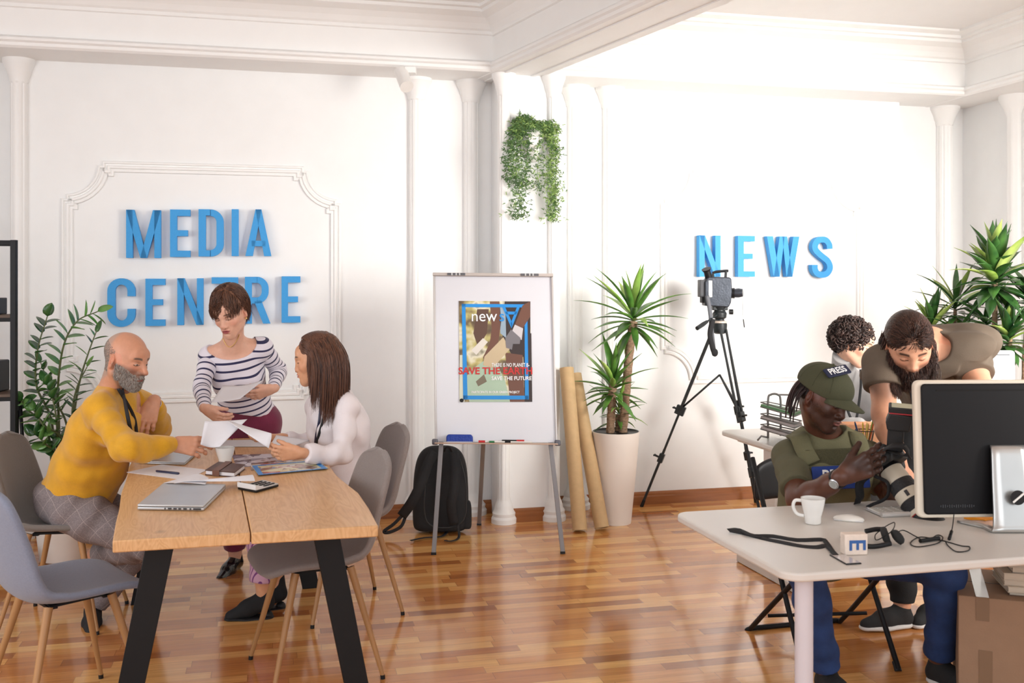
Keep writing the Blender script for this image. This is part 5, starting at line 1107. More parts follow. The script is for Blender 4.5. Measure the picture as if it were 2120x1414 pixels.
# ================================================================ 1: man in the yellow sweater
c1 = P(262, 744, 4.46); R1 = frame(V3(.92, -.34, -.20), V3(.18, .0, 1)); s1 = 1.0
J = dict(pelvis=P(152, 1040, 4.62), neck=P(234, 812, 4.55), shR=P(207, 850, 4.37), shL=P(286, 838, 4.74), elR=P(262, 932, 4.20), wrR=P(358, 920, 4.38), elL=P(330, 893, 4.84), wrL=P(318, 832, 4.62), hipR=P(150, 1058, 4.50), hipL=P(172, 1050, 4.74), knR=P(300, 1122, 4.44), anR=P(196, 1150, 4.68), knL=P(318, 1090, 4.72), anL=P(192, 1257, 4.62))
J['belly'] = P(185, 960, 4.60); J['chest'] = P(220, 885, 4.55); J1 = J; report('yellow', J)
man1 = root('person', J['pelvis']*[1, 1, 0], 'bald bearded person in a mustard yellow sweater seated at the left of the oak table', 'person')
hs, Lh = head_shapes(c1, R1, s1, 'm', neck=J['neck'], nr=.062, nose=1.12, jaw=1.08)
sk1 = srgb(208, 150, 120)
hr1, tipsR = hand_shapes(J['wrR'], V3(.97, .05, -.10), V3(.1, .9, -.45), (0, 0, 1), 1.04, curl=(.42, .5, .6, .75), thumb=(.25, .25), tdir=V3(.9, .35, .1))
hl1, _ = hand_shapes(J['wrL'], V3(-.12, -.50, -.80), V3(-.25, .75, -.45), (-1, 0, -.1), 1.04, curl=(.12, .35, .5, .6), thumb=(.55, .2), spread=.05)
sh = S().ext(torso_shapes(J, 0, 'm', .025)).ext(arm_shapes(J, 'R')).ext(arm_shapes(J, 'L')).ext(leg_shapes(J, 'R')).ext(leg_shapes(J, 'L')).ext(hs).ext(hr1).ext(hl1)
skm1 = skin_mat('skin_ruddy', sk1)
build_body('body', sh, [region(c1+V3(0, 0, -.01), .155), region(J['wrR']+V3(.09, 0, 0), (.13, .1, .1)), region(J['wrL']+V3(0, -.04, -.05), .13)], man1, skm1, hc=.007, colf=lambda V: paint_head(V, c1, R1, s1, sk1, lip=srgb(150, 86, 76), brow=srgb(90, 78, 70), browk=1.3, scalp=(srgb(176, 150, 136), -.02), beard=None, stubble=srgb(96, 84, 78), blush=.45, lids_open=.9), base=sk1)
# short grey beard and moustache
bm_ = hair_mat('grey_beard', srgb(116, 102, 94), srgb(210, 200, 190), .7)
rt, nn, l = head_roots(c1, R1, s1, beard_cond, 5200, 3); V, f = strands('b', rt, nn+R1[:, 1]*.3-R1[:, 2]*.6, .0024, 5, .0008, None, None, grav=.3, seed=5, curl=.25); np_mesh('beard', V, f, bm_, True, man1)
rt, nn, l = head_roots(c1, R1, s1, lambda l: (l[:, 1] < .0) & (l[:, 2] > -.06) & (l[:, 2] < .085-.5*np.clip(l[:, 1]+.09, 0, .1)) & (np.abs(l[:, 0]) > -1) & ~((l[:, 1] > -.035) & (l[:, 2] < .022)), 3600, 13, .001); V, f = strands('b', rt, nn-R1[:, 2]*1.2-R1[:, 1]*.6, .0022, 3, .0007, None, None, grav=.3, seed=5); np_mesh('cropped_hair', V, f, hair_mat('grey_cropped', srgb(110, 96, 88), srgb(176, 164, 154), .7), True, man1)
def ribbed(name, col, sc=900, attr=None):
    def b(nt, N, L, co, bs):
        w = N('ShaderNodeTexNoise'); w.inputs['Scale'].default_value = 420; L(co, w.inputs['Vector']); n = N('ShaderNodeTexNoise'); n.inputs['Scale'].default_value = 14; L(co, n.inputs['Vector']); bs.inputs['Sheen Weight'].default_value = .3
        bp_ = N('ShaderNodeBump'); bp_.inputs['Strength'].default_value = .4; bp_.inputs['Distance'].default_value = .004; L(w.outputs['Fac'], bp_.inputs['Height']); L(bp_.outputs[0], bs.inputs['Normal'])
        f = mth(N, L, 'ADD', mth(N, L, 'MULTIPLY', w.outputs['Fac'], .5), mth(N, L, 'MULTIPLY', n.outputs['Fac'], .5)); c = np.array(col); return ramp(N, L, f, [(.3, tuple(c*.78)), (.7, tuple(np.minimum(c*1.12, 1)))])
    return expr_mat(name, .85, b)
yel = ribbed('mustard_knit', srgb(222, 162, 22))
sw = S().ext(torso_shapes(J, .016, 'm', .032)).ext(arm_shapes(J, 'R', .013, t1=1.80)).ext(arm_shapes(J, 'L', .012, t1=1.83))
for a in 'RL':
    d = nrm(J['wr'+a]-J['el'+a]); e = J['el'+a]+(J['wr'+a]-J['el'+a])*.80; sw.cone(e-d*.002, e+d*.038, .039, .037, .008); cut_end(sw, e+d*.036, d, .07)
up1 = nrm(J['belly']-J['pelvis']); cut_end(sw, J['pelvis']+V3(-.02, 0, .015), V3(-.30, 0, -.95), .3)
fp = [(J['elR'], V3(1, .3, .2)), (J['elL'], V3(0, .4, 1)), (J['pelvis']+V3(.02, 0, .10), up1), (J['shR']+V3(.05, 0, -.08), V3(.8, 0, .6)), (J['shL'], V3(.5, 0, .8)), (J['elR']+V3(.12, .05, 0), V3(1, .2, 0))]
cloth('sweater', sw, yel, man1, .005, folds(fp+[(P(170, 960, 4.45), V3(.5, .2, 1)), (P(230, 900, 4.4), V3(1, 0, -.8))], .0075, 58, .12, 1., .0028))
lanyard([Lh(-.055, -.05, -.12), P(262, 850, 4.30), P(273, 905, 4.33), P(277, 925, 4.40)], .017, man1)
lanyard([Lh(.04, .0, -.13)+V3(.03, -.03, 0), P(276, 860, 4.47), P(284, 905, 4.47)], .015, man1)
# checked trousers
def plaid(nt, N, L, co, bs):
    sp = N('ShaderNodeSeparateXYZ'); mp = N('ShaderNodeMapping'); mp.inputs['Rotation'].default_value = (0.3, .75, .2); L(co, mp.inputs[0]); L(mp.outputs[0], sp.inputs[0]); ls = []
    for i in (0, 2): fr = mth(N, L, 'FRACT', mth(N, L, 'DIVIDE', sp.outputs[i], .066)); ls.append(mth(N, L, 'LESS_THAN', fr, .028))
    e = mth(N, L, 'MAXIMUM', ls[0], ls[1]); nz = N('ShaderNodeTexNoise'); nz.inputs['Scale'].default_value = 200; L(co, nz.inputs['Vector']); c = ramp(N, L, nz.outputs['Fac'], [(.3, srgb(112, 102, 104)), (.7, srgb(140, 130, 130))])
    mx = N('ShaderNodeMix'); mx.data_type = 'RGBA'; L(mth(N, L, 'MULTIPLY', e, .4), mx.inputs[0]); L(c, mx.inputs[6]); mx.inputs[7].default_value = (*srgb(206, 190, 182), 1); return mx.outputs[2]
plaid_m = expr_mat('checked_wool', .85, plaid)
tr = S().ell(J['pelvis']+V3(0, 0, .0), (.165, .165, .115), None, .05).ell(J['pelvis']+V3(-.02, 0, .06), (.15, .165, .07), None, .04).ext(leg_shapes(J, 'R', .016, t1=1.88)).ext(leg_shapes(J, 'L', .016, t1=1.97)); cut_end(tr, J['knR']+(J['anR']-J['knR'])*.87, J['anR']-J['knR'], .09); cut_end(tr, J['knL']+(J['anL']-J['knL'])*.97, J['anL']-J['knL'], .09)
cloth('trousers', tr, plaid_m, man1, .006, folds([(J['hipR']+V3(.1, -.05, .03), V3(1, 0, -.5)), (J['knR'], V3(1, -.3, .3)), (J['knR']+(J['anR']-J['knR'])*.4, J['anR']-J['knR'])], .007, 60, .13, 2.))
blk_shoe = mat('black_suede', (.014, .014, .015), .8, bump=.1, bscale=200); wsole = mat('white_rubber', srgb(214, 210, 206), .6)
shoe(man1, J['anR'], V3(-.25, -.15, -.9), V3(-.9, .2, .2), blk_shoe, black_plastic); shoe(man1, J['anL'], V3(.35, -.9, 0), V3(0, 0, 1), blk_shoe, black_plastic, h_ank=.088)
sock = mat('dark_sock', (.02, .02, .022), .9)
watch(J, 'L', V3(.2, -.6, .75), man1, .032, .93, bandm=chrome)
for dx, mm in ((.0, black_plastic), (.012, mat('gold', (.85, .6, .25), .3, metal=1))):
    d = wrist_frame(J, 'R'); cc = J['wrR']-d*(.012-dx); A = nrm(np.cross(d, (0, 0, 1))); B = np.cross(A, d); mb = MB(); mb.tube([cc+A*.029*math.cos(a)+B*.031*math.sin(a) for a in np.linspace(0, 2*PI, 28)[:-1]], .0035 if dx == 0 else .0022, 8, closed=True, flat=1.5); mb.build('bracelet', mm, man1, smooth=True)
# ================================================================ 2: standing woman in the striped top
c2 = P(476, 645, 5.04); R2 = frame(V3(-.16, -.88, -.40), V3(-.10, 0, 1)); s2 = .98
J = dict(pelvis=P(513, 868, 5.42), neck=P(484, 712, 5.17), shR=P(434, 740, 5.18), shL=P(543, 722, 5.22), elR=P(417, 802, 5.04), wrR=P(424, 846, 4.84), elL=P(578, 768, 5.36), wrL=P(566, 805, 5.14), hipR=P(486, 880, 5.40), hipL=P(543, 880, 5.42), knR=P(484, 1020, 5.36), anR=P(487, 1156, 5.42), knL=P(548, 1020, 5.40), anL=P(570, 1140, 5.62))
J2 = J; J['chest'] = P(492, 772, 5.25); J['belly'] = P(506, 825, 5.36); report('striped', J)
wom = root('person', J['pelvis']*[1, 1, 0], 'short-haired standing person in a navy striped top and maroon trousers', 'person')
hs, Lh = head_shapes(c2, R2, s2, 'f', neck=J['neck'], nr=.048, nose=.98, jaw=.80, cheek=.95); sk2 = srgb(222, 172, 148)
hr2, _ = hand_shapes(J['wrR'], V3(.62, -.25, -.35), V3(.35, .7, .35), (.1, -.2, 1), .92, curl=(.4, .5, .55, .6), thumb=(.3, .3)); hl2, _ = hand_shapes(J['wrL'], V3(-.72, -.35, -.25), V3(-.15, .55, .5), (-.1, -.3, 1), .92, curl=(.3, .35, .4, .45), thumb=(.3, .3))
sh = S().ext(torso_shapes(J, 0, 'f', 0.01, sh=.85)).ext(arm_shapes(J, 'R', -.006, r=(.042, .035, .033, .025))).ext(arm_shapes(J, 'L', -.006, r=(.042, .035, .033, .025))).ext(leg_shapes(J, 'R', -.004)).ext(leg_shapes(J, 'L', -.004)).ext(hs).ext(hr2).ext(hl2)
body2 = build_body('body', sh, [region(c2+V3(0, 0, -.02), .15), region(J['wrR']+V3(.05, -.02, -.02), .12), region(J['wrL']+V3(-.07, -.02, -.02), .12)], wom, skin_mat('skin_fair', sk2), hc=.006, colf=lambda V: paint_head(V, c2, R2, s2, sk2, lip=srgb(168, 84, 84), brow=srgb(96, 66, 54), blush=.35))
def stripes_mat(name, base, dark, per, w, ph=0.):
    def b(nt, N, L, co, bs):
        a = N('ShaderNodeAttribute'); a.attribute_name = 'band'; bs.inputs['Sheen Weight'].default_value = .2; f = mth(N, L, 'FRACT', mth(N, L, 'ADD', mth(N, L, 'DIVIDE', a.outputs['Fac'], per), ph)); s_ = mth(N, L, 'LESS_THAN', f, w); mx = N('ShaderNodeMix'); mx.data_type = 'RGBA'; L(s_, mx.inputs[0]); mx.inputs[6].default_value = (*base, 1); mx.inputs[7].default_value = (*dark, 1)
        nz = N('ShaderNodeTexNoise'); nz.inputs['Scale'].default_value = 300; L(co, nz.inputs['Vector']); bp_ = N('ShaderNodeBump'); bp_.inputs['Strength'].default_value = .15; bp_.inputs['Distance'].default_value = .004; L(nz.outputs['Fac'], bp_.inputs['Height']); L(bp_.outputs[0], bs.inputs['Normal']); return mx.outputs[2]
    return expr_mat(name, .75, b)
def band_of(J, arm=None):      # distance down the trunk, or down one arm
    sm = (J['shL']+J['shR'])/2; ax = nrm(J['pelvis']-sm)
    def f(V):
        if arm is None: return {'band': (V-sm)@ax+.010*np.cos(((V-sm)@nrm(J['shL']-J['shR']))*14)}
        a = arm; num = np.zeros(len(V)); den = np.zeros(len(V))
        for (p, q, o, lo, hi) in ((J['sh'+a], J['el'+a], 0., -9, 1), (J['el'+a], J['wr'+a], np.linalg.norm(J['el'+a]-J['sh'+a]), 0, 9)):
            d = q-p; L_ = np.linalg.norm(d); t = ((V-p)@d)/(L_*L_); dd = np.linalg.norm(V-p-np.clip(t, 0, 1)[:, None]*d, axis=1); w = np.exp(-dd/.006); num += w*(o+np.clip(t, lo, hi)*L_); den += w
        return {'band': num/den+.005}
    return f
st = stripes_mat('navy_striped_jersey', srgb(226, 220, 230), srgb(34, 32, 74), .037, .27)
tp_ = S().ext(torso_shapes(J, .011, 'f', .012, sh=.80)); cut_end(tp_, J['pelvis']+V3(0, 0, .045), V3(-.22, 0, -1), .3)
side2 = nrm(J['shL']-J['shR']); R_ = frame(nrm(np.cross(side2, (0, 0, 1)))*1, (0, 0, 1)); nkc = (J['shL']+J['shR'])/2+V3(-.01, -.075, .058); cut_end(tp_, J['pelvis']+V3(0, 0, .05), V3(-.22, 0, -1), .4, dep=.4); tp_.ell(nkc, (.132, .15, .088), R_, .004, 'sub')
for a in 'RL':
    sl = arm_shapes(J, a, .003, t0=.0, t1=1.98, r=(.044, .037, .034, .026)); cut_end(sl, J['el'+a]+(J['wr'+a]-J['el'+a])*.98, J['wr'+a]-J['el'+a], .05); sl.ell(nkc, (.132, .15, .088), R_, .004, 'sub')
    cloth('sleeve', sl, st, wom, .0045, folds([(J['el'+a], V3(.1, -.4, -.8))], .003, 75, .07, 4., .0006), attrs=band_of(J, a))
cloth('striped_top', tp_, st, wom, .0045, folds([(J['elR'], V3(.2, -.4, -.8)), (J['elL'], V3(-.3, -.5, -.8)), (J['belly'], V3(0, -.1, -1))], .003, 75, .08, 4., .0006), attrs=band_of(J))
necklace = [h_+V3(0, -.004, 0) for h_ in (surf_hit(body2, x, y) for x, y in ((457, 702), (461, 711), (467, 718), (474, 721), (482, 719), (489, 713), (495, 704), (499, 696))) if h_ is not None]
mb = MB(); mb.tube(spline(necklace, 40), .0022, 6); mb.build('necklace', MATS['gold'], wom, smooth=True)
mar = mat('maroon_corduroy', srgb(112, 28, 62), .85, bump=.25, bscale=240, var=.12, vscale=14, sheen=.3)
tr = S().ext(torso_shapes(J, .008, 'f', .012, sh=.85)).ell(J['pelvis']+V3(0, 0, -.02), (.168, .125, .11), None, .05).ext(leg_shapes(J, 'R', .010, t1=1.86)).ext(leg_shapes(J, 'L', .010, t1=1.86)); cut_end(tr, J['pelvis']+V3(0, 0, .072), V3(0, 0, 1), .4, dep=.5)
for a in 'RL': cut_end(tr, J['kn'+a]+(J['an'+a]-J['kn'+a])*.84, J['an'+a]-J['kn'+a], .08)
cloth('trousers', tr, mar, wom, .006, folds([(J['hipR']+V3(.04, -.08, -.04), V3(1, 0, -.6)), (J['hipL']+V3(-.04, -.08, -.04), V3(-1, 0, -.6)), (J['knR'], V3(0, 0, 1))], .005, 60, .09, 3.))
mb = MB(); a = P(513, 900, 5.30); mb.tube([P(513, 876, 5.285), P(512, 895, 5.285)], .003, 8)
patent = mat('black_patent', (.01, .01, .012), .12, coat=.6)
shoe(wom, J['anR'], V3(-.25, -.95, 0), V3(0, 0, 1), patent, black_plastic, h_ank=.098, ln=.25, w=.9, heel=.03); shoe(wom, J['anL'], V3(.2, -.9, 0), V3(0, 0, 1), patent, black_plastic, h_ank=.098, ln=.25, w=.9, heel=.03)
# short layered brown hair
br_h = hair_mat('chestnut_hair', srgb(52, 32, 26), srgb(122, 82, 62))
def cap_shapes(L, R, s, grow, low, back=1., side=1.):
    g = S(); g.ell(L(0, -.024, .046+grow*.3), ((.078+grow)*s, (.096+grow)*s, (.082+grow)*s), R, .02); g.ell(L(0, -.055, low), ((.062+grow*.7)*s, (.055+grow*.6)*s, .055*s), R, .03)
    return g
hp = cap_shapes(Lh, R2, s2, .010, -.02); hp.ell(Lh(0, .110, -.03), (.07*s2, .06*s2, .066*s2), R2, .01, 'sub')
V0, f0 = sdf_surface(hp, .0035, disp=lambda p: wob(p, 120, .0022))
rt, nn, l = head_grid_roots(c2, R2, s2, lambda l: (l[:, 2] > .035) & (l[:, 1] < .085) | ((l[:, 1] < -.01) & (l[:, 2] > -.05)), 4600, 11, rad=(.088, .106, .097), cen=(0, -.022, .044))
fr_ = (l[:, 1] > .02)[:, None]; dr = nn*.35+R2[:, 0]*np.sign(l[:, :1]+.02)*.5+np.where(fr_, R2[:, 1]*.8-R2[:, 2]*.3, -R2[:, 1]*.6-R2[:, 2]*.5)
V, f = strands('h', rt, dr, .0080, 7, .0012, None, None, grav=.20, coll=((Lh(0, -.022, .044), np.array([.092, .112, .101])*s2, R2),), seed=3, curl=.10, pull=lambda p, t: (Lh(0, -.03, .02)-p)*2.5)
V, f = merge([(V0, f0), (V, f)]); np_mesh('hair', V, f, br_h, True, wom)
for q in (-1, 1): mb = MB(); mb.sphere(Lh(q*.080, .004, -.045), .006, 10); mb.build('earring', MATS['gold'], wom, smooth=True)
# ================================================================ 3: seated woman with long hair
c3 = P(655, 742, 4.66); R3 = frame(V3(-.97, -.06, -.15), V3(-.1, 0, 1)); s3 = .97
J = dict(pelvis=P(716, 1032, 4.80), neck=P(692, 812, 4.76), shR=P(660, 842, 4.90), shL=P(716, 845, 4.62), elR=P(655, 922, 4.93), wrR=P(580, 906, 4.80), elL=P(708, 942, 4.50), wrL=P(622, 938, 4.36), hipR=P(705, 1045, 4.90), hipL=P(716, 1052, 4.72), knR=P(560, 1062, 4.78), anR=P(572, 1215, 4.78), knL=P(545, 1070, 4.60), anL=P(545, 1232, 4.64))
J3 = J; J['chest'] = P(704, 880, 4.77); J['belly'] = P(716, 960, 4.80); report('girl', J)
girl = root('person', J['pelvis']*[1, 1, 0], 'seated person with long straight brown hair in a white blouse', 'person')
hs, Lh = head_shapes(c3, R3, s3, 'f', neck=J['neck'], nr=.046, nose=.94, jaw=.78); sk3 = srgb(216, 160, 124)
hl3, _ = hand_shapes(J['wrL'], V3(-.95, -.05, .0), V3(.0, .8, .3), (0, 0, 1), .9, curl=(.35, .4, .45, .5), thumb=(.3, .2)); hr3, _ = hand_shapes(J['wrR'], V3(-.8, -.45, -.1), V3(.2, .3, .8), (.1, -.8, .3), .9, curl=(.3, .35, .4, .45), thumb=(.3, .3))
sh = S().ext(torso_shapes(J, -.004, 'f', 0.0, sh=.82)).ext(arm_shapes(J, 'R', -.008)).ext(arm_shapes(J, 'L', -.008)).ext(leg_shapes(J, 'R', -.006)).ext(leg_shapes(J, 'L', -.006)).ext(hs).ext(hr3).ext(hl3)
build_body('body', sh, [region(c3+V3(0, 0, -.01), .145), region(J['wrL']+V3(-.08, 0, 0), (.12, .09, .09)), region(J['wrR']+V3(-.07, -.03, 0), (.12, .1, .09))], girl, skin_mat('skin_warm', sk3), hc=.006, colf=lambda V: paint_head(V, c3, R3, s3, sk3, lip=srgb(176, 84, 84), brow=srgb(62, 44, 38), blush=.2))
blouse = mat('white_blouse', srgb(232, 224, 226), .7, bump=.08, bscale=200, var=.02)
tp_ = S().ext(torso_shapes(J, .016, 'f', .012, sh=.85)).ext(arm_shapes(J, 'R', .004, t1=1.86, r=(.048, .040, .040, .030))).ext(arm_shapes(J, 'L', .005, t1=1.86, r=(.048, .042, .042, .030)))
for a in 'RL': e = J['el'+a]+(J['wr'+a]-J['el'+a])*.86; d = nrm(J['wr'+a]-J['el'+a]); tp_.cone(e-d*.045, e, .0335, .0335, .006); cut_end(tp_, e, d, .06)
cut_end(tp_, J['pelvis']+V3(.02, 0, -.0), V3(.25, 0, -1), .3)
cloth('blouse', tp_, blouse, girl, .005, folds([(J['elL'], V3(-.8, -.2, .3)), (J['elR'], V3(-1, 0, 0)), (J['belly'], V3(-.3, 0, 1)), (J['shL']+V3(0, 0, -.12), V3(.6, 0, 1)), (J['elL']+V3(-.12, -.05, 0), V3(1, 0, .3))], .008, 55, .13, 5., .0028))
lanyard([Lh(.02, -.04, -.13)+V3(-.03, 0, 0), P(661, 870, 4.62), P(655, 900, 4.66), P(652, 925, 4.72)], .012, girl, navy); lanyard([P(672, 860, 4.60), P(660, 900, 4.62), P(653, 924, 4.70)], .012, girl, cloth_black)
pink = stripes_mat('pink_striped_cotton', srgb(206, 160, 184), srgb(120, 60, 120), .014, .3)
tr = S().ell(J['pelvis']+V3(0, 0, -.01), (.15, .15, .10), None, .05).ext(leg_shapes(J, 'R', .012, t1=1.80)).ext(leg_shapes(J, 'L', .012, t1=1.80))
for a in 'RL': e = J['kn'+a]+(J['an'+a]-J['kn'+a])*.80; cut_end(tr, e, J['an'+a]-J['kn'+a], .09)
cloth('trousers', tr, pink, girl, .007, folds([(J['knL'], V3(1, 0, 0))], .005, 60, .1, 3.), attrs=lambda V: {'band': V[:, 1]+.3*V[:, 2]})
suede = mat('black_suede_boot', (.012, .012, .013), .85)
shoe(girl, J['anL'], V3(-.97, -.2, 0), V3(0, 0, 1), suede, black_plastic, h_ank=.115, ln=.25, w=.88, heel=.04, name='ankle_boot', high=.03); shoe(girl, J['anR'], V3(-.9, -.35, 0), V3(0, 0, 1), suede, black_plastic, h_ank=.115, ln=.25, w=.88, heel=.04, name='ankle_boot', high=.03)
lg_h = hair_mat('long_brown_hair', srgb(46, 28, 24), srgb(128, 84, 62), .36)
hp = S(); hp.ell(Lh(0, -.022, .040), (.083*s3, .104*s3, .089*s3), R3, .02); hp.chain([Lh(0, -.045, .0), Lh(0, -.066, -.08), Lh(0, -.085, -.17)], [.076, .068, .050], .03, flat=(R3[:, 1], .75)); hp.ell(Lh(0, .115, -.02), (.060, .062, .085), R3, .012, 'sub'); hp.ell(Lh(.05, .072, -.05), (.05, .045, .065), R3, .012, 'sub'); hp.ell(Lh(-.05, .072, -.05), (.05, .045, .065), R3, .012, 'sub')
V0, f0 = sdf_surface(hp, .004, disp=lambda p: wob(p*[1, 1, .15], 170, .0022))
rt, nn, l = head_grid_roots(c3, R3, s3, lambda l: (l[:, 2] > .045) & (l[:, 1] < .055) | ((l[:, 1] < -.012) & (l[:, 2] > -.03)), 6500, 21, rad=(.085, .106, .091))
part = np.sign(l[:, 0]-.01); dr = R3[:, 0]*(part*1.0)[:, None]+nn*.2-R3[:, 2]*.25-R3[:, 1]*.75
shc = [HCOLL(c3, R3, s3, 1.10), (Lh(0, .0, -.05), np.array([.072, .075, .10]), R3), (J['shL']+V3(.01, 0, -.01), np.array([.062, .062, .062]), np.eye(3)), (J['shR'], np.array([.055, .055, .055]), np.eye(3)), (J['chest']+V3(.0, 0, .03), np.array([.09, .14, .12]), np.eye(3))]
V, f = strands('h', rt, dr, .0168, 17, .0013, None, None, grav=.55, coll=shc, seed=8, noise=.012, pull=lambda p, t: -R3[:, 1]*np.clip((((p-c3)@R3[:, 1])-.020)*25, 0, 2.5)[:, None]*(1. if t < .7 else .0)+R3[:, 1]*(-.10 if t < .22 else .03))
V, f = merge([(V0, f0), (V, f)]); np_mesh('hair', V, f, lg_h, True, girl)

# ---------------------------------------------------------------- sheets held in the hands
def held(pts, label, bend=.03, group='sheets held up over the table', m=None, th=.0012, name='held_sheet'):
    q = [P(*p) for p in pts]; n = 10; nn = nrm(np.cross(q[1]-q[0], q[3]-q[0])); G = np.array([[(q[0]*(1-a)+q[1]*a)*(1-b)+(q[3]*(1-a)+q[2]*a)*b+nn*bend*math.sin(PI*b)*(.3+.7*a) for a in np.linspace(0, 1, n)] for b in np.linspace(0, 1, n)]); mb = MB(); mb.grid(G); return tag(mb.build(name, m or paper, smooth=True, solid=th), label, 'paper', group)
held([(437, 833, 4.86), (462, 798, 4.98), (547, 786, 4.98), (497, 826, 4.86)], 'white printed sheet in both hands of the person in the striped top', .015)
held([(424, 872, 4.40), (415, 920, 4.34), (455, 925, 4.36), (512, 868, 4.46)], 'curled sheet held by the person in the yellow sweater', -.02)
held([(470, 871, 4.40), (556, 928, 4.34), (562, 897, 4.36), (500, 880, 4.50)], 'white sheet held in the near hand of the seated person with long hair', .01)
held([(558, 926, 4.42), (604, 925, 4.44), (640, 912, 4.60), (572, 902, 4.66)], 'white clipboard-like pad leaning below the sheets of the seated person with long hair', .002, th=.006, name='writing_pad')
# ================================================================ right-hand desks and what stands on them
DZt = .735
desk_white = mat('desk_white', srgb(218, 213, 206), .35, var=.01)
def desk(name, cornerBL, label, ln, dp, th=.026, ang=math.radians(13.5), legs='round'):
    e = V3(math.cos(ang), math.sin(ang), 0); d = V3(.25, -.968, 0) if legs == 'round' else V3(.26, -.966, 0)
    c = np.array([cornerBL[0], cornerBL[1], 0.]); r = root(name, c+e*ln/2+d*dp/2, label, 'desk'); mb = MB(); Rr = .06; out = []
    pts = [(0, 0, PI), (0, dp, PI/2), (ln, dp, 0), (ln, 0, -PI/2)]
    for (a, b, t0) in pts:
        cx = a+(Rr if a == 0 else -Rr); cy = b+(Rr if b == 0 else -Rr)
        for i in range(9):
            t = {(0, 0): (PI*1.5, PI), (0, 1): (PI, PI/2), (1, 1): (PI/2, 0), (1, 0): (0, -PI/2)}[(int(a > 0), int(b > 0))]; t = t[0]+(t[1]-t[0])*i/8; out.append(c+e*(cx+Rr*math.cos(t))+d*(cy+Rr*math.sin(t)))
    mb.prism([tuple(p[:2]) for p in out], (0, 0, DZt-th), (1, 0, 0), (0, 1, 0), (0, 0, th)); mb.build('desktop', desk_white, r, bevel=.007, seg=3)
    return r, c, e, d
bl = onz(1392, 1060, DZt)
dk, dc, de, dd_ = desk('office_desk', bl, 'white desk with rounded corners in the right foreground', 1.75, .80)
leg_lav = mat('white_tube_leg', srgb(214, 208, 214), .4)
for a, b in ((.115, .69), (1.62, .69), (.115, .10), (1.62, .10)):
    if (a, b) == (.115, .10): continue
    p = dc+de*a+dd_*b; mb = MB(); mb.tube([p, p+[0, 0, DZt-.026]], .0265, 28); l = mb.build('leg', leg_lav, dk, auto=.6)
    if a < 1: mb = MB(); mb.sphere(p+V3(-.004, -.026, .315), .006, 10); mb.build('screw', leg_lav, l, smooth=True)
def od(px, py, dz=0.): return onz(px, py, DZt+dz)
cup(1683, 1084, DZt, .088, .027, .0405, 'white ceramic cup with a handle at the left of the foreground desk', True, (-1, .25, 0))
# mouse
ms = root('computer_mouse', od(1757, 1077), 'white computer mouse right of the handled cup', 'mouse'); g = S(); c_ = od(1757, 1077); g.ell(c_+[0, 0, .004], (.052, .028, .017), rotz(-.35), .01); g.box(c_-[0, 0, .05], (.2, .2, .05), None, 0, .002, 'sub'); cloth('shell', g, mat('glossy_white', srgb(236, 234, 228), .15, coat=.5), ms, .0025)
mb = MB(); mb.box(c_+[0, 0, .003], (.048, .025, .0025), rotz(-.35)); mb.build('base', mat('mouse_base', (.7, .7, .7), .4), ms, bevel=.002)
# keyboard
kb = root('keyboard', od(1850, 1055), 'slim white and silver keyboard reaching behind the large monitor', 'keyboard'); k0, k1 = od(1787, 1054), od(1826, 1072, .0); u = nrm(V3(.985, .17, 0)); v = V3(-u[1], u[0], 0); KW = .43; KH = .115; kc = od(1826, 1072)+u*KW/2+v*KH/2; Rk = np.column_stack([u, v, [0, 0, 1]])
mb = MB(); mb.box(kc+[0, 0, .006], (KW/2, KH/2, .003), Rk); plate = mb.build('plate', mat('keyboard_alu', srgb(216, 216, 216), .35, metal=.5), kb, bevel=.002); mb = MB(); mb.tube([kc-u*KW/2+v*(-KH/2+.004)+[0, 0, .009], kc+u*KW/2+v*(-KH/2+.004)+[0, 0, .009]], .009, 16); mb.build('battery_tube', MATS['keyboard_alu'], kb, auto=.6)
for i in range(6):
    for j in range(14): mb = MB(); mb.box(kc+u*(-KW/2+.018+j*.0303)+v*(-KH/2+.018+i*.0165)+[0, 0, .011], (.0125, .0068, .0018), Rk); mb.build('key', MATS['glossy_white'], plate)
# lanyard with a badge
ly = root('badge_lanyard', od(1620, 1120), 'black lanyard with a clear badge holder lying at the front of the foreground desk', 'lanyard')
strap([od(1510, 1098, .012), od(1540, 1104, .004), od(1580, 1115, .003), od(1620, 1123, .004), od(1660, 1131, .003), od(1690, 1133, .004), od(1710, 1130, .006), od(1722, 1140, .003), od(1732, 1150, .003)], .017, .0014, 'strap', cloth_black, ly, up=(0, -.5, 1))
strap([od(1508, 1098, .010), od(1530, 1097, .009), od(1560, 1109, .008), od(1600, 1110, .006), od(1650, 1118, .005), od(1700, 1117, .005), od(1710, 1122, .005), od(1724, 1142, .006), od(1730, 1149, .005)], .017, .0014, 'strap', cloth_black, ly, up=(0, -.5, 1))
q = [od(x, y, .002) for x, y in ((1717, 1149), (1752, 1169), (1784, 1167), (1750, 1149))]; mb = MB(); mb.prism([tuple(p[:2]) for p in q], (0, 0, DZt+.001), (1, 0, 0), (0, 1, 0), (0, 0, .003)); bh = mb.build('badge_frame', black_plastic, ly, bevel=.001); cc = sum(q)/4; mb = MB(); mb.prism([tuple((p+(cc-p)*.10)[:2]) for p in q], (0, 0, DZt+.0042), (1, 0, 0), (0, 1, 0), (0, 0, .0006)); mb.build('badge_window', mat('badge_clear', srgb(206, 198, 194), .15, coat=.4), bh)
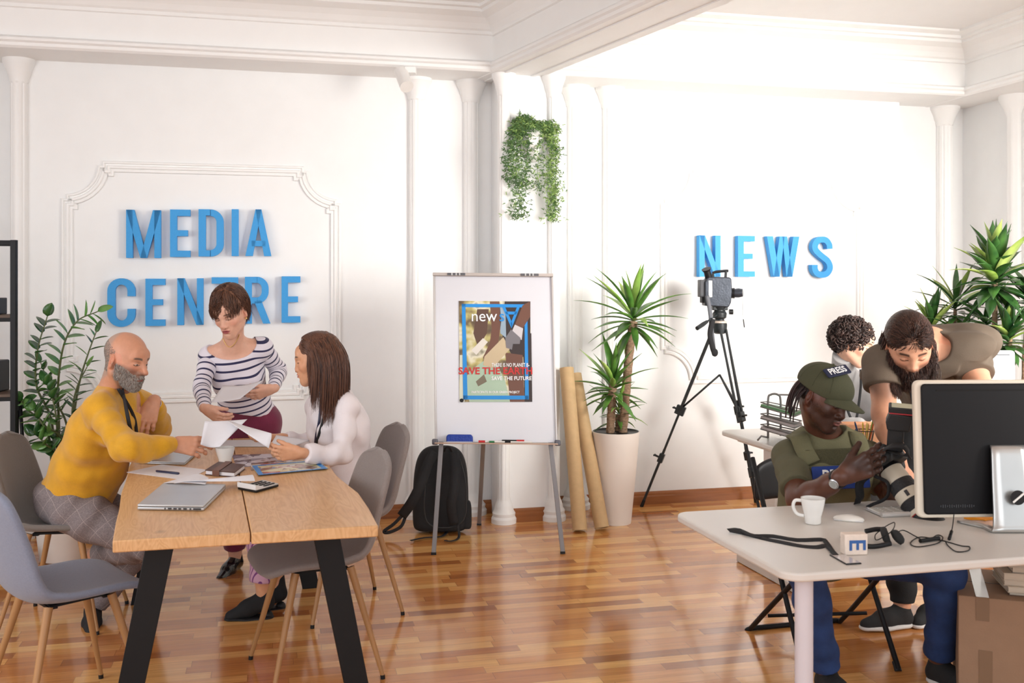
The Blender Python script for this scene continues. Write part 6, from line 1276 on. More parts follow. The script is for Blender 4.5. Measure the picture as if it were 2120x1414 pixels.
# letter block
eb = root('letter_block', od(1772, 1150), 'small white wooden block with a sideways blue letter E', 'block'); c_ = od(1772, 1150)+[0, 0, .032]; Re = rotz(.10); mb = MB(); mb.box(c_+[0, .018, 0], (.036, .018, .0315), Re); mb.build('block_body', mat('block_wood', srgb(232, 216, 202), .5, var=.06, vscale=60), eb, bevel=.003)
text_mb('E', .072, c_+Re@V3(.002, -.0005, .0), Re@V3(0, 0, -1), Re@V3(1, 0, 0), .001, 1.0, .001).build('painted_letter', mat('block_blue', srgb(52, 96, 160), .5), eb)
# headset and cable
hsx = root('headset', od(1830, 1110), 'black headset with a tangled cable on the foreground desk', 'headset'); hp_ = [od(1742, 1112, .01), od(1760, 1120, .012), od(1790, 1130, .012), od(1815, 1131, .012), od(1845, 1125, .02)]
mb = MB(); mb.tube(spline(hp_, 24), .005, 8, flat=1.6); mb.build('headband', black_plastic, hsx, smooth=True); mb = MB(); mb.tube(spline([od(1792, 1100, .03), od(1812, 1096, .035), od(1828, 1096, .035)], 12), .008, 8); mb.build('yoke', black_plastic, hsx, smooth=True)
for (x, y, dz, rr, ax) in ((1832, 1108, .028, .026, V3(.9, -.3, .3)), (1858, 1112, .028, .024, V3(.8, .1, .5)), (1748, 1112, .010, .008, V3(1, 0, 0))):
    Rr = frame(ax); Rr = np.column_stack([Rr[:, 0], Rr[:, 2], Rr[:, 1]]); Rr[:, 1] = np.cross(Rr[:, 2], Rr[:, 0]); mb = MB(); mb.lathe([(rr*.6, -.010), (rr, -.006), (rr*1.02, .004), (rr*.8, .011), (1e-6, .012)], od(x, y, dz), 28, R=Rr); mb.build('earpiece', mat('foam_black', (.02, .02, .02), .8, bump=.2, bscale=300), hsx, smooth=True)
cab = [od(1852, 1106, .02), od(1870, 1098, .012), od(1895, 1110, .004), od(1918, 1120, .003), od(1940, 1108, .003), od(1952, 1113, .003), od(1940, 1125, .003), od(1900, 1132, .003), od(1885, 1124, .003), od(1905, 1112, .004), od(1945, 1118, .003), od(1962, 1122, .003), od(1990, 1130, .003), od(2007, 1132, .003), od(2004, 1140, .003), od(1980, 1142, .003), od(1963, 1130, .003), od(1958, 1122, .003)]
mb = MB(); mb.tube(spline(cab, 160), .0019, 6); mb.build('cable', black_plastic, hsx, smooth=True); mb = MB(); mb.tube(spline([od(1830, 1092, .05), od(1842, 1085, .05), od(1852, 1082, .05), od(1850, 1094, .045), od(1838, 1106, .04), od(1815, 1118, .01), od(1812, 1108, .02), od(1822, 1098, .03)], 50), .0017, 6); mb.build('cable', black_plastic, hsx, smooth=True)
mb = MB(); mb.tube([od(1905, 1120, .008), od(1944, 1114, .008)], .0065, 10); mb.build('inline_control', black_plastic, hsx, auto=.6); mb = MB(); mb.tube(spline([od(1966, 1118, .004), P(1967, 1110, 3.22), P(1972, 1090, 3.26), P(1975, 1064, 3.32)], 20), .0016, 6); mb.tube([od(1965, 1116, .007), P(1970, 1100, 3.22)], .005, 10); mb.build('usb_plug', black_plastic, hsx, smooth=True)
# orange notes
q = [od(x, y) for x, y in ((1995, 1074), (2040, 1084), (2062, 1078), (2018, 1068))]; mb = MB(); mb.prism([tuple(p[:2]) for p in q], (0, 0, DZt+.0005), (1, 0, 0), (0, 1, 0), (0, 0, .012)); tag(mb.build('sticky_notes', mat('orange_paper', srgb(250, 160, 24), .6), bevel=.001), 'orange pad of sticky notes by the monitor foot', 'sticky notes')
# all in one computer seen from behind
mroot = root('desktop_computer', P(2075, 1110, 3.3)*[1, 1, 0]+[0, 0, DZt], 'large computer seen from behind with a black back, white rim and curved metal foot', 'computer')
Mz = 3.36; tl_ = P(1889, 787, Mz); w_ = .60; h_ = (1068-787)/F*Mz; uM = nrm(V3(1, .05, 0)); vM = nrm(V3(0, .06, 1)); vM = nrm(vM-uM*np.dot(vM, uM)); nM = nrm(np.cross(uM, vM)); mc = tl_+uM*w_/2-vM*h_/2
RM = np.column_stack([uM, -nM, vM]); cream = mat('computer_rim', srgb(226, 214, 196), .35)
mb = MB(); mb.prism(rrect(w_, h_, .022, 6), mc-nM*.012, uM, vM, nM*.024); sh_ = mb.build('rim_case', cream, mroot, bevel=.006, seg=3)
mb = MB(); mb.prism(rrect(w_-.028, h_-.024, .014, 6), mc+uM*.006+nM*.0115, uM, vM, nM*.010); mb.build('black_back', mat('monitor_back', (.006, .0055, .0065), .5, spec=.25), mroot, bevel=.006, seg=3)
mb = MB(); mb.box(mc+nM*.0222+vM*(h_/2-.034)+uM*.02, (w_/2-.05, .0006, .002), RM); mb.build('vent_slot', mat('slot_black', (.002, .002, .002), .8), mroot)
for i in range(16): mb = MB(); mb.box(mc+nM*.0225-vM*(h_/2-.040)-uM*(w_/2-.075-.0075*i), (.0018, .0004, .005 if i % 3 else .003), RM); mb.build('port_mark', mat('port_mark', (.03, .03, .034), .3), mroot)
mb = MB(); mb.box(P(1892, 925, Mz)-nM*0+V3(-.001, 0, 0), (.0008, .002, .055), RM); mb.build('disc_slot', dark_port, sh_)
sx = P(2096, 1000, 3.3)[0]; al = mat('stand_alu', srgb(188, 188, 186), .3, metal=.75); yb_ = mc[1]-.012
prof = spline([(yb_-.005, P(0, 925, 3.33)[2]), (yb_-.03, 1.0), (yb_-.050, .90), (yb_-.072, .80), (yb_-.082, .762), (yb_-.086, DZt+.012), (yb_-.075, DZt+.006), (yb_-.01, DZt+.005), (yb_+.06, DZt+.005)], 44); G = np.array([[V3(sx+x-float(np.interp(i, [34, 43], [0, .075])), y, z) for x in np.linspace(-1, 1, 5)*float(np.interp(i, [0, 16, 26, 43], [.055, .075, .085, .085]))] for i, (y, z) in enumerate(prof)]); mb = MB(); mb.grid(G); stn = mb.build('stand', al, mroot, smooth=True, solid=.009)
mb = MB(); cdisc = V3(sx+.0, yb_-.082, P(0, 1045, 3.25)[2]+.02); mb.lathe([(.024, 0), (.024, .003), (1e-6, .003)], cdisc+[0, -.002, 0], 28, R=rotx(PI/2)); dsk = mb.build('cable_hole', black_plastic, stn); mb = MB(); mb.box(cdisc+[0, -.007, 0], (.023, .0015, .003), roty(-.7)@np.eye(3)); mb.build('cable', wplast, dsk)
# folding chair
fch = root('folding_chair', (1.33, 4.2, 0), 'black folding chair under the person in the press vest', 'chair'); fr4 = [onz(1665, 1402), onz(1860, 1390)]; rr4 = [onz(1552, 1305), onz(1738, 1290)]
for i, s in ((0, -1), (1, 1)):
    top = fr4[i]+(rr4[i]-fr4[i])*.98; bk = top*[1, 1, 0]+[[.03, -.01][i], .09, .76]; mb = MB(); mb.tube([fr4[i]+[0, 0, .01], fr4[i]*.45+bk*.55, bk], .011, 12); mb.build('front_leg', black_metal, fch, smooth=True); mb = MB(); mb.tube([fr4[i]+[0, 0, .0], fr4[i]+(bk-fr4[i])*.04], .014, 12); mb.build('foot_cap', black_plastic, fch, auto=.6)
sA = [fr4[0]*[1, 1, 0]+[0.02, .10, .43], fr4[1]*[1, 1, 0]+[-.02, .10, .43]]
mb = MB(); mb.tube(spline([sA[0]+[0, -.08, 0], rr4[0]*.93+sA[0]*.07+[0, 0, .0], rr4[0]+[.03, 0, .012], rr4[1]+[-.03, 0, .012], rr4[1]*.93+sA[1]*.07, sA[1]+[0, -.08, 0]], 60), .011, 12); mb.build('rear_leg_frame', black_metal, fch, smooth=True)
mb = MB(); a = fr4[0]; b = rr4[0]; mb.tube([onz(1590, 1312)+[0, 0, .0]+(V3(0, 0, .08)), fr4[1]*.5+rr4[1]*.5+[0, 0, .14]], .008, 10); mb.build('stretcher', black_metal, fch, smooth=True)
cs = (sA[0]+sA[1])/2; mb = MB(); eS = nrm(sA[1]-sA[0]); dS = V3(-eS[1], eS[0], 0); mb.prism(rrect(.41, .40, .07), cs+[0, .09, .0], eS, dS, (0, 0, .028)); mb.build('seat', black_plastic, fch, bevel=.01, seg=3)
bkc = (fr4[0]+rr4[0]*0)*0; tops = [fr4[i]+(rr4[i]-fr4[i])*.98+V3([.045, -.02][i], .08, 0) for i in (0, 1)]; G = np.array([[tops[0]*(1-t)*[1, 1, 0]+tops[1]*t*[1, 1, 0]+V3(0, .035*math.sin(PI*t), .565+.195*v*(1-.18*abs(2*t-1)**4)) for t in np.linspace(-.02, 1.02, 15)] for v in np.linspace(0, 1, 6)]); mb = MB(); mb.grid(G); mb.build('backrest', black_plastic, fch, smooth=True, solid=.025, sub=1)
# back desk, trays, pencils, second computer
bl2 = onz(1487, 890, DZt); bd_, bc_, be, bdd = desk('office_desk', bl2, 'white desk behind the person in the press vest, at the NEWS wall', 1.6, .80, legs='t')
for a in (.12, 1.48):
    p0 = bc_+be*a+bdd*.04; p1 = bc_+be*a+bdd*.74; mb = MB(); mb.bar(p0+[0, 0, .022], p1+[0, 0, .022], .06, .04); mb.build('floor_foot', desk_white, bd_, bevel=.004); pm2 = (p0+p1)/2; mb = MB(); mb.bar(pm2+[0, 0, .04], pm2+[0, 0, DZt-.06], .05, .12, up=bdd); mb.build('leg', desk_white, bd_, bevel=.004); mb = MB(); mb.bar(p0+[0, 0, DZt-.045], p1+[0, 0, DZt-.045], .05, .035); mb.build('top_rail', desk_white, bd_, bevel=.004)
tray_m = mat('wire_grey', srgb(120, 118, 116), .4, metal=.5); tz = 5.05
lt = root('letter_tray', onz(1605, 925, DZt), 'three-tier wire letter tray at the left end of the rear desk', 'letter tray'); T0 = lambda x, y, z=tz: P(x, y, z)
for zoff in (0, .24):
    mb = MB(); mb.tube(spline([T0(1590, 907, tz+zoff), T0(1590, 830, tz+zoff), T0(1596, 817, tz+zoff), T0(1610, 817, tz+zoff), T0(1616, 830, tz+zoff), T0(1616, 902, tz+zoff)], 40), .0055, 8); mb.build('side_frame', tray_m, lt, smooth=True)
mb = MB(); mb.tube([T0(1608, 817, tz), T0(1655, 818, tz)], .004, 8); mb.tube([T0(1568, 912, tz), T0(1576, 903, tz), T0(1590, 906, tz)], .005, 8); mb.build('base_wire', tray_m, lt, smooth=True)
for i, (y, mm) in enumerate(((842, mat('green_folder', srgb(76, 120, 76), .5)), (866, mat('grey_folder', srgb(150, 142, 140), .5)), (888, MATS['grey_folder']))):
    q = [T0(1575, y, tz-.02), T0(1645, y+20, tz-.1), T0(1660, y+14, tz+.22), T0(1588, y-2, tz+.26)]; mb = MB(); mb.tube(q, .004, 6, closed=True); mb.tube([p+V3(0, 0, .022) for p in q], .003, 6, closed=True); t_ = mb.build('tier_wire', tray_m, lt, smooth=True); mb = MB(); mb.add([p+[0, 0, .008] for p in q], [(0, 1, 2, 3)]); mb.build('folder', mm, t_, solid=.010)
pc_ = root('pencil_cup', onz(1800, 905, DZt)*[1, 1, 0]+[0, 0, DZt], 'black wire pencil cup full of pencils on the rear desk', 'pencil cup'); b = P(1790, 905, 4.9); b[2] = DZt
mesh_m = mat('wire_dark', (.05, .05, .05), .4, metal=.5)
for i in range(14): a = i*2*PI/14; mb = MB(); mb.tube([b+V3(.026*math.cos(a), .026*math.sin(a), 0), b+V3(.045*math.cos(a), .045*math.sin(a), .10)], .0013, 5); mb.build('wire', mesh_m, pc_)
mb = MB(); mb.tube([b+V3(.045*math.cos(a), .045*math.sin(a), .10) for a in np.linspace(0, 2*PI, 25)[:-1]], .0022, 6, closed=True); mb.build('rim', mesh_m, pc_, smooth=True)
mb = MB(); mb.lathe([(.026, 0), (.026, .003), (1e-6, .003)], b, 20); mb.build('bottom', mesh_m, pc_)
pr_ = random.Random(4)
for i, cm in enumerate((srgb(220, 190, 60), srgb(60, 60, 60), srgb(120, 160, 60), srgb(200, 90, 50), srgb(210, 170, 90), srgb(40, 70, 120), srgb(230, 210, 120))):
    a = pr_.uniform(0, 6.28); p0 = b+V3(.012*math.cos(a), .012*math.sin(a), .004); p1 = b+V3(.052*math.cos(a), .04*math.sin(a), .15+pr_.uniform(-.02, .03)); mb = MB(); mb.tube([p0, p0*.08+p1*.92, p1], [.0036, .0036, .001], 6); nm = ('mustard', 'dark grey', 'lime green', 'rust red', 'tan', 'navy', 'pale yellow')[i]
    tag(mb.build('pencil', mat('pencil_%d' % i, cm, .4)), nm+' pencil sticking out of the wire cup on the rear desk', 'pencil', 'pencils in the wire cup')
wb_ = root('desk_organiser', onz(1832, 905, DZt)*[1, 1, 0]+[0, 0, DZt], 'orange-brown wooden box behind the pencil cup on the rear desk', 'organiser'); b = P(1800, 900, 5.15); b[2] = DZt; ow = mat('orange_wood', srgb(206, 150, 112), .5, var=.05)
for (dx, dy, hx, hy, hz) in ((0, -.06, .14, .006, .05), (0, .06, .14, .006, .05), (-.135, 0, .006, .055, .05), (.135, 0, .006, .055, .05)): mb = MB(); mb.box(b+[dx, dy, hz], (hx, hy, hz)); mb.build('side_board', ow, wb_, bevel=.002)
m2 = root('desktop_computer', V3(2.56, 5.25, DZt), 'small white computer seen from behind on the rear desk, right of the bearded person', 'computer'); mw = mat('white_back', srgb(226, 228, 236), .3); tr_ = P(2097, 725, 5.2); w2 = .50; h2 = .34; mc2 = tr_-V3(w2/2, 0, h2/2)
mb = MB(); mb.prism(rrect(w2, h2, .02), mc2, (1, 0, 0), (0, 0, 1), (0, -.025, 0)); mb.build('back_case', mw, m2, bevel=.006, seg=3); mb = MB(); mb.box(mc2+[0, -.026, h2/2-.022], (w2/2-.03, .001, .003)); mb.build('vent_slot', dark_port, m2)
mb = MB(); mb.bar(mc2+[0, -.03, -.02], [mc2[0], mc2[1]-.03, DZt], .14, .01, up=(0, 1, 0)); mb.box([mc2[0], mc2[1]-.06, DZt+.005], (.09, .08, .005)); mb.build('stand', al, m2, bevel=.003)
# box and books under the foreground desk
bxr = root('cardboard_box', (1.95, 4.1, 0), 'brown cardboard box with tape and a barcode label under the foreground desk', 'box'); f0 = onz(1992, 1425); f0 = V3(1.60, 3.70, 0)
A = P(1984, 1410, 3.62)*[1, 1, 0]; u = nrm(V3(.80, -.60, 0)); v = nrm(V3(.55, .83, 0)); u = nrm(V3(.93, -.36, 0)); v = V3(-u[1], u[0], 0); BWd, BDp, BHt = .46, .40, 1.55-(1232-HY)/F*3.62
bcn = A+u*BWd/2+v*BDp/2; Rb = np.column_stack([u, v, [0, 0, 1]]); boxm = mat('box_cardboard', srgb(146, 116, 92), .75, bump=.05, bscale=150, var=.04, vscale=20)
mb = MB(); mb.box(bcn+[0, 0, BHt/2], (BWd/2, BDp/2, BHt/2), Rb); bb = mb.build('carton', boxm, bxr, bevel=.003)
tape = mat('brown_tape', srgb(122, 94, 70), .35, coat=.1)
for (x, z0, z1) in ((.08, .80, 1.0), (.09, .1, .55)): mb = MB(); mb.box(A+u*x+v*-.001+[0, 0, BHt*(z0+z1)/2], (.022, .0006, BHt*(z1-z0)/2), Rb); mb.build('tape', tape, bxr)
mb = MB(); mb.box(A+u*.08+v*BDp/2+[0, 0, BHt+.0006], (.022, BDp/2, .0006), Rb); mb.build('tape', tape, bxr)
mb = MB(); mb.box(bcn-u*(BWd*.0)+[0, 0, BHt+.0004], (BWd/2, .0012, .0006), Rb); mb.build('flap_gap', dark_port, bxr)
lb = A+u*.25+v*-.0015+[0, 0, BHt*.80]; mb = MB(); mb.box(lb, (.027, .0005, .024), Rb); lab = mb.build('barcode_label', paper, bxr)
for i in range(9):
    if i in (4,): continue
    mb = MB(); mb.box(lb+u*(-.017+i*.0042)-v*.0008, (.0007+.0006*(i % 3 == 0), .0003, .011), Rb); mb.build('bar', mat('barcode_purple', srgb(110, 80, 120), .5), lab)
text_mb('S-YOLI', .05, A+u*.17-v*.0008+[0, 0, BHt*.10], u, (0, 0, 1), .0006, .9).build('lettering', mat('box_print', srgb(150, 84, 90), .7), bxr)
pr_ = random.Random(9); z = BHt+.001
for i in range(8):
    t = [.012, .022, .020, .026, .022, .024, .018, .02][i]; w = .30+pr_.uniform(-.02, .02); d = .22+pr_.uniform(-.015, .015); an = pr_.uniform(-.05, .05)+.12; Rr = Rb@rotz(an); c = A+u*(.30+pr_.uniform(-.015, .015))+v*(.18)+[0, 0, z+t/2]
    col_ = [srgb(96, 72, 58), srgb(196, 180, 160), srgb(188, 172, 152), srgb(200, 186, 168), srgb(150, 140, 128), srgb(206, 194, 178), srgb(180, 160, 140), srgb(110, 110, 130)][i]
    r = root('book', c-[0, 0, t/2], ['dark brown book at the bottom of the stack on the cardboard box', 'pale book second from the bottom of the stack on the cardboard box', 'beige book third from the bottom of the stack under the desk', 'cream book fourth from the bottom of the stack under the desk', 'grey-brown book fifth from the bottom of the stack under the desk', 'pale cream book third from the top of the stack under the desk', 'tan book second from the top of the stack under the desk', 'bluish book on top of the stack under the desk'][i], 'book', 'books stacked on the cardboard box')
    mb = MB(); mb.box(c, (w/2-.003, d/2-.004, t/2-.002), Rr); mb.build('page_block', mat('old_pages', srgb(196, 182, 164), .8, var=.15, vscale=300, stretch=(.05, .05, 3)), r); cm = mat('book_cover_%d' % i, col_, .5)
    for s in (-1, 1): mb = MB(); mb.box(c+[0, 0, s*(t/2-.001)], (w/2, d/2, .001), Rr); mb.build('cover', cm, r)
    z += t+.0006
# ---------------------------------------------------------------- shelf at the left edge
SZ = 5.3; xr = P(29, 600, SZ)[0]; sh_r = root('shelf_unit', (xr-.4, SZ+.15, 0), 'black metal shelf unit with wooden shelves cut by the left edge', 'shelf'); ht = P(0, 497, SZ)[2]; D_ = .30; W_ = .80
dS_ = nrm(V3(xr, SZ, 0)); wS_ = V3(-dS_[1], dS_[0], 0); wS_ = nrm(V3(-1, -.25, 0)); o_ = V3(xr, SZ, 0)
for a in (0, W_):
    for b in (0, D_): mb = MB(); q = o_+wS_*a+dS_*b; mb.box([q[0], q[1], ht/2], (.014, .014, ht/2)); mb.build('upright', black_metal, sh_r, bevel=.001)
for zz in (ht-.012, P(0, 662, SZ)[2], P(0, 826, SZ)[2], P(0, 985, SZ)[2], .12):
    mb = MB(); Z_ = V3(0, 0, zz)
    for b in (0, D_): mb.bar(o_+dS_*b+Z_, o_+dS_*b+wS_*W_+Z_, .02, .02)
    for a in (0, W_): mb.bar(o_+wS_*a+Z_, o_+wS_*a+dS_*D_+Z_, .02, .02)
    mb.build('shelf_rail', black_metal, sh_r)
    if zz < ht-.1: mb = MB(); mb.prism([tuple((o_+wS_*a+dS_*b)[:2]) for a, b in ((.01, .01), (W_-.01, .01), (W_-.01, D_-.01), (.01, D_-.01))], (0, 0, zz+.010), (1, 0, 0), (0, 1, 0), (0, 0, .014)); mb.build('shelf_board', mat('shelf_wood', srgb(96, 76, 62), .5, var=.1), sh_r)
def zsh(y): return P(0, y, SZ)[2]+.0255
mb = MB(); c = V3(P(-18, 0, SZ+.05)[0]-.03, SZ+.14, zsh(662)+.045); mb.box(c, (.045, .05, .045)); mb.box(c+[.0, 0, -.02], (.03, .04, .025)); tag(mb.build('camera_box', mat('box_black', (.03, .03, .035), .5), bevel=.004), 'small dark box on the upper board of the black shelf unit', 'box')
mb = MB(); c = V3(P(-30, 0, SZ)[0]-.05, SZ+.14, zsh(826)+.085); mb.box(c, (.07, .08, .085)); tag(mb.build('equipment_case', MATS['box_black'], bevel=.008), 'black equipment case on the middle board of the black shelf unit', 'case')
t_ = root('folded_tripod', V3(P(14, 0, SZ)[0], SZ+.12, zsh(985)), 'folded black tripod standing on a lower board of the shelf unit', 'tripod'); b = V3(P(12, 0, SZ)[0], SZ+.12, zsh(985))
for dx in (-.03, 0, .03): mb = MB(); mb.tube([b+[dx*1.3, 0, .0], b+[dx*.6, 0, .33]], .010, 10); mb.build('leg', black_metal, t_, smooth=True)
mb = MB(); mb.tube([b+[0, 0, .31], b+[0, 0, .39]], .022, 12); mb.build('head', black_plastic, t_, auto=.6)
# ================================================================ 4: seated person with cap and press vest
c4 = P(1706, 820, 3.86); R4 = frame(V3(.56, -.74, -.36), V3(.10, 0, 1)); s4 = 1.0
J = dict(pelvis=P(1700, 1125, 4.12), neck=P(1706, 908, 3.98), shR=P(1636, 948, 3.98), shL=P(1792, 950, 4.00), elR=P(1656, 1038, 3.74), wrR=P(1744, 986, 3.57), elL=P(1858, 1040, 3.86), wrL=P(1846, 1004, 3.76), hipR=P(1665, 1135, 4.08), hipL=P(1742, 1135, 4.10), knR=P(1668, 1180, 3.62), anR=P(1712, 1390, 3.76), knL=P(1960, 1178, 3.72), anL=P(1944, 1366, 3.86))
J4 = J; J['chest'] = P(1708, 990, 4.02); J['belly'] = P(1704, 1060, 4.08); report('press', J)
man4 = root('person', J['pelvis']*[1, 1, 0], 'person in a green PRESS cap and vest seated behind the foreground desk, holding a camera', 'person')
hs, Lh = head_shapes(c4, R4, s4, 'm', neck=J['neck'], nr=.060, nose=.985, jaw=1.0, mouth_open=.002, nw=1.3); sk4 = srgb(92, 56, 42)
hr4, tips4 = hand_shapes(J['wrR'], V3(.86, -.08, .42), V3(.12, 1, .0), (-.3, .3, .9), 1.12, curl=(.30, .32, .36, .42), thumb=(.5, .3), spread=.05, tdir=V3(.55, .35, .8)); hl4, _ = hand_shapes(J['wrL'], V3(-.1, -.95, .1), V3(.1, .1, 1), (-1, 0, 0), 1.04, curl=(.35, .35, .35, .35), thumb=(.6, .3))
sh = S().ext(torso_shapes(J, 0, 'm', .01)).ext(arm_shapes(J, 'R', 0, r=(.054, .046, .044, .029))).ext(arm_shapes(J, 'L', 0, r=(.054, .046, .044, .029))).ext(leg_shapes(J, 'R')).ext(leg_shapes(J, 'L')).ext(hs).ext(hr4).ext(hl4)
skm4 = mat('skin_dark', sk4, .38, attr='Col', sss=.04, bump=.08, bscale=500, var=.04, vscale=60)
build_body('body', sh, [region(c4+V3(0, 0, -.02), .15), region(J['wrR']+V3(.06, 0, .05), .14), region(J['wrL']+V3(.04, -.02, .04), .13)], man4, skm4, hc=.006, colf=lambda V: paint_head(V, c4, R4, s4, sk4, lip=srgb(128, 74, 66), brow=srgb(26, 18, 16), stubble=srgb(40, 27, 22), blush=.0, lids_open=.35), base=sk4)
rt, nn, l = head_roots(c4, R4, s4, lambda l: beard_cond(l, .0) & ((l[:, 2] > -.2)), 2600, 33); V, f = strands('b', rt, nn-R4[:, 2]*.6, .0014, 3, .0006, None, None, grav=.3, seed=5, curl=.5); np_mesh('beard', V, f, hair_mat('black_beard', srgb(16, 12, 11), srgb(34, 26, 24), .7), True, man4)
olive = mat('olive_cotton', srgb(90, 87, 66), .85, bump=.15, bscale=300, var=.05, vscale=30); olive_v = mat('olive_vest', srgb(102, 99, 72), .85, bump=.3, bscale=260, var=.06, vscale=20); olive_d = mat('olive_cap', srgb(70, 71, 50), .85, bump=.2, bscale=400, var=.04)
te = S().ext(torso_shapes(J, .010, 'm', .015)).ext(arm_shapes(J, 'R', .012, t1=.80, r=(.055, .052, .046, .03))).ext(arm_shapes(J, 'L', .012, t1=.72, r=(.055, .052, .046, .03))); cut_end(te, J['shR']+(J['elR']-J['shR'])*.72, J['elR']-J['shR'], .09, dep=.06); cut_end(te, J['shL']+(J['elL']-J['shL'])*.62, J['elL']-J['shL'], .09, dep=.06); te.ell(J['neck']+V3(.03, -.06, .035), (.085, .085, .07), None, .01, 'sub')
cloth('t_shirt', te, olive, man4, .0045, folds([(J['shR']+V3(0, -.05, -.05), V3(.5, -.4, .7)), (J['shL']+V3(0, -.05, -.05), V3(-.5, -.4, .7)), (J['belly'], V3(0, 0, 1))], .004, 60, .1, 5.))
pants_blue = mat('blue_denim', srgb(34, 58, 104), .8, bump=.3, bscale=320, var=.25, vscale=12)
tr = S().ell(J['pelvis'], (.17, .13, .11), None, .05).ext(leg_shapes(J, 'R', .012, t1=1.93, r=(.085, .052, .048, .044))).ext(leg_shapes(J, 'L', .012, t1=1.93, r=(.085, .054, .050, .046)))
for a in 'RL': e = J['kn'+a]+(J['an'+a]-J['kn'+a])*.93; d = nrm(J['an'+a]-J['kn'+a]); tr.cone(e-d*.035, e, .058, .056, .006); cut_end(tr, e, d, .09)
cloth('jeans', tr, pants_blue, man4, .005, folds([(J['knR']+V3(0, 0, -.06), V3(.2, .3, 1)), (J['anR']+V3(0, 0, .09), V3(.1, 0, 1)), (J['knL']+V3(0, 0, -.05), V3(0, .3, 1)), (J['anL']+V3(0, 0, .10), V3(0, 0, 1))], .005, 70, .10, 2.))
shoe(man4, J['anR'], V3(.2, -.97, 0), V3(0, 0, 1), blk_shoe, black_plastic, h_ank=.085); shoe(man4, J['anL'], V3(.45, -.89, 0), V3(0, 0, 1), blk_shoe, wsole, h_ank=.095, sole_t=.03, laces=None)
# vest: a padded shell over the trunk
ve = S(); vt = torso_shapes(J, .034, 'm', .02); ve.ext(vt)
for a in 'RL': ve.ell(J['sh'+a]+(-.035 if a == 'R' else .035)*V3(1, 0, 0)+V3(0, -.0, -.0), (.070, .15, .13), None, .012, 'sub')
ve.ell(P(1726, 878, 3.86), (.070, .13, .068), None, .012, 'sub'); ve.ell(J['neck']+V3(0, 0, .05), (.080, .085, .08), None, .01, 'sub')
vest = cloth('press_vest', ve, olive_v, man4, .0045, folds([(J['belly'], V3(.2, 0, 1)), (J['chest'], V3(.6, 0, .6))], .003, 40, .14, 1.))
vf = lambda x, y, Z: P(x, y, Z)
for (pts, w, sd_) in (([(1648, 899), (1656, 910), (1668, 930), (1682, 955)], .068, V3(1, 0, .35)), ([(1776, 897), (1780, 908), (1786, 925), (1786, 948)], .062, V3(1, 0, -.25))):
    q = []
    for (x, y) in pts:
        h_ = surf_hit(vest, x, y); h_ = h_ if h_ is not None else P(x, y, 3.95 if not q else q[-1][1]); q.append(h_+V3(0, -.010, .003))
    strap([q[0]+V3(0, .06, .0)]+q, w, .010, 'shoulder_strap', olive_v, vest, side=sd_)
def patch(c, R, w, h, m, par, name, txt, tm, ts, tx, tsy=1.):
    mb = MB(); mb.prism(rrect(w, h, .006), c, R[:, 0], R[:, 2], R[:, 1]*.006); p = mb.build(name, m, par, bevel=.002); text_mb(txt, ts, c+R[:, 1]*-.0002*0, R[:, 0], R[:, 2], .0, 1) if 0 else None
    t = text_mb(txt, ts, c-R[:, 1]*.0005, R[:, 0], R[:, 2], .0012, tx, ts*.012); t.build('lettering', tm, p); return p
blue_patch = mat('press_blue', srgb(26, 56, 132), .6, bump=.1, bscale=300); white_ink = mat('press_white', srgb(236, 236, 236), .6)
pa = surf_hit(vest, 1715, 990); pb_ = surf_hit(vest, 1745, 985); 
RP = frame(V3(.10, .99, -.12), V3(-.06, 0, 1)); vh = surf_hit(vest, 1715, 950); vz = (vh[1] if vh is not None else 3.88)-.004
mb = MB(); mb.prism(rrect(.20, .062, .006), P(1722, 946, vz), RP[:, 0], RP[:, 2], RP[:, 1]*.005); mb.build('velcro_panel', mat('velcro', srgb(92, 88, 62), .95, bump=.9, bscale=700, var=.15, vscale=200), vest, bevel=.002)
pcn = P(1741, 988, (pa[1] if pa is not None else 3.86)-.016)
patch(pcn, RP, .215, .088, blue_patch, vest, 'chest_patch', 'PRESS', white_ink, .078, .72)
# cap
cp = S(); cp.ell(Lh(0, -.011, .040), (.090, .118, .086), R4, .01); cut_end(cp, Lh(0, 0, .017), -R4[:, 2]-R4[:, 1]*.06, .2, dep=.1)
cap_ = cloth('cap', cp, olive_d, man4, .003)
G = []
for a in np.linspace(-1, 1, 21):
    th = a*.86; x0 = .088*math.sin(th*1.05); y0 = -.011+.118*math.cos(th*1.05)-.008; ln = .074*(1-abs(a)**2.6)+.002; G.append([Lh(x0*(1+.10*t), y0+ln*t, .021+.012*(1-(x0/.085)**2)-t*.020*(1-abs(a)*.3)-abs(a)**2*.012) for t in np.linspace(0, 1, 8)])
mb = MB(); mb.grid(np.array(G)); mb.build('brim', olive_d, cap_, smooth=True, solid=.004)
mb = MB(); mb.sphere(Lh(0, -.012, .127), .006, 10); mb.build('button', olive_d, cap_, smooth=True)
for a in (0, .62, 1.25, 1.9, 2.5): pts = [Lh(.0903*math.cos(t)*math.sin(a+.3), -.011+.1183*math.cos(t)*math.cos(a+.3), .040+.0863*math.sin(t)) for t in np.linspace(.0, PI, 24)]; mb = MB(); mb.tube(pts, .0012, 5); mb.build('seam', mat('cap_seam', srgb(70, 72, 52), .9), cap_, smooth=True) if a in (.62, 1.9, 1.25) else None
pl = Lh(.004, .089, .072); fN = nrm(R4[:, 1]*.93+R4[:, 2]*.35); pN = pl; RP2 = frame(-fN, R4[:, 2]); 
ppc = P(1733, 769, 0)*0
nav = mat('patch_navy', srgb(24, 30, 58), .7, bump=.1, bscale=300)
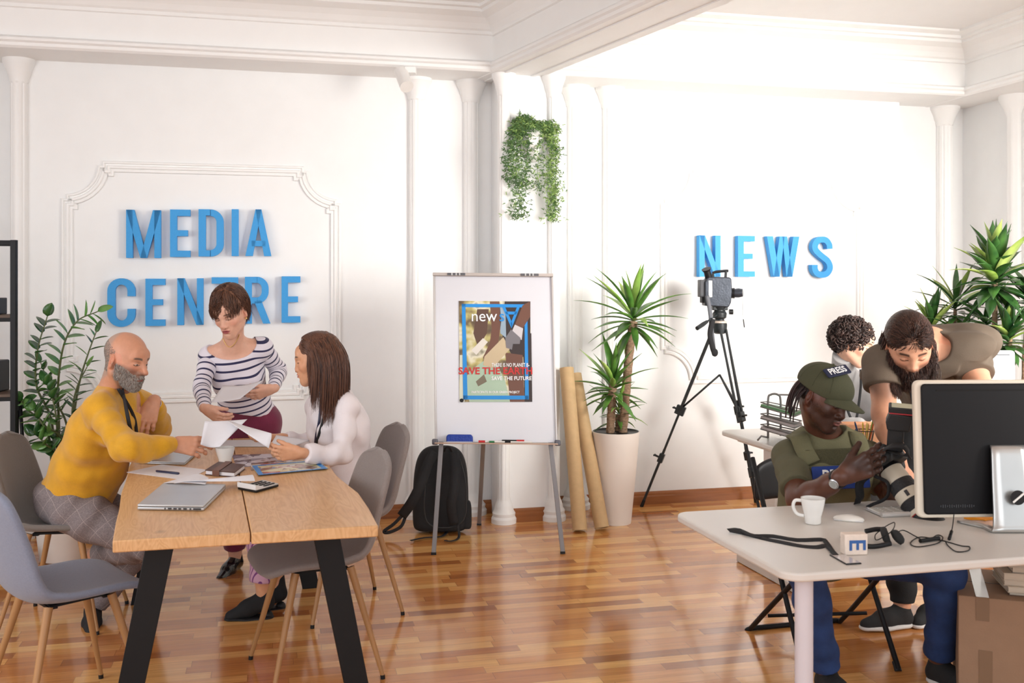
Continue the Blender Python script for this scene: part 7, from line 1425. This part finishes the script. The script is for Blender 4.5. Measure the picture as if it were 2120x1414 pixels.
dp = np.array([(1732-1060)/F, 1, -(771-HY)/F]); cc_ = Lh(0, -.012, .040); Rad = np.array([.0915, .120, .0885])
o = (np.array([0, 0, CH])-cc_)@R4/Rad; dd = dp@R4/Rad; A_, B_, C_ = dd@dd, 2*o@dd, o@o-1; t_ = (-B_-math.sqrt(max(B_*B_-4*A_*C_, 0)))/(2*A_); hit = np.array([0, 0, CH])+dp*t_; nl_ = R4@(((hit-cc_)@R4)/Rad**2); nl_ = nrm(nl_); RP2 = frame(-nl_, V3(-.17, 0, 1)); patch(hit+nl_*.0095, np.column_stack([RP2[:, 0], RP2[:, 1], RP2[:, 2]]), .108, .044, nav, cap_, 'cap_patch', 'PRESS', white_ink, .040, .78)
# dreadlocks
dm = hair_mat('black_locks', srgb(18, 12, 12), srgb(52, 30, 28), .6); rg = random.Random(12)
mb = MB(); hb = S()
for i in range(46):
    a = rg.uniform(-2.9, -.3); x = .074*math.sin(a*.55) if 0 else -.078*math.sin(rg.uniform(-.6, 1.55)); y = -.03-.075*rg.random(); x = math.copysign(.078*math.sqrt(max(0, 1-((y+.014)/.10)**2)), rg.uniform(-1, .6)) if abs(y+.014) < .1 else 0; p = Lh(x, y, rg.uniform(-.01, .03)); pts = [p]; d = nrm(R4[:, 0]*x*8-R4[:, 1]*.5+V3(0, 0, -.5)); L_ = rg.uniform(.09, .16)
    for k in range(8): d = nrm(d+V3(rg.uniform(-.12, .12), rg.uniform(-.12, .12), -.35)); pts.append(pts[-1]+d*L_/8)
    mb.tube(spline(pts, 16), [.0042]*12+[.0035, .0028, .002, .0012][:max(0, len(spline(pts, 16))-12)] if 0 else np.linspace(.0044, .0022, len(spline(pts, 16))), 7)
hb.ell(Lh(0, -.03, .0), (.077, .088, .055), R4, .02); hb.ell(Lh(0, .07, -.02), (.09, .08, .09), R4, .01, 'sub'); V0, f0 = sdf_surface(hb, .004, disp=lambda p: wob(p, 200, .0015)); mb.add(V0, [tuple(q) for q in f0]); mb.build('dreadlocks', dm, man4, smooth=True)
watch(J, 'R', V3(-.15, -.95, .1), man4, .033, .90, dialm=chrome)
# press camera with a white telephoto lens
cr = root('press_camera', P(1830, 950, 3.62), 'black camera with flash and white telephoto lens held by the person in the cap', 'camera')
body_c = P(1830, 952, 3.67); ax_l = nrm(P(1925, 1075, 3.47)-P(1846, 962, 3.62)); upc = nrm(V3(.55, -.15, .75)-ax_l*np.dot(V3(.55, -.15, .75), ax_l)); RC = np.column_stack([np.cross(ax_l, upc), ax_l, upc]); rgum = mat('camera_rubber', (.018, .018, .02), .5, bump=.15, bscale=500)
g = S(); g.box(body_c, (.072, .030, .048), RC, .014, .01); g.box(body_c+RC@V3(-.052, .018, -.004), (.020, .032, .045), RC, .014, .015); g.box(body_c+RC@V3(0, .006, .052), (.030, .034, .022), RC, .012, .015); g.box(body_c+RC@V3(.052, .018, -.004), (.014, .02, .042), RC, .012, .015)
cb = cloth('camera_body', g, rgum, cr, .003)
mb = MB(); mb.box(body_c+RC@V3(0, -.031, -.006), (.040, .001, .027), RC); mb.build('rear_screen', mat('screen_glass', (.02, .025, .04), .08, coat=.6), cb)
for x, z, q in ((-.05, .050, .011), (.05, .050, .009)): mb = MB(); mb.lathe([(q, 0), (q, .008), (q*.8, .010), (1e-6, .010)], body_c+RC@V3(x, 0, z-.004), 20, R=RC); mb.build('dial', black_plastic, cb, auto=.6)
l0 = body_c+ax_l*.028; RL = np.column_stack([RC[:, 0], RC[:, 2], RC[:, 1]]); RL[:, 1] = np.cross(RL[:, 2], RL[:, 0]); cl_w = mat('lens_white', srgb(214, 204, 186), .4)
segs = [(.0, .018, .038, .040, black_plastic, 'lens_mount'), (.018, .075, .042, .044, cl_w, 'lens_section'), (.075, .115, .0465, .0465, mat('zoom_ring', (.02, .02, .022), .6, bump=.5, bscale=120), 'zoom_ring'), (.115, .155, .0465, .048, cl_w, 'lens_section'), (.155, .195, .0495, .0495, MATS['zoom_ring'], 'focus_ring'), (.195, .212, .049, .050, cl_w, 'lens_section'), (.212, .216, .0505, .0505, mat('red_band', srgb(170, 40, 40), .4), 'red_ring'), (.216, .285, .052, .058, black_plastic, 'lens_hood')]
for a, b, ra, rb, m_, nm in segs: mb = MB(); mb.lathe([(1e-6, a), (ra*.97, a), (ra, a+.001), (rb, b-.001), (rb*.97, b), (1e-6, b)], l0, 40, R=RL); mb.build(nm, m_, cr, auto=.5)
hpn = l0+ax_l*.135-nrm(np.cross(ax_l, V3(0, 0, 1)))*0; mb = MB(); d_ = nrm(P(1820, 950, 3.3)-P(1820, 950, 3.6)); d_ = nrm(d_-ax_l*np.dot(d_, ax_l)); s__ = np.cross(ax_l, d_); mb.box(hpn+d_*.047, (.006, .011, .003), np.column_stack([s__, ax_l, d_])); mb.build('scale_window', dark_port, cr, bevel=.001)
# flash
f0_ = P(1852, 925, 3.60); f1_ = P(1848, 872, 3.58); ft_ = P(1858, 838, 3.56); RFl = frame(V3(-.75, .45, .25), nrm(ft_-f0_)); 
fx = nrm(V3(.92, -.35, -.05)); fz = nrm(P(1873, 836, 3.56)-P(1850, 920, 3.60)); fz = nrm(fz-fx*np.dot(fz, fx)); RF2 = np.column_stack([fx, np.cross(fz, fx), fz])
mb = MB(); mb.box(P(1854, 903, 3.60), (.028, .024, .052), RF2); mb.build('flash_base', rgum, cr, bevel=.006, seg=3)
hc_ = P(1862, 872, 3.58); mb = MB(); mb.prism([(-.040, -.030), (.036, -.030), (.045, .030), (-.034, .036), (-.046, .0)], hc_-RF2[:, 1]*.03, RF2[:, 0], RF2[:, 2], RF2[:, 1]*.06); fl_ = mb.build('flash_head', rgum, cr, bevel=.006, seg=3)
mb = MB(); mb.box(hc_+RF2@V3(.004, 0, .037), (.040, .031, .004), RF2); mb.build('flash_rim', mat('flash_red', srgb(190, 60, 70), .4), fl_, bevel=.002)
mb = MB(); mb.box(hc_+RF2@V3(.005, 0, .048), (.044, .034, .010), RF2); mb.build('flash_hood', rgum, fl_, bevel=.004); mb = MB(); mb.box(hc_+RF2@V3(.005, 0, .0585), (.034, .026, .001), RF2); mb.build('flash_window', mat('flash_glass', srgb(206, 206, 180), .2), fl_)
strap([body_c+RC@V3(-.07, 0, .03), P(1786, 990, 3.66), P(1780, 1030, 3.68), P(1772, 1046, 3.72)], .036, .003, 'neck_strap', cloth_black, cr, up=(.3, -1, 0)); strap([body_c+RC@V3(.06, 0, .04), P(1880, 945, 3.52), P(1872, 925, 3.5), P(1850, 922, 3.52), P(1830, 930, 3.55)], .03, .003, 'neck_strap', cloth_black, cr, up=(.3, -.6, .6)); strap([P(1810, 985, 3.62), P(1838, 1000, 3.58), P(1835, 1030, 3.6), P(1805, 1045, 3.64), P(1795, 1050, 3.66)], .012, .002, 'wrist_strap', cloth_black, cr)
# ================================================================ 5: long-haired bearded person leaning over the desk
c5 = P(1882, 716, 4.06); R5 = frame(V3(-.16, -.84, -.52), V3(-.10, -.3, .95)); s5 = 1.04
J = dict(pelvis=P(1945, 860, 4.68), neck=P(1925, 712, 4.24), shR=P(1826, 752, 4.14), shL=P(2000, 735, 4.22), elR=P(1831, 862, 4.02), wrR=P(1864, 972, 3.86), elL=P(2044, 830, 4.04), wrL=P(2040, 960, 3.84), hipR=P(1905, 880, 4.66), hipL=P(1975, 880, 4.72), knR=P(1868, 1075, 4.56), anR=P(1868, 1252, 4.50), knL=P(1935, 1075, 4.72), anL=P(1940, 1238, 4.62))
J5 = J; J['chest'] = P(1930, 740, 4.36); J['belly'] = P(1948, 775, 4.56); report('beard', J)
man5 = root('person', J['anR']*[1, 1, 0], 'long-haired bearded person in a brown t-shirt leaning over behind the seated one', 'person')
hs, Lh = head_shapes(c5, R5, s5, 'm', neck=J['neck'], nr=.062, nose=.97); sk5 = srgb(214, 158, 128)
hr5, _ = hand_shapes(J['wrR'], V3(.2, -.6, -.65), V3(0, .5, -.85), (1, 0, 0), 1.04, curl=(.2, .2, .2, .25)); hl5, _ = hand_shapes(J['wrL'], V3(0, -.6, -.65), V3(0, .5, -.85), (-1, 0, 0), 1.04, curl=(.2, .2, .2, .25))
ar5 = (.056, .046, .046, .030)
sh = S().ext(torso_shapes(J, 0, 'm', .0)).ext(arm_shapes(J, 'R', 0, r=ar5)).ext(arm_shapes(J, 'L', 0, r=ar5)).ext(leg_shapes(J, 'R')).ext(leg_shapes(J, 'L')).ext(hs).ext(hr5).ext(hl5)
build_body('body', sh, [region(c5+V3(0, 0, -.02), .16), region(J['wrR']+V3(0, -.04, -.04), .11)], man5, skin_mat('skin_tan', sk5), hc=.006, colf=lambda V: paint_head(V, c5, R5, s5, sk5, lip=srgb(150, 84, 76), brow=srgb(44, 30, 26), browk=1.5, stubble=srgb(60, 42, 36), blush=.35), base=sk5)
db_ = hair_mat('dark_brown_hair', srgb(30, 19, 16), srgb(88, 58, 46), .4)
rt, nn, l = head_roots(c5, R5, s5, lambda l: beard_cond(l, .0, .0), 4200, 41); V, f = strands('b', rt, nn+R5[:, 1]*.35-R5[:, 2]*.7, .0050, 8, .0010, None, None, grav=.22, seed=6, curl=.30); np_mesh('beard', V, f, hair_mat('dark_beard', srgb(28, 18, 15), srgb(84, 52, 40), .55), True, man5)
hp = cap_shapes(Lh, R5, s5, .004, -.03); hp.ell(Lh(0, .112, -.045), (.068, .062, .098), R5, .01, 'sub'); V0, f0 = sdf_surface(hp, .004, disp=lambda p: wob(p@R5*[1, .15, .3], 150, .0016))
rt, nn, l = head_grid_roots(c5, R5, s5, lambda l: (l[:, 2] > .048) & (l[:, 1] < .080) | ((l[:, 1] < -.02) & (l[:, 2] > -.04)), 5200, 51, rad=(.083, .102, .090), cen=(0, -.018, .038)); dr = nn*.12-R5[:, 1]*1.0+R5[:, 0]*l[:, :1]*3
V, f = strands('h', rt, dr, .011, 9, .0012, None, None, grav=.0, coll=((Lh(0, -.018, .038), np.array([.089, .109, .097])*s5, R5),), seed=3, pull=lambda p, t: (Lh(0, -.03, .0)-p)*5.0)
# loose locks hanging at both sides
rl = []; dl = []
rgn = np.random.RandomState(5)
for q, n_ in ((-1, 260), (1, 420)):
    for i in range(n_): rl.append(Lh(q*rgn.uniform(.070, .092), rgn.uniform(-.085, -.01), rgn.uniform(-.07, .03))); dl.append(R5[:, 0]*q*.5+V3(0, -.1, -1)+rgn.normal(0, .1, 3))
V2, f2 = strands('h', np.array(rl), np.array(dl), .0155, 11, .0014, None, None, grav=.45, seed=9, curl=.34)
V, f = merge([(V0, f0), (V, f), (V2, f2)]); np_mesh('hair', V, f, db_, True, man5)
brown_t = mat('brown_tshirt', srgb(100, 87, 74), .85, bump=.12, bscale=300, var=.05, vscale=20)
te = S().ext(torso_shapes(J, .013, 'm', .005)).ext(arm_shapes(J, 'R', .015, t1=.62, r=(.062, .056, .046, .03))).ext(arm_shapes(J, 'L', .015, t1=.62, r=(.062, .056, .046, .03)))
for a in 'RL': cut_end(te, J['sh'+a]+(J['el'+a]-J['sh'+a])*.48, J['el'+a]-J['sh'+a], .09, dep=.06)
te.ell(J['neck']+V3(-.04, -.10, .0), (.075, .09, .075), None, .01, 'sub'); cut_end(te, J['pelvis']+V3(0, 0, -.02), J['pelvis']-J['belly'], .3)
cloth('t_shirt', te, brown_t, man5, .005, folds([(J['shL']+V3(-.05, -.02, -.02), V3(-.4, -.3, 1)), (J['shR']+V3(.05, 0, -.05), V3(.6, -.3, .6)), (J['belly'], V3(.2, .7, .6)), (J['chest']+V3(.05, 0, .08), V3(.7, .5, 0))], .005, 45, .13, 3.))
blk_tr = mat('black_trousers', (.013, .013, .014), .85, bump=.15, bscale=250)
tr = S().ext(torso_shapes(J, .008, 'm', .0)).ext(leg_shapes(J, 'R', .014, t1=1.99)).ext(leg_shapes(J, 'L', .014, t1=1.99)); cut_end(tr, J['pelvis']+(J['belly']-J['pelvis'])*.35, J['belly']-J['pelvis'], .5, dep=.5)
for a in 'RL': cut_end(tr, J['kn'+a]+(J['an'+a]-J['kn'+a])*.97, J['an'+a]-J['kn'+a], .09)
cloth('trousers', tr, blk_tr, man5, .0065, folds([(J['anR']+V3(0, 0, .15), V3(0, 0, 1)), (J['knR'], V3(0, 0, 1))], .006, 60, .12))
mesh_shoe = mat('black_mesh_shoe', (.02, .02, .021), .8, bump=.4, bscale=600)
shoe(man5, J['anR'], V3(-.96, -.28, 0), V3(0, 0, 1), mesh_shoe, wsole, h_ank=.10, ln=.30, sole_t=.032, laces=black_plastic, name='sneaker'); shoe(man5, J['anL'], V3(-.75, -.65, 0), V3(0, 0, 1), mesh_shoe, wsole, h_ank=.10, ln=.30, sole_t=.032, laces=black_plastic, name='sneaker')
strap([P(1882, 795, 4.12), P(1890, 830, 4.08), P(1895, 870, 4.05)], .014, .002, 'lanyard', cloth_black, man5)
# ================================================================ 6: curly-haired person at the rear desk
c6 = P(1768, 708, 5.52); R6 = frame(V3(.80, -.46, -.34), V3(.12, 0, 1)); s6 = 1.0
J = dict(pelvis=P(1725, 985, 5.95), neck=P(1748, 778, 5.68), shR=P(1690, 808, 5.66), shL=P(1802, 806, 5.80), elR=P(1712, 890, 5.50), wrR=P(1785, 880, 5.38), elL=P(1850, 880, 5.66), wrL=P(1850, 885, 5.42), hipR=P(1700, 990, 5.90), hipL=P(1755, 990, 5.98), knR=P(1740, 985, 5.50), anR=P(1745, 1120, 5.60), knL=P(1800, 985, 5.56), anL=P(1800, 1120, 5.64))
J6 = J; J['chest'] = P(1742, 855, 5.78); J['belly'] = P(1735, 920, 5.88); report('curly', J)
p6 = root('person', J['pelvis']*[1, 1, 0], 'curly-haired person in a light grey turtleneck sitting at the rear desk', 'person')
hs, Lh = head_shapes(c6, R6, s6, 'f', neck=J['neck'], nr=.052); sk6 = srgb(224, 176, 150)
hr6, _ = hand_shapes(J['wrR'], V3(.8, -.4, 0), V3(0, 0, -1), (0, .5, 1), .95); hl6, _ = hand_shapes(J['wrL'], V3(.4, -.9, 0), V3(0, 0, -1), (-1, 0, 0), .95)
sh = S().ext(torso_shapes(J, 0, 'm', 0.)).ext(arm_shapes(J, 'R')).ext(arm_shapes(J, 'L')).ext(leg_shapes(J, 'R')).ext(leg_shapes(J, 'L')).ext(hs).ext(hr6).ext(hl6)
build_body('body', sh, [region(c6+V3(0, 0, -.02), .15)], p6, skin_mat('skin_light', sk6), hc=.007, hf=.003, colf=lambda V: paint_head(V, c6, R6, s6, sk6, lip=srgb(180, 96, 90), brow=srgb(44, 30, 26), blush=.3), base=sk6)
gk = ribbed('grey_knit', srgb(172, 170, 170)); te = S().ext(torso_shapes(J, .016, 'm', .01)).ext(arm_shapes(J, 'R', .014, t1=1.9)).ext(arm_shapes(J, 'L', .014, t1=1.9)); te.cone(J['neck']-R6[:, 2]*.01, Lh(0, -.025, -.085), .070, .062, .02); cut_end(te, Lh(0, -.02, -.085), nrm(Lh(0, -.025, -.085)-J['neck']), .12, dep=.05)
cloth('turtleneck', te, gk, p6, .006, folds([(J['elR'], V3(1, 0, .5)), (J['chest'], V3(.3, 0, 1))], .005, 45, .14, 2.))
tr = S().ell(J['pelvis'], (.16, .13, .11), None, .05).ext(leg_shapes(J, 'R', .012, t1=1.95)).ext(leg_shapes(J, 'L', .012, t1=1.95)); cloth('trousers', tr, blk_tr, p6, .008)
shoe(p6, J['anR'], V3(.3, -.9, 0), V3(0, 0, 1), blk_shoe, black_plastic); shoe(p6, J['anL'], V3(.3, -.9, 0), V3(0, 0, 1), blk_shoe, black_plastic)
lanyard([P(1728, 762, 5.60), P(1738, 800, 5.52), P(1755, 850, 5.50), P(1770, 885, 5.46)], .014, p6); lanyard([P(1782, 765, 5.56), P(1782, 800, 5.54), P(1776, 850, 5.50), P(1770, 885, 5.46)], .014, p6)
# curls: many small rings over a soft cap
rgc = np.random.RandomState(6); hb = S(); hb.ell(Lh(0, -.026, .030), (.096, .108, .092), R6, .02); hb.ell(Lh(0, -.065, -.01), (.078, .062, .06), R6, .03); hb.ell(Lh(0, .118, -.060), (.074, .066, .088), R6, .01, 'sub'); V0, f0 = sdf_surface(hb, .0045, disp=lambda p: wob(p, 150, .005)); Vn = V0[rgc.randint(0, len(V0), 520)]; parts = [(V0, f0)]; cc6 = Lh(0, -.03, .03)
for v in Vn:
    l = (v-c6)@R6
    if l[1] > .055 and l[2] < .025: continue
    n_ = nrm(v-cc6+rgc.normal(0, .03, 3)); a = nrm(np.cross(n_, rgc.normal(size=3))); b = np.cross(n_, a); r_ = rgc.uniform(.008, .014); t = np.linspace(0, 2*PI*1.6, 16); pth = v+n_*(.004)+ (np.cos(t)[:, None]*a+np.sin(t)[:, None]*n_)*r_+b*(t[:, None]-5)*.0028; q = MB(); q.tube(pth, .0030, 5); parts.append((np.concatenate(q.V), np.array([f_ for f_ in q.F if len(f_) == 4])))
V, f = merge(parts); np_mesh('curly_hair', V, f, hair_mat('curl_hair', srgb(22, 15, 14), srgb(82, 62, 56), .5), True, p6)
# stool of the person at the rear desk
stool = root('stool', J['pelvis']*[1, 1, 0], 'round black stool under the curly-haired person at the rear desk', 'stool'); b = J['pelvis']*[1, 1, 0]; zt = J['pelvis'][2]-.105
mb = MB(); mb.lathe([(.16, 0), (.175, .012), (.175, .035), (.15, .05), (1e-6, .052)], b+[0, 0, zt-.052], 36); mb.build('seat', black_plastic, stool, auto=.7)
for i in range(4): q = i*PI/2+.5; mb = MB(); mb.tube([b+V3(.11*math.cos(q), .11*math.sin(q), zt-.05), b+V3(.19*math.cos(q), .19*math.sin(q), 0)], .011, 10); mb.build('leg', black_metal, stool, smooth=True)
